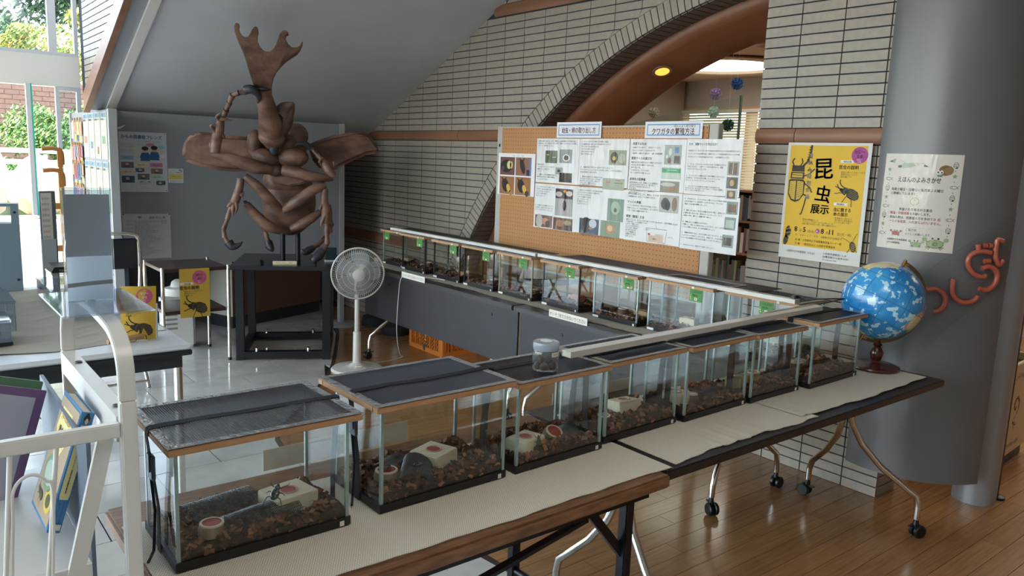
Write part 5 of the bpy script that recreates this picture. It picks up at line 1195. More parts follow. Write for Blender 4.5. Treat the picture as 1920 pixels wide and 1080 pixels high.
letter('salmon tube letter shaped like a hook open to the left, beside the globe', [[(200.5, 1.022), (202.8, 1.019), (206.4, 1.024), (210.2, 1.01), (212.0, .982), (211.5, .952), (209.3, .932), (206.6, .925)]])
letter('salmon tube letter shaped like a wide L, second from the globe', [[(214.9, 1.073), (214.7, 1.04), (215.6, 1.005), (218.8, .983), (222.7, .976), (227.1, .986), (229.2, 1.005)]])
letter('large salmon tube letter like a C with short bars above it', [[(232.4, 1.092), (228.4, 1.09), (224.2, 1.107), (221.5, 1.138), (221.6, 1.167), (224.3, 1.188), (228.8, 1.196), (233.6, 1.191)], [(225.6, 1.224), (226.2, 1.20)], [(228.8, 1.219), (230.6, 1.220)], [(231.6, 1.22), (233.4, 1.22)], [(230.3, 1.155), (233.6, 1.156)]])
letter('salmon tube letter like a reversed C at the right below the large one', [[(229.4, 1.123), (233.2, 1.133), (237.3, 1.122), (239.2, 1.096), (238.4, 1.060), (234.4, 1.035), (229.4, 1.038)]])
letter('topmost salmon tube letter like a J near the round post', [[(236.4, 1.247), (236.0, 1.212), (236.8, 1.172), (239.5, 1.143), (241.8, 1.161)], [(236.4, 1.247), (240.1, 1.24)]])

# ================================================================== globe
g = thing('globe', 'blue desk globe on a dark red wooden foot at the table end', 'globe', (3.15, 1.49, Z0))
M_gw = mat('globe_wood', '#4e1f18', .25, noise=(12, '#341310', .7, (1, 1, 1)), coat=.4)
MB().lathe([(.092, 0), (.095, .006), (.093, .013), (.08, .018), (.05, .022), (.022, .028), (.017, .034), (.024, .05), (.027, .065), (.02, .082), (.013, .092), (.018, .1), (.012, .108), (.008, .125)], 36).build('foot', M_gw, g, smooth=35)
ms = bpy.data.materials.new('globe_map'); ms.use_nodes = True; n = ms.node_tree.nodes; L = ms.node_tree.links; b = n['Principled BSDF']; b.inputs['Roughness'].default_value = .22; b.inputs['Coat Weight'].default_value = .4
tc = n.new('ShaderNodeTexCoord')
def nz(sc, d, off):
    mp = n.new('ShaderNodeMapping'); mp.inputs['Location'].default_value = off; L.new(tc.outputs['Object'], mp.inputs[0]); t = n.new('ShaderNodeTexNoise'); t.inputs['Scale'].default_value = sc; t.inputs['Detail'].default_value = d; L.new(mp.outputs[0], t.inputs[0]); return t.outputs[0]
def step(s_, a, b_):
    r = n.new('ShaderNodeMapRange'); r.inputs[1].default_value = a; r.inputs[2].default_value = b_; L.new(s_, r.inputs[0]); return r.outputs[0]
def mixc(f, a, b_):
    x = n.new('ShaderNodeMix'); x.data_type = 'RGBA'; L.new(f, x.inputs[0])
    for k, v in ((6, a), (7, b_)):
        if isinstance(v, str): x.inputs[k].default_value = lin(v)
        else: L.new(v, x.inputs[k])
    return x.outputs[2]
ocean = mixc(step(nz(9, 3, (0, 0, 0)), .4, .6), '#1f7fc4', '#3f9bd6')
isl = step(nz(30, 3, (3, 1, 2)), .575, .59); big = step(nz(6.0, 6, (4.3, 2.2, 7.6)), .575, .58)
landc = mixc(step(nz(8, 1, (5, 5, 1)), .5, .52), '#d9cfa6', '#c99aa0'); landc = mixc(step(nz(11, 1, (2, 7, 1)), .56, .57), landc, '#9dc08c')
c1 = mixc(isl, ocean, '#b9dcec'); c2 = mixc(big, c1, landc)
# graticule
sx = n.new('ShaderNodeSeparateXYZ'); L.new(tc.outputs['Object'], sx.inputs[0]); at = n.new('ShaderNodeMath'); at.operation = 'ARCTAN2'; L.new(sx.outputs[1], at.inputs[0]); L.new(sx.outputs[0], at.inputs[1])
asn = n.new('ShaderNodeMath'); asn.operation = 'ARCSINE'; dv = n.new('ShaderNodeMath'); dv.operation = 'DIVIDE'; dv.inputs[1].default_value = .1581; L.new(sx.outputs[2], dv.inputs[0]); L.new(dv.outputs[0], asn.inputs[0])
prev = c2
for s_ in (at.outputs[0], asn.outputs[0]):
    k = n.new('ShaderNodeMath'); k.operation = 'MULTIPLY'; k.inputs[1].default_value = 180 / PI / 30; L.new(s_, k.inputs[0]); f = n.new('ShaderNodeMath'); f.operation = 'FRACT'; L.new(k.outputs[0], f.inputs[0]); lt = n.new('ShaderNodeMath'); lt.operation = 'LESS_THAN'; lt.inputs[1].default_value = .022; L.new(f.outputs[0], lt.inputs[0]); prev = mixc(lt.outputs[0], prev, '#33505e')
L.new(prev, b.inputs['Base Color'])
tilt = Matrix.Rotation(math.radians(-39), 4, 'Z') @ Matrix.Rotation(math.radians(24), 4, 'Y')
gz = .2845; sp_ = MB().ell((0, 0, 0), (.158, .158, .158), 64, 40).build('sphere', ms, g, smooth=180)
sp_.matrix_local = Matrix.Translation((0, 0, gz)) @ tilt @ Matrix.Rotation(2.2, 4, 'Z')
mb = MB(); N_ = 48
for i in range(N_):
    a0, a1 = [math.radians(88 - 176 * (i + k) / N_) for k in (0, 1)]
    for (r0, r1) in ((.164, .178),):
        v = [];
        for a in (a0, a1):
            for rr in (r0, r1):
                for y in (-.0035, .0035): v.append((rr * math.cos(a), y, rr * math.sin(a)))
        mb.add(v, [(0, 1, 3, 2), (4, 6, 7, 5), (0, 4, 5, 1), (2, 3, 7, 6), (0, 2, 6, 4), (1, 5, 7, 3)])
o = mb.build('meridian_arm', mat('old_brass', '#6a5a3c', .4, metal=.7), g); o.matrix_local = Matrix.Translation((0, 0, gz)) @ tilt
mb = MB(); [mb.tube([(0, 0, s_ * .157), (0, 0, s_ * .183)], .006, 12) for s_ in (-1, 1)]; 
for s_ in (-1, 1):
    o = MB().tube([(0, 0, s_ * .157), (0, 0, s_ * .184)], .0065, 12).box(0, .02, -.006, .006, s_ * .168 - .003, s_ * .168 + .003).build('pivot', mat('brass', '#b08a4a', .25, metal=1), g); o.matrix_local = Matrix.Translation((0, 0, gz)) @ tilt
MB().tube([(0, 0, .12), (-.008, .006, .132)], .012, 12).build('arm_socket', mat('old_brass', '#6a5a3c', .4, metal=.7), g)

# ================================================================== white pedestal fan
fn = thing('pedestal_fan', 'white pedestal fan standing where marble meets wood', 'fan', (2.515, 4.80, 0), math.radians(-15))
M_fan = mat('fan_white', '#c9c6bf', .35)
MB().lathe([(.178, 0), (.18, .008), (.17, .02), (.11, .03), (.06, .034), (.04, .05), (.035, .055)], 48).build('base', M_fan, fn, smooth=35)
mb = MB()
for k, x in enumerate((-.03, 0, .03)): mb.cbox((x, -.09, .036), (.018, .01, .006))
mb.cbox((0, -.06, .04), (.04, .02, .01)); mb.build('controls', mat('fan_button', '#e2dfd8', .3), fn, kind='stuff')
MB().lathe([(.030, .05), (.027, .27), (.024, .275)], 24).build('lower_pole', M_fan, fn, smooth=35)
MB().lathe([(.018, .27), (.018, .54)], 20).build('upper_pole', M_fan, fn, smooth=35)
hd = bpy.data.objects.new('fan_head', None); COL.objects.link(hd); hd.parent = fn; hd.location = (0, .0, .69); hd.rotation_euler = (math.radians(5), 0, math.radians(-6))
MB().lathe([(0, -.12), (.03, -.118), (.05, -.1), (.058, -.06), (.058, -.01), (.05, .0)], 28, T=Matrix.Rotation(PI / 2, 4, 'X')).build('motor_housing', M_fan, hd, smooth=40)
MB().cbox((0, .06, -.09), (.03, .06, .12)).build('neck', M_fan, hd, bevel=.008)
mb = MB(); R_ = .178
def dome(r, s_): return s_ * .045 * (1 - (r / R_) ** 2) - .05
for s_ in (-1, 1):
    for k in range(72):
        a = 2 * PI * k / 72; mb.tube([(r * math.cos(a + (R_ - r) * 2.0), (-.03 - .055 * (1 - (r / R_) ** 2.4)) if s_ < 0 else (-.03 + .045 * (1 - (r / R_) ** 2.4)), r * math.sin(a + (R_ - r) * 2.0)) for r in (.042, .08, .12, .155, R_)], .0009, 4, caps=False)
    for r in (.075, .11, .145): mb.tube([(r * math.cos(2 * PI * k / 48), (-.03 - .055 * (1 - (r / R_) ** 2.4)) if s_ < 0 else (-.03 + .045 * (1 - (r / R_) ** 2.4)), r * math.sin(2 * PI * k / 48)) for k in range(48)], .0012, 4, closed=True)
mb.build('cage', M_fan, hd, kind='stuff')
MB().tube([(R_ * math.cos(2 * PI * k / 64), -.03, R_ * math.sin(2 * PI * k / 64)) for k in range(64)], .006, 8, closed=True).build('cage_rim', M_fan, hd, smooth=60)
MB().lathe([(0, .09), (.03, .088), (.043, .082), (.043, .076), (0, .076)], 32, T=Matrix.Rotation(PI / 2, 4, 'X')).build('cage_cap', M_fan, hd, smooth=40)
M_bl = glass('fan_blade', '#c3ccd0', .2, 1.5, haze=.5, haze_c='#aab2b6')
for k in range(5):
    a = 2 * PI * k / 5
    def bf(u, v):
        r = .03 + .125 * u; w = (.35 + .25 * math.sin(PI * u)) * (v - .5) * 2 + .25 * u; return (r * math.cos(a + w), -.03 + .016 * (v - .5) * 2, r * math.sin(a + w))
    MB().grid(8, 6, bf).build('blade', M_bl, hd, smooth=80)
MB().lathe([(0, .05), (.02, .048), (.03, .02), (.03, .01), (0, .01)], 20, T=Matrix.Rotation(PI / 2, 4, 'X')).build('hub', M_fan, hd, smooth=40)
tag(MB().tube(smooth_path([(2.645, 4.86, .004), (2.75, 4.89, .003), (2.88, 4.90, .003), (2.93, 5.0, .003), (2.74, 4.6, .12), (2.70, 4.62, .3), (2.667, 4.50, .5), (2.663, 4.49, .68), (2.71, 4.42, .715), (2.78, 4.2, .712), (2.80, 3.9, .712)][:3] + [(2.95, 4.90, .02), (2.80, 4.70, .10), (2.69, 4.56, .3), (2.664, 4.50, .55), (2.668, 4.47, .69), (2.70, 4.40, .713), (2.80, 4.15, .713)], 8), .0025, 6).build('fan_cord', M_white, None, smooth=60), 'thin white cord running from the fan up over the dark table edge', 'cable')

# ================================================================== orange crate and stand feet below the back table
cr = thing('plastic_crate', 'orange lattice plastic crate under the back table', 'crate', (3.21, 4.775, 0), 0)
M_or = mat('crate_orange', '#c8742c', .45)
Lx, Ly, Hc = .32, .47, .30
def cw_(axis, a0, a1, fixed, name):
    """side wall with frame, handle plate and diamond lattice"""
    def box3(u0, u1, z0, z1, d0=-.006, d1=.006):
        if axis == 'x': return (u0, u1, fixed + d0, fixed + d1, z0, z1)
        return (fixed + d0, fixed + d1, u0, u1, z0, z1)
    w = bpy.data.objects.new('side_wall', None); COL.objects.link(w); w.parent = cr
    for bx in (box3(a0, a1, 0, .035), box3(a0, a1, Hc - .03, Hc, -.01, .01), box3(a0, a0 + .03, .035, Hc - .03, -.01, .01), box3(a1 - .03, a1, .035, Hc - .03, -.01, .01)): MB().box(*bx).build('frame', M_or, w)
    m = (a0 + a1) / 2; wd = .075
    MB().box(*box3(m - wd, m + wd, Hc - .12, Hc - .06)).build('label_plate', M_or, w)
    for u in (m - wd, m + wd - .01, a0 + (m - wd - a0) * .55, a1 - (m - wd - a0) * .55 - .01): MB().box(*box3(u, u + .01, .035, Hc - .03, -.008, .008)).build('rib', M_or, w)
    mb = MB(); p = .03
    def seg(u0, z0, u1, z1):
        A = (u0, fixed, z0) if axis == 'x' else (fixed, u0, z0); B = (u1, fixed, z1) if axis == 'x' else (fixed, u1, z1); mb.bar(A, B, .004, .005, up=(0, 1, 0) if axis == 'x' else (1, 0, 0))
    u_a, u_b, z_a, z_b = a0 + .03, a1 - .03, .035, Hc - .03
    k = u_a - (z_b - z_a)
    while k < u_b:
        for sg in (1, -1):
            pts = []
            for (u, z) in ((k, z_a if sg > 0 else z_b),):
                u0, z0 = k, (z_a if sg > 0 else z_b); u1, z1 = k + (z_b - z_a), (z_b if sg > 0 else z_a)
                if u0 < u_a: z0 += sg * (u_a - u0); u0 = u_a
                if u1 > u_b: z1 -= sg * (u1 - u_b); u1 = u_b
                if u1 - u0 > .004: seg(u0, z0, u1, z1)
        k += p
    mb.build('lattice', M_or, w, kind='stuff')
cw_('x', .01, Lx - .01, 0.006, 'front'); cw_('x', .01, Lx - .01, Ly - .006, 'back'); cw_('y', .01, Ly - .01, .006, 'left'); cw_('y', .01, Ly - .01, Lx - .006, 'right')
for x in (0.012, Lx - .012):
    for y in (0.012, Ly - .012): MB().lathe([(.016, 0), (.016, Hc)], 12, c=(x, y, 0)).build('corner_post', M_or, cr, smooth=40)
MB().box(.015, Lx - .015, .015, Ly - .015, .008, .014).build('floor_plate', M_or, cr)
Print().text('村 田', 0, 0, 30, '#4a2c14', .03).build('lettering', cr, lambda a, b, d: (-.0012 - d, .27 - a * .0011, .19 - b * .001))
for (x, y, r_, lab, c) in ((3.333, 5.66, .12, 'black round weight with white pole under the far end of the back table', 0), (3.36, 6.05, .13, 'black round weight with white pole in the dark corner near the brick wall', 0)):
    o = thing('pole_stand', lab, 'stand', (x, y, 0)); MB().lathe([(r_, 0), (r_ * 1.02, .03), (r_ * .95, .075), (r_ * .6, .10), (.03, .105)], 30).build('base', M_blackmatte, o, smooth=40); MB().lathe([(.025, .1), (.025, .60)], 16).build('pole', M_white, o, smooth=40)

# ================================================================== beetle sculpture on its stand
st = thing('sculpture_stand', 'black steel table that carries the wooden beetle sculpture', 'stand', (1.90, 5.455, 0), math.radians(-28.0))
M_st = mat('stand_black', '#17191d', .35, noise=(5, '#0f1115', .7, (1, 1, 1)))
SW, SD = .655, .66
MB().box(-.03, SW + .03, -.03, SD + .02, .66, .69).build('tabletop', mat('stand_top', '#1b1f26', .22), st, bevel=.002)
for x in (0, SW - .055):
    for y in (0, SD - .055): MB().box(x, x + .055, y, y + .055, .0, .66).build('leg', M_st, st)
for (a, b) in (((.055, .0), (SW - .055, .055)), ((.055, SD - .055), (SW - .055, SD)), ((0, .055), (.055, SD - .055)), ((SW - .055, .055), (SW, SD - .055))): MB().box(a[0], b[0], a[1], b[1], .012, .062).build('crossbar', M_st, st)
for x in (.14, .5): MB().lathe([(.012, .062), (.012, .085), (.006, .09)], 8, c=(x, .027, 0)).build('bolt', M_chrome, st); MB().lathe([(.012, .062), (.012, .085), (.006, .09)], 8, c=(x, SD - .027, 0)).build('bolt', M_chrome, st)
M_sw = mat('carved_wood', '#80604f', .5, noise=(7, '#52392e', 1.0, (1, 1, 2.0)), bump=(16, .6, (1, 1, 1)))
M_sd = mat('carved_dark', '#34343c', .45, noise=(9, '#26262c', .8, (1, 1, 1)))
sc = thing('beetle_sculpture', 'large carved wooden rhinoceros beetle with spread wing cases on two rods', 'sculpture', (2.30, 5.58, .69), math.radians(-22.4))
def q_(cx, cy, d=0):
    px, py = 320 + cx / 2.298 - 545, 30 + cy / 2.298 - 495
    x, z = .00376 * px - .00005 * py + .0666, .00013 * px - .00384 * py + .6743
    f = max(0, z - 1.55) * .85; k = 1 - f / 6.0   # the raised horn bows forward and tapers
    return Vector((x * k, d - f, 1.5 + (z - 1.5) * k - .69))
SCL = .00376 / 2.298
def rounded(pts, th, d, name, mat_=M_sw, bev=.02, dish=0, parent=None):
    v = [q_(x, y) for x, y in pts]; me = MB(); cx = sum(p.x for p in v) / len(v)
    dy = {(p.x, p.z): p.y for p in v}
    me.prism([(p.x, p.z) for p in v], lambda x, z: (x, d + dy[(x, z)] + th / 2 + dish * (x - cx) ** 2, z), lambda x, z: (x, d + dy[(x, z)] - th / 2 + dish * (x - cx) ** 2, z))
    return me.build(name, mat_, parent or sc, smooth=60, bevel=bev, seg=3)
def limb(pts, rs, name, parent=None, m=M_sw, n=12):
    P_ = [q_(*p) for p in pts]; rs = [r * SCL for r in rs]
    # resample
    sp2 = smooth_path(P_, 5); rr = []
    for i in range(len(P_) - 1): rr += [rs[i] + (rs[i + 1] - rs[i]) * k / 5 for k in range(5)]
    rr.append(rs[-1])
    return MB().tube(sp2, rr, n).build(name, m, parent or sc, smooth=60)
def lump(c, r, name, d=0, parent=None, rot=0, m=M_sw):
    p = q_(c[0], c[1], d); T = Matrix.Rotation(rot, 4, 'Y')
    return MB().ell(p, (r[0] * SCL, r[2] * SCL, r[1] * SCL), 28, 18, T).build(name, m, parent or sc, smooth=180)
# horn: fork, column, side tooth
horn = rounded([(360, 318), (350, 290), (338, 250), (326, 210), (313, 172), (300, 146), (290, 122), (283, 100), (281, 80), (286, 66), (298, 65), (302, 72), (299, 84), (303, 100), (313, 114), (324, 120), (336, 116), (344, 104), (352, 88), (360, 78), (369, 75), (376, 84), (377, 98), (373, 114), (374, 132), (382, 152), (394, 167), (408, 174), (424, 171), (438, 158), (448, 142), (454, 122), (461, 102), (472, 88), (485, 85), (495, 90), (500, 102), (494, 100), (487, 108), (487, 122), (497, 140), (512, 152), (530, 152), (544, 143), (552, 128), (557, 126), (556, 140), (548, 160), (536, 176), (516, 190), (492, 206), (470, 228), (450, 252), (438, 275), (432, 300), (430, 322)], .075, -.16, 'horn', bev=.018)
limb([(395, 318, -.16), (398, 350, -.17), (412, 400, -.18), (425, 450, -.18), (432, 505, -.16), (438, 540, -.13)], [34, 33, 37, 48, 56, 40], 'horn_column', horn, n=24)
lump((393, 322), (30, 14, 26), 'horn_collar', -.17, horn, m=M_sd)
limb([(468, 420, -.14), (485, 400, -.12), (505, 385, -.12), (520, 374, -.12)], [36, 30, 18, 4], 'side_tooth', horn)
limb([(455, 490, -.14), (478, 455, -.12), (490, 425, -.12), (508, 400, -.12), (521, 376, -.12)], [40, 40, 34, 20, 3], 'side_tooth', horn)
hdp = lump((432, 518), (56, 42, 40), 'head', -.2)
lump((360, 545), (34, 60, 50), 'cheek', -.08, hdp); lump((505, 545), (50, 48, 50), 'cheek', -.06, hdp)
lump((535, 510), (52, 55, 60), 'thorax_shield', .02); lump((455, 560), (128, 84, 78), 'thorax', .03)
lump((405, 605), (62, 38, 45), 'chest_plate', -.12, rot=.35); lump((520, 605), (68, 44, 45), 'chest_plate', -.12, rot=-.1)
lump((443, 660), (34, 24, 34), 'breast_keel', -.16)
lump((440, 560), (22, 36, 18), 'mouth_hollow', -.185, hdp, m=M_sd)
lump((505, 800), (119, 152, 100), 'abdomen', .03)
lump((500, 705), (108, 72, 84), 'belly_plate', -.01)
rounded([(415, 690), (440, 682), (505, 676), (560, 684), (590, 700), (560, 716), (520, 722), (498, 730), (470, 722), (440, 714)], .06, -.15, 'belly_rim', bev=.012)
for k, yy in enumerate((850, 895)): 
    pass
# wing cases
rounded([(50, 615), (52, 580), (60, 545), (80, 515), (112, 497), (160, 498), (220, 508), (290, 512), (345, 516), (375, 560), (370, 640), (330, 662), (270, 668), (200, 662), (130, 645), (80, 628)], .07, .10, 'wing_case', bev=.03, dish=.25)
rounded([(585, 548), (640, 525), (700, 506), (760, 494), (805, 488), (845, 492), (872, 506), (888, 530), (905, 560), (913, 592), (885, 588), (855, 592), (800, 615), (745, 640), (700, 668), (650, 665), (610, 620)], .07, .10, 'wing_case', bev=.03, dish=.25)
def leg(name_tibia, femur, fr, tib, tr, tar, tarr, claw, cr_, spines=()):
    l = bpy.data.objects.new('leg', None); COL.objects.link(l); l.parent = sc
    if femur: limb(femur, fr, 'femur', l, n=16)
    if tib: limb(tib, tr, 'tibia', l, n=12)
    for i in range(len(tar) - 1):
        a, b = tar[i], tar[i + 1]; m = tuple((a[k] + b[k]) / 2 for k in range(3)); limb([a, m, b], [tarr * .75, tarr * .95, tarr * 1.1], 'tarsus', l, n=10)
    limb(claw, cr_, 'claw', l, M_sd)
    for s_ in spines: limb(s_, [11, 7, 1][:len(s_)], 'spine', l)
leg(0, [(425, 655, -.2), (360, 640, -.24), (280, 612, -.26), (190, 588, -.26)], [20, 30, 24, 14], [(205, 585, -.27), (212, 530, -.27), (222, 490, -.26), (228, 450, -.25)], [20, 22, 20, 14],
    [(236, 445, -.25), (250, 412, -.25), (262, 382, -.24), (275, 352, -.24), (300, 342, -.24), (328, 338, -.23)], 11, [(325, 330, -.23), (350, 328, -.24), (372, 345, -.25), (380, 368, -.26), (374, 385, -.26)], [18, 18, 13, 8, 1],
    [[(210, 500, -.27), (192, 478, -.28), (208, 468, -.28)], [(225, 448, -.27), (245, 450, -.28), (272, 455, -.28)], [(210, 575, -.27), (190, 560, -.27), (186, 540, -.27)], [(225, 500, -.27), (238, 515, -.28), (246, 530, -.28)], [(228, 455, -.27), (215, 440, -.28), (230, 425, -.28)]])
leg(0, [(478, 655, -.2), (540, 668, -.23), (610, 686, -.24), (688, 690, -.22)], [24, 26, 22, 13], [(690, 685, -.22), (672, 660, -.22), (655, 632, -.2), (640, 612, -.18)], [18, 20, 20, 14], [(640, 612, -.18), (622, 592, -.16), (606, 574, -.14), (588, 558, -.14)], 10, [(590, 560, -.14), (570, 545, -.16), (545, 545, -.17), (528, 556, -.18)], [14, 12, 8, 1],
    [[(650, 640, -.2), (632, 622, -.22), (645, 600, -.22)], [(670, 660, -.2), (692, 640, -.2), (690, 618, -.2)]])
leg(0, [(470, 828, -.2), (420, 775, -.24), (370, 720, -.26), (322, 680, -.26)], [17, 24, 22, 14], [(306, 690, -.26), (300, 730, -.26), (285, 775, -.25), (268, 815, -.24)], [15, 17, 19, 17], [(262, 815, -.24), (250, 860, -.24), (235, 900, -.24), (240, 935, -.24), (255, 960, -.24)], 10, [(255, 955, -.24), (270, 972, -.25), (295, 968, -.26), (313, 952, -.26)], [20, 18, 10, 1],
    [[(300, 740, -.26), (312, 760, -.27), (318, 742, -.27)], [(285, 780, -.26), (290, 810, -.27), (284, 838, -.27)], [(270, 790, -.26), (258, 800, -.27), (250, 806, -.27)], [(276, 800, -.26), (274, 828, -.27), (276, 846, -.27)]])
leg(0, [(480, 825, -.2), (540, 785, -.25), (600, 742, -.26), (655, 720, -.24)], [17, 25, 23, 15], [(655, 735, -.24), (652, 780, -.24), (660, 830, -.23), (662, 885, -.22)], [15, 17, 20, 18], [(664, 885, -.22), (666, 935, -.22), (668, 975, -.22), (652, 1000, -.23)], 11, [(650, 1000, -.23), (632, 1022, -.25), (612, 1040, -.27), (622, 1062, -.27)], [18, 22, 16, 2],
    [[(650, 790, -.24), (636, 815, -.25), (634, 828, -.25)], [(655, 850, -.24), (642, 880, -.25), (640, 900, -.25)], [(668, 870, -.22), (684, 885, -.22), (686, 892, -.22)]])
leg(0, [(468, 918, -.14), (420, 895, -.17), (370, 850, -.18), (325, 796, -.18)], [17, 24, 22, 15], [(385, 880, .06), (392, 905, .08), (400, 930, .09)], [12, 12, 12], [(400, 930, .09), (408, 955, .09), (414, 978, .09)], 11, [(414, 975, .09), (420, 998, .08), (430, 1012, .06), (436, 1022, .05)], [16, 20, 14, 3])
leg(0, [(515, 912, -.14), (560, 890, -.16), (605, 862, -.16), (645, 835, -.14)], [17, 24, 20, 13], [(680, 815, .05), (684, 860, .06), (682, 900, .07), (684, 945, .07)], [12, 16, 19, 15], [(682, 945, .07), (660, 975, .04), (632, 995, .0), (610, 1004, -.03)], 11, [(612, 1004, -.04), (592, 1012, -.07), (572, 1018, -.09), (560, 1004, -.1)], [14, 18, 14, 2],
    [[(686, 880, .06), (700, 905, .05), (700, 918, .05)], [(684, 905, .06), (694, 935, .05), (690, 945, .05)]])
MB().ell(q_(322, 790, -.185), (.016, .008, .012), 12, 8).build('joint_plug', M_sd, sc, smooth=60)
for x in (529, 558):
    X = .00376 * (x - 545) + .0666; MB().lathe([(.018, 0.0008), (.018, .22)], 16, c=(X, .03, 0)).build('rod', mat('rod_black', '#20242a', .4, metal=.5), sc, smooth=60)
s_ = sheet('name_plate', 'small cream caption plate leaning at the front edge of the black stand', 'sign', .165, .026, (2.145, 5.375, .691), math.radians(-24), '#d3c6a2', thick=.004, pitch=-.35)
Print().text('カブトムシ　木彫', 12, 10, 6, '#7a6a4a', w=70).build('lettering', s_, upright(.165, .026, 100, 16))
tag(MB().box(-.012, .012, -.012, .012, 0, .03).build('small_case', M_black, None, bevel=.003, loc=(2.085, 5.43, .691)), 'tiny black case on the stand left of the caption plate', 'box')
o = thing('card_holder', 'dark card in a small white holder at the right rear of the black stand', 'sign', (2.60, 5.38, .691), math.radians(-20)); MB().box(-.05, .05, -.03, .03, 0, .01).build('foot', M_white, o, bevel=.003); MB().box(-.04, .04, -.004, .004, .01, .105).build('card', mat('card_dark', '#1c3038', .3), o, bevel=.002)

# ================================================================== grey display partition at the far end
M_part = mat('partition_grey', '#8d9095', .6, noise=(60, '#868a8f', .5, (1, 1, 1)))
pt = thing('display_partition', 'grey display partition on posts behind the beetle sculpture', 'partition', (1.35, 6.30, 0), math.atan2(-.1, 1.743))
MB().box(.02, 1.725, 0, .03, .60, 1.735).build('panel', M_part, pt)
for x in (-.0, 1.746):
    MB().box(x - .022, x + .022, -.012, .04, .02, 1.74).build('post', mat('part_post', '#a3a5a7', .45), pt, bevel=.003)
    MB().lathe([(.17, 0), (.17, .006), (.15, .016), (.04, .022)], 32, c=(x + (.06 if x < 1 else 0), .014, 0)).build('base_plate', mat('part_post', '#a3a5a7', .45), pt, smooth=40)
bp_ = thing('leaflet_partition', 'grey partition end with leaflet racks beside the glazed front', 'partition', (1.25, 5.96, 0))
MB().box(0, .03, .03, 1.36, .60, 1.73).build('panel', M_part, bp_)
MB().box(-.012, .04, -.01, .03, .0, 1.735).build('post', mat('part_post', '#a3a5a7', .45), bp_)
MB().box(-.012, .04, 1.36, 1.40, .0, 1.735).build('post', mat('part_post', '#a3a5a7', .45), bp_)
MB().box(-.15, .03, 1.40, 1.44, 0, .02).build('foot', mat('part_post', '#a3a5a7', .45), bp_)
th = math.atan2(-.1, 1.743); KS = 1.088
def on_part(label, name, u, z, W_, Hh, col, draw, uh, cat='poster', lift=.004, group=None):
    u, z, W_, Hh = u * KS, 1.5 + (z - 1.5) * KS, W_ * KS, Hh * KS
    p = Vector((1.35, 6.30, 0)) + Matrix.Rotation(th, 3, 'Z') @ Vector((u, -lift, z))
    s_ = sheet(name, label, cat, W_, Hh, p, th, col, group=group); P = Print(); draw(P); P.build('print', s_, upright(W_, Hh, 100, uh)); return s_
def fr(P):
    B = '#3f6ea4'
    P.text('かもめ図書館フレンズ', 8, 14, 8.5, B, .035, w=82); P.text('おしえて！図書館フレンズってなに？', 42, 21, 3, B, .01, w=46)
    for (x, y, rx, ry, c) in ((66, 27, 9, 4, '#c57f98'), (46, 28, 7, 3.5, '#bcd0c4'), (88, 31, 8, 4, '#9bc0d4'), (38, 36, 7, 4, '#c7d6c0'), (88, 40, 8, 4, '#d6c9a6'), (40, 46, 7, 4, '#d3d6b4'), (90, 51, 6, 4, '#d9dbe0')): P.ell(x, y, rx, ry, c)
    for x, s_ in ((55, 0), (74, -2)):
        P.poly([(x - 7, 44 + s_), (x + 7, 44 + s_), (x + 10, 62 + s_), (x - 10, 62 + s_)], '#2f5f94', 2); P.ell(x, 38 + s_, 6, 6.5, '#d9b8a0', 3); P.ell(x, 35 + s_, 7, 4.5, '#2a2624', 4); P.line([(x - 7, 46 + s_), (x - 10, 56 + s_)], 2, '#2f5f94', 2); P.line([(x + 7, 46 + s_), (x + 10, 56 + s_)], 2, '#2f5f94', 2)
    for i in range(2):
        for k in range(3): P.text('おはなし会やイベント等のお手伝い', 6, 27 + i * 12 + k * 3, 2, '#55606c', 0, w=26)
    P.rect(5, 51, 31, 60, '#8fb0cc'); P.text('応援活動', 18, 57, 3, B, .01, align='C')
    for (a, b, c, d, col) in ((6, 65, 31, 78, '#6c6a78'), (34, 66, 60, 76, '#d9d4a8'), (64, 66, 90, 75, '#c77f9c'), (6, 82, 31, 91, '#d6c8a4'), (34, 78, 52, 86, '#56627c'), (66, 78, 90, 90, '#8d6c66'), (6, 95, 32, 110, '#39506c'), (38, 90, 62, 103, '#6a6a74'), (66, 92, 90, 102, '#b8d2c4'), (76, 105, 95, 114, '#4a5468')): P.rect(a, b, c, d, col, 2)
    for (x, y) in ((18, 70), (78, 83), (18, 101), (50, 96), (84, 110), (44, 82)): P.ell(x, y, 3.6, 3, '#c9a98f', 3); P.rect(x - 5, y + 2, x + 4, y + 5, '#27405f', 3)
    for (x, y) in ((47, 72), (77, 72), (18, 88), (78, 98)): P.text('活動の様子', x, y, 3, '#4a4040', .01, align='C', l=3)
    P.text('図書館フレンズ募集', 42, 109, 3, INK, .02, w=22); P.text('詳しくはカウンターへ', 42, 113, 2.6, INK, 0, w=22)
    for x in (2.5, 97):
        for y in (3, 127): P.ell(x, y, 1.2, 1.2, '#6a6e74', 2)
on_part('white and blue poster about library friends on the grey partition', 'club_poster', .01, 1.182, .308, .402, '#c9ced4', fr, 130)
on_part('small white card with yellow box beside the blue library poster', 'note_card', .322, 1.247, .10, .098, '#d2d4d6', lambda P: (P.rect(6, 38, 94, 74, '#d9c568'), P.text('メンバー募集中', 50, 30, 8, '#7a4a4a', .02, align='C', w=80), P.text('登録はこちら', 50, 58, 8, INK, .01, l=3, align='C', w=50), P.text('お気軽にどうぞ', 50, 90, 7, INK, 0, align='C', w=70), P.ell(78, 10, 7, 5, '#a85c5c'), P.ell(88, 16, 5, 5, '#8c7a9c')), 98)
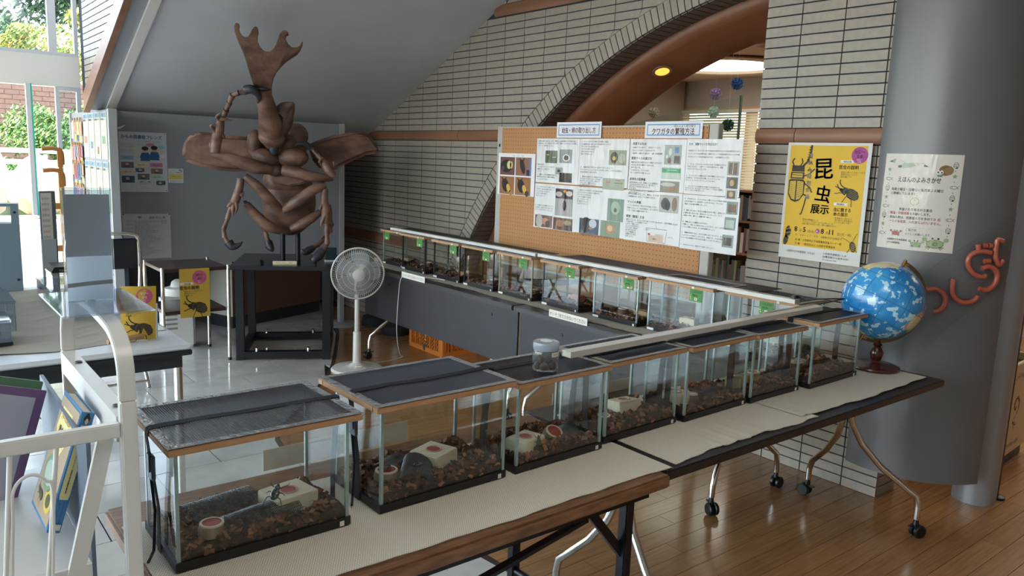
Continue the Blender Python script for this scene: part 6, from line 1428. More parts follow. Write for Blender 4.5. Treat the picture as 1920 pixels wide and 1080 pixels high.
def nt(P):
    P.text('甲', 32, 14, 8, INK, .02).text('蟲彫 杉山 望', 55, 14, 7, INK, .01, w=34); rnd = random.Random(2)
    for i in range(30):
        P.text('平成一六年　木彫カブトムシ制作・展示の記録について', 24, 22 + i * 3.6, 2.2, INK, .01, w=rnd.uniform(28, 62)); 
        if i % 3 == 0: P.text('昭和三年', 8, 22 + i * 3.6, 2.2, INK, .01, w=12)
    for k in range(3): P.text('東京都', 80, 22 + 4 * k, 2.2, INK, 0, w=12)
    for x in (2, 98): P.ell(x, 2, 1.6, 1.6, '#1c1c1e', 3)
on_part('tall white typed notice pinned below the blue poster', 'notice_sheet', .022, .722, .305, .31, '#bfc2c6', lambda P: nt(P), 135)
b_ = thing('paper_bird', 'white folded-paper gull at the top corner of the partition', 'decoration', (1.345, 6.28, 1.61), 0)
MB().add([(-.03, -.01, -.05), (.02, -.015, .01), (.075, -.012, .03), (.03, -.02, -.005), (0, -.03, 0), (-.012, -.012, -.02)], [(0, 1, 4), (1, 2, 3), (1, 3, 4), (0, 5, 4), (1, 0, 5), (3, 2, 4)]).build('body', M_card, b_)
# leaflet racks with leaflets, seen from the side
k_ = 0
for r_, (z0, z1) in enumerate(((1.39, 1.715), (1.02, 1.37))):
    for c_ in range(4):
        y1 = 6.56 - c_ * .195; W_ = .175
        y1 *= 1.041; W_ = .18
        s_ = thing('leaflet', '%s leaflet in the %s row of the side rack' % (('first', 'second', 'third', 'fourth')[c_], ('upper', 'lower')[r_]), 'leaflet', (1.244, y1, z0), -PI / 2, 'leaflets in the side rack')
        MB().box(0, W_, -.002, .004, 0, z1 - z0).build('paper', mat('leaflet_paper', '#c9cdb4', .5), s_)
        P = Print(); P.rect(4, 2, 96, 20, '#6f8a9c'); P.ell(40, 11, 18, 6, '#4a6a80', 2); P.text('図書館だより', 8, 30, 9, '#3a4440', .02, w=84)
        for i in range(14): P.text('新しい本のおしらせとおはなし会', 8, 44 + 9 * i, 5, '#4c504a', 0, w=82)
        P.rect(20 + 10 * (c_ % 3), 90 + 20 * (k_ % 3), 70, 118 + 20 * (k_ % 3), ['#a8704c', '#5c6c8c', '#8c5a4a', '#6a8a6c'][k_ % 4], 3)
        P.build('print', s_, lambda a, b, d: (a * W_ / 100, -.0025 - d, (z1 - z0) * (1 - b / 175))); k_ += 1
# hanging bookmarks and tags on strings
cols = ['#b9885a', '#c9a878', '#b07c4e', '#d4d0c8', '#8a5a5c', '#c9b04c', '#5c7c8c', '#c98a9c', '#4a6c9c', '#d8d4b0', '#9c3a5c', '#e0dcd4', '#d48ab0', '#7cae9c', '#3f4f6c', '#e3d86c']
CN = ['tan', 'beige', 'brown', 'white', 'maroon', 'mustard', 'teal', 'rose', 'blue', 'cream', 'crimson', 'pale', 'pink', 'mint', 'navy', 'yellow']
rnd = random.Random(9); n_ = 0
for (zr_, cnt) in ((1.66, 4), (1.47, 6), (1.33, 6), (1.15, 6)):
    tag(MB().tube([(1.24, 6.86 + .072 * k, zr_ + .03 - .02 * math.sin(PI * k / 6)) for k in range(7)], .002, 4).build('string', mat('string', '#b8a48a', .8), None), 'thin string with pegged tags, %s' % {1.66: 'topmost', 1.47: 'second from top', 1.33: 'third from top', 1.15: 'lowest'}[zr_], 'string')
    for k in range(cnt):
        y = 6.89 + k * (.42 / cnt); c = cols[(n_ * 5 + k) % len(cols)] if zr_ < 1.6 else cols[k % 4]; cn = CN[cols.index(c)]; n_ += 1; hh = rnd.uniform(.08, .14)
        o = thing('hanging_tag', '%s tag, number %d from the leaflets on the %s string' % (cn, k + 1, {1.66: 'topmost', 1.47: 'second', 1.33: 'third', 1.15: 'lowest'}[zr_]), 'tag', (1.235, y, zr_), -PI / 2, 'bookmark tags on the strings')
        MB().prism([(-.045, -hh), (.045, -hh), (.045, -.01), (.03, .01), (-.03, .01), (-.045, -.01)], lambda x, z: (x, -.003, z), lambda x, z: (x, -.001, z)).build('card', mat('tagc_' + c.strip('#'), c, .6), o)
        MB().box(-.006, .006, -.008, .002, -.005, .03).build('peg', mat('peg', '#b08a5c', .6), o)
        if k % 2 == 0: MB().box(-.025, .025, -.002, .0, -hh - .06, -hh - .005).build('label_slip', mat('slip', '#d9d06a', .6), o)
# brown counter box behind
cb = thing('counter_box', 'brown counter with dark plinth and pale side behind the sculpture stand', 'counter', (2.235, 6.475, 0), math.radians(21))
MB().box(0, 1.02, 0, .30, .10, .66).build('body', mat('counter_brown', '#7d574b', .5, noise=(5, '#6f4c42', .5, (1, 1, 1))), cb)
MB().box(-.004, .0, .0, .30, .10, .66).build('side_panel', mat('counter_cream', '#c9c4b8', .5), cb)
MB().box(.0, 1.02, .004, .30, 0, .10).build('plinth', mat('plinth_dark', '#2c3138', .5), cb)
# brown trolley with yellow flyer
tr = thing('side_shelf', 'brown two-tier shelf on chrome legs left of the sculpture stand', 'shelf', (1.43, 5.50, 0))
M_sh = mat('shelf_mauve', '#4a3534', .3, noise=(6, '#3c2a2a', .6, (1, 6, 1)))
MB().box(.0, .44, .0, .45, .655, .68).build('top_shelf', M_sh, tr, bevel=.003); MB().box(.012, .428, .012, .438, .36, .385).build('lower_shelf', M_sh, tr, bevel=.003)
for x in (.0, .44):
    for y in (.0, .45): MB().tube([(x, y, 0.012), (x, y, .69)], .0125, 12).build('leg', M_chrome, tr, smooth=60); MB().lathe([(.014, 0), (.014, .02)], 12, c=(x, y, 0)).build('foot_cap', M_black, tr, smooth=50)
M_yel = '#c9a23a'
def flyer(P):
    P.rect(0, 0, 100, 141, '#c7a23c', 1); P.ell(66, 26, 24, 20, '#c0567c', 2, 28); P.text('8/5～', 66, 23, 10, '#ead9dc', .01, 3, align='C'); P.text('8/8', 66, 33, 10, '#ead9dc', .01, 3, align='C'); P.text('14:00～', 66, 38, 4, '#ead9dc', 0, 3, align='C'); P.text('16:00', 66, 42.5, 4, '#ead9dc', 0, 3, align='C')
    P.rect(2, 39, 44, 46, '#dedad0', 2); P.text('特別企画', 25, 45, 5, INKD, .02, 3, align='C'); P.text('昆虫の説明', 0, 59, 11, INKD, .035, 3, w=64)
    for i, t in enumerate(('昆虫に詳しいスタッフから', '飼育方法について', '話を聞こう！')): P.text(t, 14, 67 + 6 * i, 5, INKD, 0, 3)
    beetle_print(P, 54, 112, 33, .25, c2='#7a6a34')
s_ = sheet('yellow_flyer', 'yellow beetle flyer hanging from the front edge of the brown shelf', 'flyer', .20, .34, (1.535, 5.484, .338), 0, '#c7a23c'); P = Print(); flyer(P); P.build('print', s_, upright(.20, .34, 100, 141))
ap_ = thing('air_purifier', 'white round-topped appliance on the floor behind the brown shelf', 'appliance', (1.69, 6.06, 0), math.radians(-4))
MB().box(-.13, .10, -.07, .09, 0, .40).build('body', M_white, ap_, bevel=.02); MB().lathe([(.10, .40), (.105, .43), (.10, .455), (.06, .465), (.05, .50), (.03, .515), (0, .52)], 28).build('top_dome', M_white, ap_, smooth=40)
for k in range(4): MB().box(-.12, -.03, -.0715, -.0695, .15 + .035 * k, .165 + .035 * k).build('slot', mat('slot_grey', '#8c8c8a', .5), ap_)
# chrome folding chairs
def chair(label, x, y, rz, c):
    o = thing('folding_chair', label, 'chair', (x, y, 0), rz, 'chrome folding chairs at the far end'); w = .20
    MB().tube(smooth_path([(-w, .30, .012), (-w, .12, .35), (-w, 0, .62), (-w, -.02, .90), (-w + .05, -.022, .95), (0, -.022, .955), (w - .05, -.022, .95), (w, -.02, .90), (w, 0, .62), (w, .12, .35), (w, .30, .012)], 5), .0115, 10).build('back_frame', M_chrome, o, smooth=60)
    for s_ in (-1, 1): MB().tube([(s_ * (w - .02), -.22, .012), (s_ * (w - .02), .20, .44)], .011, 10).build('leg', M_chrome, o, smooth=60)
    MB().tube([(-w + .02, -.2, .05), (w - .02, -.2, .05)], .009, 8).build('stretcher', M_chrome, o, smooth=60)
    MB().box(-w + .012, w - .012, -.03, -.012, .735, .925).build('backrest', mat('chair_' + c.strip('#'), c, .45), o, bevel=.008)
    MB().box(-w + .02, w - .02, -.02, .36, .43, .46).build('seat', mat('chair_' + c.strip('#'), c, .45), o, bevel=.01)
    return o
chair('chrome folding chair with dark blue backrest behind the white table', 1.035, 5.27, .0, '#20242e')
# ================================================================== white table at the left with clear cases
wt = thing('white_table', 'white-topped table with dark edge at the left', 'table', (.15, 3.25, 0))
MB().box(0, .80, 0, 1.75, .678, .70).build('tabletop', M_whitetop, wt, bevel=.006)
MB().box(-.002, .802, -.002, 1.752, .655, .678).build('edge_band', mat('edge_band', '#1d2026', .4), wt, bevel=.004)
MB().box(.03, .77, .03, 1.72, .60, .655).build('apron', mat('apron', '#23272e', .5), wt)
for x in (.05, .76):
    for y in (.06, 1.68): MB().tube([(x, y, .0), (x, y, .66)], .017, 14).build('leg', M_chrome, wt, smooth=60)
M_wm = woven('woven_mat_left', '#bdb7a6', '#8b8473')
MB_ = MB(); rnd = random.Random(21)
MB_.grid(40, 90, lambda u, v: (.17 + .60 * u + .03 * math.sin(v * 9), 3.38 + 1.5 * v + .02 * math.sin(u * 9), .702 + .006 * max(0, math.sin(v * 60 + 2 * math.sin(u * 5))) ** 5 * (0.4 + .6 * math.sin(u * 4 + 1) ** 2)))
tag(MB_.build('table_mat', M_wm, None, smooth=80), 'wrinkled beige woven mat on the white table', 'mat')
M_ccase = glass('clear_case', '#eef3f7', .05, 1.8, 1.5, haze=.08, haze_c='#c9d4e0')
def case(label, x0, x1, y0, y1, z0, h, base=False, g='clear plastic insect cases on the white table'):
    o = thing('clear_case', label, 'case', ((x0 + x1) / 2, (y0 + y1) / 2, z0), 0, g); a, b = (x1 - x0) / 2, (y1 - y0) / 2; t = .002
    for q in ((-a, a, -b, -b + t), (-a, a, b - t, b), (-a, -a + t, -b + t, b - t), (a - t, a, -b + t, b - t)): MB().box(*q, .012 if base else 0, h - .012).build('wall', M_ccase, o)
    MB().box(-a - .003, a + .003, -b - .003, b + .003, h - .012, h).build('lid', M_ccase, o, bevel=.002)
    if base: MB().box(-a - .004, a + .004, -b - .004, b + .004, 0, .012).build('base', M_black, o)
    return o
zt = .7095
case('long clear case at the right rear of the white table, under the black-lidded one', .60, .82, 4.28, 4.70, zt, .085)
case('clear case in front of the long one beside the acrylic holder', .63, .84, 3.93, 4.24, zt, .085)
o = case('clear case with black lid and white lettering on top of the others', .64, .80, 4.46, 4.66, zt + .0865, .05); 
bl2 = thing('case_lid', 'black tapered lid with small white lettering on the stacked clear case', 'lid', (.72, 4.56, zt + .138)); MB().prism([(-.085, 0), (.085, 0), (.07, .028), (-.07, .028)], lambda x, z: (x, -.10, z), lambda x, z: (x, .10, z)).build('cover', M_black, bl2, bevel=.002)
Print().text('TERRARIUM', 0, 0, 12, '#d6d6d6', .03).build('lettering', bl2, lambda a, b, d: (-.05 + a * .0013, -.1008 - d, .006 - b * .001))
case('clear case at the left edge of the white table with black base', .20, .355, 3.53, 3.72, zt, .10, True); case('taller clear case behind the one with the black base', .22, .40, 3.78, 4.1, zt, .13); case('clear lidded case farthest left on the white table', .20, .40, 4.16, 4.6, zt, .11)
tag(MB().lathe([(.03, 0), (.032, .01), (.03, .025), (0, .026)], 20).build('wood_slice', mat('log8c6a4c', '#8c6a4c', .8), None, smooth=40, loc=(.30, 3.63, zt + .0125)), 'small wood slice inside the left clear case with black base', 'wood')
tag(MB().tube([(.66, 3.36, zt + .011), (.80, 3.40, zt + .011)], .0105, 14).build('wood_stick', mat('stick_wood', '#a9825c', .7), None, smooth=60), 'short peeled wooden stick lying before the yellow flyer', 'stick')
# standing yellow flyer
fs = thing('flyer_stand', 'yellow beetle flyer curved in a clear stand on the white table corner', 'sign', (.722, 3.43, .703), math.radians(-4), rot=(-.10, .05, math.radians(-4)))
def cf(a, b, d): u = a / 100; return (u * .135, -.010 * math.sin(PI * u) - d - .001, .222 * (1 - b / 141) + .002)
mb = MB(); mb.grid(12, 1, lambda u, v: cf(u * 100, 141 - v * 141, 0)); mb.build('flyer', mat('flyer_yellow', '#c7a23c', .5), fs, smooth=80)
P = Print(); flyer(P); P.build('print', fs, cf); MB().box(.137, .142, .002, .03, 0, .15).build('support', mat('support_blue', '#a9bccb', .3), fs); MB().box(.10, .16, -.03, .03, -.001, .001).build('foot', M_acryl, fs)
s_ = tag(MB().box(.80, .93, 3.55, 3.78, .7035, .7045).build('loose_sheet', M_card, None), 'loose white paper sheet at the corner of the white table', 'paper')
# grey info frame and display box standing at the rear of the table
inf = thing('info_frame', 'slim grey frame with a typed sheet and leaflet pocket behind the clear cases', 'sign', (.66, 4.88, .703), math.radians(20))
MB().box(0, .085, 0, .012, 0, .53).build('frame', mat('frame_slate', '#5d6b78', .4), inf, bevel=.002); MB().box(.006, .062, -.002, .0, .22, .52).build('typed_sheet', M_card, inf); MB().box(-.008, .07, -.012, -.004, .02, .27).build('leaflet', mat('leaflet_grey', '#a9b6bf', .4), inf)
P = Print(); [P.text('展示のご案内とおねがい', 12, 14 + 9 * i, 4.5, '#5a4a50', 0, w=50) for i in range(14)]; P.text('7月', 6, 141, 9, INKD, .02); P.ell(30, 95, 9, 16, '#8a6a5c'); P.build('print', inf, lambda a, b, d: (a * .0008, -.0125 - d if b > 130 or (70 < b < 120 and 0) else (-.0022 - d), .53 - b * .0033))
lk = thing('grey_display_box', 'blue-grey metal display box with a window slot at the left rear', 'box', (.24, 4.90, .703), math.radians(-8)); M_lk = mat('box_slate', '#6d7d8a', .4, metal=.2)
mb = MB(); mb.box(0, .32, 0, .10, 0, .36); mb.box(0, .03, 0, .10, .36, .465); mb.box(.285, .32, 0, .10, .36, .465); mb.box(.03, .285, 0, .10, .45, .465); mb.build('body', M_lk, lk); MB().box(.03, .285, .04, .043, .36, .45).build('window', M_ccase, lk)
for z in (.06, .42): MB().lathe([(0, 0), (.007, 0), (.006, .003), (0, .004)], 12, T=Matrix.Translation((.302, 0, z)) @ Matrix.Rotation(PI / 2, 4, 'X')).build('bolt', M_black, lk)
# wooden rack with rounded arms
wrk = thing('wooden_rack', 'light wooden stand with rounded arms near the entrance', 'stand', (.93, 5.92, 0)); M_lw = mat('light_wood', '#b5783e', .4, noise=(10, '#a06a34', .6, (1, 1, 6)))
MB().box(-.014, .014, -.014, .014, .02, 1.33).build('post', M_lw, wrk, bevel=.005)
for (z, l) in ((1.45, .0), (1.31, .10),): MB().tube(smooth_path([(-.10, 0, z), (-.03, 0, z + .004), (.01, 0, z - .02), (.014, 0, z - .10)], 6), .014, 12).build('arm', M_lw, wrk, smooth=60)
for z in (1.08, .80): MB().box(-.045, .014, -.02, -.012, z - .02, z + .02).build('peg_board', M_lw, wrk, bevel=.003)
MB().box(-.16, .16, -.03, .03, 0, .03).build('foot', M_lw, wrk, bevel=.006); MB().box(-.03, .03, -.16, -.031, 0, .03).box(-.03, .03, .031, .16, 0, .03).build('foot', M_lw, wrk, bevel=.006)
MB().box(-.014, .014, -.014, .014, 1.33, 1.46).build('post', M_lw, wrk, bevel=.005)

# ================================================================== white book trolley close to the camera
tl = thing('book_trolley', 'white metal book trolley with arched end and wire front', 'trolley', (.262, 1.22, 0)); M_tw = mat('trolley_white', '#dcdad5', .3, coat=.2)
def bent(pts, w, t, name, n=6):
    """flat bar (w wide along X, t thick in the bending plane)"""
    P_ = smooth_path(pts, n) if n > 1 else [Vector(p) for p in pts]; mb = MB(); vs = []
    for i, p in enumerate(P_):
        d = (P_[min(i + 1, len(P_) - 1)] - P_[max(i - 1, 0)]).normalized(); nn = Vector((0, -d.z, d.y)) * t / 2
        for (sx, sn) in ((-1, -1), (1, -1), (1, 1), (-1, 1)): vs.append(p + Vector((sx * w / 2, 0, 0)) + nn * sn)
    fs = [(4 * i + k, 4 * i + (k + 1) % 4, 4 * i + 4 + (k + 1) % 4, 4 * i + 4 + k) for i in range(len(P_) - 1) for k in range(4)] + [(0, 3, 2, 1), tuple(4 * (len(P_) - 1) + k for k in range(4))]
    mb.add(vs, fs); return mb.build(name, M_tw, tl, smooth=35, bevel=.0015)
MB().box(-.0115, .0115, -.009, .009, .06, 1.125).build('post', M_tw, tl, bevel=.002); MB().box(-.0115, .0115, .465, .483, .06, 1.10).build('post', M_tw, tl, bevel=.002)
bent([(0, 0, 1.125), (0, .002, 1.17), (0, .018, 1.20), (0, .055, 1.22), (0, .12, 1.228), (0, .24, 1.232), (0, .36, 1.226), (0, .43, 1.20), (0, .466, 1.15), (0, .474, 1.10)], .023, .014, 'arch')
MB().box(-.014, .010, .010, .465, 1.095, 1.10).box(-.014, -.010, .010, .465, 1.06, 1.095).build('side_rail', M_tw, tl)
for y in (.06, .36): MB().lathe([(.007, 0), (.006, .003), (0, .004)], 10, c=(-.002, y, 1.10)).build('screw', mat('screw_dark', '#4a4644', .4), tl)
MB().box(-.36, -.012, -.008, .008, 1.072, 1.094).build('front_rail', M_tw, tl, bevel=.002)
MB().bar((-.028, .012, 1.075), (-.098, .012, .78), .022, .010, up=(0, 1, 0)).build('slanted_bar', M_tw, tl)
MB().box(-.36, -.055, .02, .46, .868, .876).build('shelf', M_tw, tl, bevel=.001) ; MB().box(-.36, -.055, .012, .02, .852, .876).build('shelf_lip', M_tw, tl)
MB().box(-.36, -.05, .02, .46, .50, .51).build('lower_shelf', M_tw, tl)
MB().box(-.052, -.046, .03, .46, .70, 1.06).build('end_plate', mat('plate_slate', '#5b6878', .4), tl)
for x in (-.157, -.104): 
    pass
for (xt, xb_) in ((-.151, -.170), (-.095, -.118), (-.20, -.222)): MB().tube([(xt, -.004, 1.074), (xb_, -.004, .84)], .0034, 8).build('wire_upright', M_tw, tl, smooth=60)

MB().tube(smooth_path([(-.162, -.006, .84), (-.153, -.006, .98), (-.151, -.006, 1.018), (-.140, -.006, 1.036), (-.125, -.006, 1.040), (-.111, -.006, 1.028), (-.103, -.006, 1.004), (-.112, -.006, .84)], 6), .0026, 8).build('wire_arch', M_tw, tl, smooth=60)
MB().tube([(-.075, .04, .85), (-.02, .10, .70)], .003, 8).build('stay', M_chrome, tl, smooth=60)
for (x, y) in ((0, 0), (0, .474), (-.36, 0), (-.36, .474)): caster(tl, x - (0.0), y, 0)
MB().box(-.3715, -.3485, -.009, .009, .06, 1.094).build('post', M_tw, tl, bevel=.002); MB().box(-.3715, -.3485, .465, .483, .06, 1.10).build('post', M_tw, tl, bevel=.002)
# picture book with blue spine leaning on the shelf
bk = thing('picture_book', 'blue-spined insect picture book leaning on the trolley shelf', 'book', (.172, 1.335, .892), rot=(0, math.radians(17.5), math.radians(1))); M_bb = mat('book_blue', '#3f78a8', .35)
bw, bh, bdp = .019, .196, .135
MB().box(-bw / 2, bw / 2, 0, .003, 0, bh).build('spine', M_bb, bk, bevel=.0008); MB().box(-bw / 2, -bw / 2 + .002, .003, bdp, 0, bh).build('cover', M_bb, bk); MB().box(bw / 2 - .002, bw / 2, .003, bdp, 0, bh).build('cover', M_bb, bk); MB().box(-bw / 2 + .002, bw / 2 - .002, .003, bdp - .003, .003, bh - .003).build('pages', mat('pages', '#cfcabd', .7), bk)
P = Print(); P.poly([(18, 22), (82, 22), (88, 28), (88, 142), (82, 148), (18, 148), (12, 142), (12, 28)], '#d8cb8c', 2); 
P.vtext('ファーブル先生の', 50, 33, 8.6, '#a8483c', .03, 3, 1.02).vtext('昆虫教室', 50, 106, 10, '#26221e', .05, 3, 1.0); P.ell(50, 10, 24, 5, '#22262c', 2).ell(50, 6, 14, 5, '#22262c', 2).ell(50, 15, 12, 5, '#c9a98c', 3); P.vtext('文奥本大三郎', 64, 158, 5.6, '#16283c', .02, 3).vtext('絵やまもと', 34, 158, 5.6, '#16283c', .02, 3); P.rect(10, 190, 90, 200, '#d6cfc0', 2)
P.build('lettering', bk, lambda a, b, d: ((a - 50) * bw / 100, -d - .0008, bh - b * bh / 205))
P = Print(); P.rect(4, 4, 96, 141, '#a08c74', 1).poly([(20, 14), (70, 14), (84, 30), (72, 52), (60, 66), (34, 62), (14, 40)], '#d9cc8a', 2).text('ファーブル先生の', 24, 28, 7, '#a8483c', .02, 3, w=48).text('昆虫教室', 28, 46, 12, '#3c3228', .04, 3, w=44).ell(44, 92, 30, 22, '#6f8a6c', 2).ell(44, 92, 22, 15, '#9fb0a4', 3).ell(70, 118, 18, 14, '#c7ad3c', 2).ell(70, 118, 10, 8, '#3c4a34', 3)
beetle_print(P, 30, 122, 12, .2, c='#2c3a34', l=3)
P.build('print', bk, lambda a, b, d: (-bw / 2 - d - .0002, bdp - a * bdp / 100, bh - b * bh / 145))
pk = thing('purple_book', 'purple book with grey panel standing face-out on the trolley', 'book', (.03, 1.55, .888), rot=(math.radians(-4), math.radians(17), 0)); M_pu = mat('book_purple', '#6f5079', .45)
MB().box(0, .118, 0, .008, 0, .215).build('cover', M_pu, pk, bevel=.001); MB().box(.002, .116, .008, .016, .002, .213).build('pages', mat('pages', '#cfcabd', .7), pk)
P = Print(); P.rect(0, 12, 88, 182, '#a9a7b4', 1).poly([(0, 78), (38, 78), (44, 84), (44, 182), (0, 182)], '#6a4a78', 2).ell(10, 96, 16, 12, '#2f2638', 3).ell(14, 106, 26, 5, '#2f2638', 3).text('SOUVENIRS', -6, 104, 7, '#c9c3d4', .01, 4, w=36, slant=.2).text('ENTOMOLOGIQUES', -14, 114, 7, '#c9c3d4', .01, 4, w=54, slant=.2).ring(10, 88, 5, 5, 1, '#c9c3d4', 4)
P.build('print', pk, lambda a, b, d: (.0 + a * .00118, -d, .215 - b * .00118))
gk = thing('green_book', 'thin green book standing behind the purple one', 'book', (.032, 1.60, .888), rot=(math.radians(-4), math.radians(17), 0)); MB().box(0, .117, 0, .010, 0, .2185).build('cover', mat('book_green', '#55795c', .5), gk, bevel=.001)
kk = thing('pink_book', 'pink picture book with blue sketches on the lower trolley shelf', 'book', (.03, 1.28, .515), rot=(0, math.radians(24), 0)); MB().box(0, .13, 0, .012, .0, .27).build('cover', mat('book_pink', '#cf9ca2', .5), kk, bevel=.001)
P = Print(); [(P.ell(x, y, 5, 6, '#54647c', 2), P.ell(x + 2, y - 7, 3, 3, '#54647c', 2)) for x, y in ((60, 20), (76, 34), (62, 60), (80, 66), (66, 96))]; P.ell(22, 20, 8, 6, '#c0504a', 2).line([(30, 18), (36, 10), (42, 14)], 1.4, '#5a3a3a', 2).poly([(8, 60), (34, 44), (40, 80), (8, 90)], '#5c9c8c', 2); P.build('print', kk, lambda a, b, d: (a * .0013, -d - .0003, .27 - b * .0013))
MB().box(-.36, -.05, .02, .46, .50, .501)
# clear acrylic holder on the trolley arch
ah = thing('acrylic_holder', 'clear acrylic T-shaped sign holder with shiny curved insert on the trolley', 'sign holder', (.262, 1.40, 1.2425), 0)
MB().box(-.068, .062, -.11, .11, 0, .003).build('foot_plate', M_acryl, ah, bevel=.001)
MB().box(-.042, .028, -.0015, .0015, .003, .182).build('front_plate', M_acryl, ah); MB().box(-.042, .028, .0105, .0135, .003, .182).build('back_plate', M_acryl, ah); MB().box(-.042, .028, -.0015, .0135, .182, .186).build('top_edge', M_acryl, ah)
M_ins = mat('insert_white', '#eceae6', .5); _n = M_ins.node_tree.nodes; _l = M_ins.node_tree.links; _t = _n.new('ShaderNodeBsdfTranslucent'); _x = _n.new('ShaderNodeMixShader'); _x.inputs[0].default_value = .75
_l.new(_n['Principled BSDF'].outputs[0], _x.inputs[1]); _l.new(_t.outputs[0], _x.inputs[2]); _l.new(_x.outputs[0], _n['Material Output'].inputs[0])
M_mir = mat('silver_film', '#b9bcc2', .06, metal=1, bump=(3, .25, (1, 1, 1)))
def mfn(u, v): return (-.040 + .066 * u, .006 + .0030 * math.sin(PI * u) - .0035 * math.sin(2.6 * v), .004 + .172 * v)
MB().grid(14, 24, lambda u, v: mfn(u, .42 + .58 * v)).build('silver_insert', M_mir, ah, smooth=180); MB().grid(6, 6, lambda u, v: mfn(u, .0 + .42 * v)).build('white_insert', M_ins, ah, smooth=180); MB().grid(6, 1, lambda u, v: tuple(Vector(mfn(u, .13 + .04 * v + .02 * u)) + Vector((0, -.0008, 0)))).build('grey_stripe', mat('insert_grey', '#8b8780', .5), ah, smooth=180)

# ================================================================== outside the glazed front
g_ = struct(MB().box(-14, 14, 7.66, 60, -.15, -.01).build('ground', mat('paving', '#b9b2a4', .8, noise=(3, '#a59e90', .6, (1, 1, 1)))))
for k, (y, z) in enumerate(((8.6, .10), (9.5, .24), (10.3, .38), (11.0, .50))): 
    for j, (x0, x1) in enumerate(((-2, .9), (.904, 1.7), (1.704, 3.4))): tag(MB().box(x0, x1, y, (9.495, 10.295, 10.995, 12.4)[k], -.01, z).build('stone_step', mat('step_stone', '#c2bcae', .8, noise=(8, '#aaa496', .6, (1, 1, 1))), None, bevel=.01), 'pale stone step block outside, %s row, %s block' % (('nearest', 'second', 'third', 'top')[k], ('left', 'middle', 'right')[j]), 'step', 'stone steps outside')
rnd = random.Random(12)
for k, (x, y, sx, sz, lab) in enumerate(((.95, 11.3, .30, .50, 'pointed pale boulder outside, left of the pair'), (1.60, 11.8, .40, .38, 'broad pale boulder outside above the steps'), (1.07, 12.2, .15, .62, 'upright light stone between the boulders'), (2.1, 12.3, .4, .4, 'pale boulder outside partly behind the wooden stand'))):
    mb = MB(); mb.ell((0, 0, 0), (sx, sx * .7, sz), 14, 9); o = mb.build('boulder', mat('boulder', '#b8a88e', .85, noise=(6, '#9c8c74', .7, (1, 1, 1)), bump=(8, .5, (1, 1, 1))), None, smooth=30, loc=(x, y, .52 + sz * 1.12))
    for v in o.data.vertices: v.co *= 1 + rnd.uniform(-.12, .12); v.co.x *= 1 - .45 * max(0, v.co.z / sz)
    tag(o, lab, 'rock')
struct(MB().box(-6, 9, 12.6, 16.5, -.1, .92).build('lawn_bank', mat('lawn', '#5d7148', .9, noise=(12, '#46583a', .8, (1, 1, 1)))))
bw_ = struct(MB().box(-8, 12, 16.5, 16.8, 0, 2.55).build('wall_garden', mat('garden_mortar', '#6b5a50', .9)))
gm = mat('garden_brick', '#5c463c', .8, noise=(20, '#4a3830', .6, (1, 1, 1))); mb = MB()
for j in range(19):
    z = .93 + j * .085
    for i in range(30): x = -.5 + i * .23 - (.115 if j % 2 else 0); mb.box(x, x + .22, 16.488, 16.5, z, z + .075)
mb.build('brick_field', gm, bw_, kind='stuff')
for z, lab in ((1.0, 'lowest'), (1.16, 'middle'), (1.32, 'top')): tag(MB().box(-2, 6, 13.2, 13.24, z, z + .07).build('fence_rail', mat('rail_grey', '#8c8a80', .7), None), 'grey horizontal fence rail in the garden, %s one' % lab, 'fence rail')
def foliage(name, label, c, r, n, size, cols_, trunk=None, seed=1, cat='tree'):
    o = thing(name, label, cat, (c[0], c[1], trunk if trunk is not None else c[2] - r[2])); rnd = random.Random(seed); mb = MB(); base = Vector((c[0], c[1], trunk if trunk is not None else c[2] - r[2]))
    blobs = [(Vector((rnd.gauss(0, .5) * r[0], rnd.gauss(0, .5) * r[1], rnd.gauss(0, .45) * r[2])), rnd.uniform(.25, .5)) for _ in range(16)]
    for i in range(n):
        b, br = rnd.choice(blobs); d = Vector((rnd.gauss(0, 1), rnd.gauss(0, 1), rnd.gauss(0, 1))).normalized() * br * rnd.uniform(.6, 1)
        p = Vector(c) - base + b + Vector((d.x * r[0], d.y * r[1], d.z * r[2])); mb.k = rnd.choice([0, 0, 1, 2] if len(cols_) > 2 else [0, 0, 1])
        a = Vector((rnd.gauss(0, 1), rnd.gauss(0, 1), rnd.gauss(0, 1))).normalized(); e = a.orthogonal().normalized() * size * rnd.uniform(.5, 1.2); f = a.cross(e).normalized() * size * .6
        mb.add([p - e, p - f * .5, p + e, p + f * .5], [(0, 1, 2, 3)])
    mb.build('foliage', [mat('leaf_' + k.strip('#'), k, .6) for k in cols_], o, kind='stuff')
    if trunk is not None: MB().tube([(0, 0, 0), (.03, 0, (c[2] - trunk) * .6), (0, .05, c[2] - trunk)], [.09, .07, .03], 8).build('trunk', mat('bark_out', '#5a4a3c', .9), o)
    return o
foliage('leafy_shrub', 'green leafy shrub in front of the garden brick wall', (2.0, 14.6, 1.65), (.62, .4, .62), 5200, .05, ['#4c6e3a', '#35522c', '#7d9a4a'], .92, 1, 'shrub')
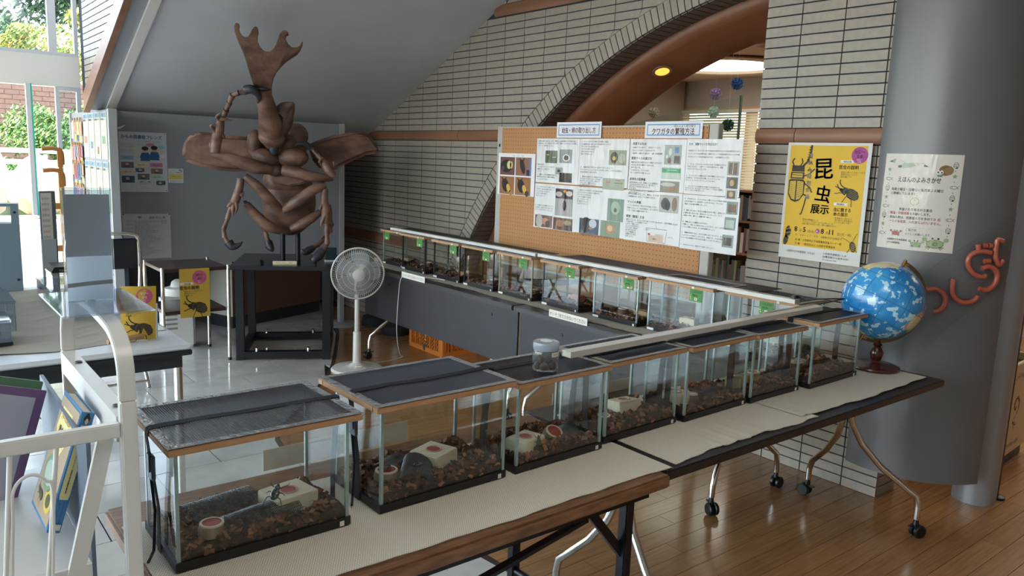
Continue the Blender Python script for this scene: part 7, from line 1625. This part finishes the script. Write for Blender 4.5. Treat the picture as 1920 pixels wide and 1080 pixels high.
foliage('leafy_shrub', 'lower leafy shrub at the right edge of the window view', (3.15, 15.9, 1.8), (.5, .4, .6), 3600, .05, ['#47683a', '#33502c', '#6f8c46'], .92, 2, 'shrub')
foliage('low_plants', 'low green plants on the bank outside', (1.6, 14.0, 1.08), (.6, .3, .14), 2200, .035, ['#5c8448', '#3f6434'], None, 3, 'plant')
foliage('flowering_bush', 'yellow-green bush with orange tips above the garden wall', (2.55, 17.6, 3.0), (1.0, .6, .62), 7000, .06, ['#8f9c4a', '#c0a04c', '#66803a'], -.01, 4, 'shrub')
foliage('dark_tree', 'tall dark green tree behind the yellow bush', (3.4, 22, 5.2), (1.9, 1.4, 2.0), 9000, .12, ['#2c4a30', '#1f3826', '#44683c'], -.01, 5)
foliage('dark_tree', 'second tall tree to the left, behind the window post', (1.0, 27, 5.4), (1.2, 1.4, 1.6), 5000, .12, ['#34543a', '#25402c', '#4c7040'], -.01, 6)
tag(MB().tube([(.1, 23, 0), (.13, 23, 9)], .05, 8).build('street_pole', mat('pole_grey', '#8a8f96', .6), None), 'grey street pole far outside the left window', 'pole')
for (x, s_) in ((1.72, 'left'), (1.86, 'right')): tag(MB().tube([(0, 0, 0), (0, 0, .34)], .03, 10).ell((0, 0, .36), (.035, .035, .03), 10, 6).build('garden_post', M_card, None, smooth=60, loc=(x, 13.0, .92)), 'short white garden post outside, %s of the two' % s_, 'post')
bd = thing('far_house', 'pale house with a low roof beyond the garden', 'building', (-6, 30, 0)); MB().box(0, 9, 0, 5, 0, 3.4).build('wall', mat('house_wall', '#c9c5bc', .8), bd); MB().prism([(-.4, 3.4), (9.4, 3.4), (8.4, 4.6), (.6, 4.6)], lambda x, z: (x, -.4, z), lambda x, z: (x, 5.4, z)).build('roof', mat('house_roof', '#6c7078', .7), bd)
for x in (1, 3.6, 6.4): w_ = MB().box(x, x + 1.2, -.03, 0, 1.2, 2.5).build('window', mat('house_frame', '#8a8e92', .5), bd); MB().box(x + .08, x + 1.12, -.035, -.03, 1.28, 2.42).build('pane', mat('house_pane', '#5a6a78', .2), w_)
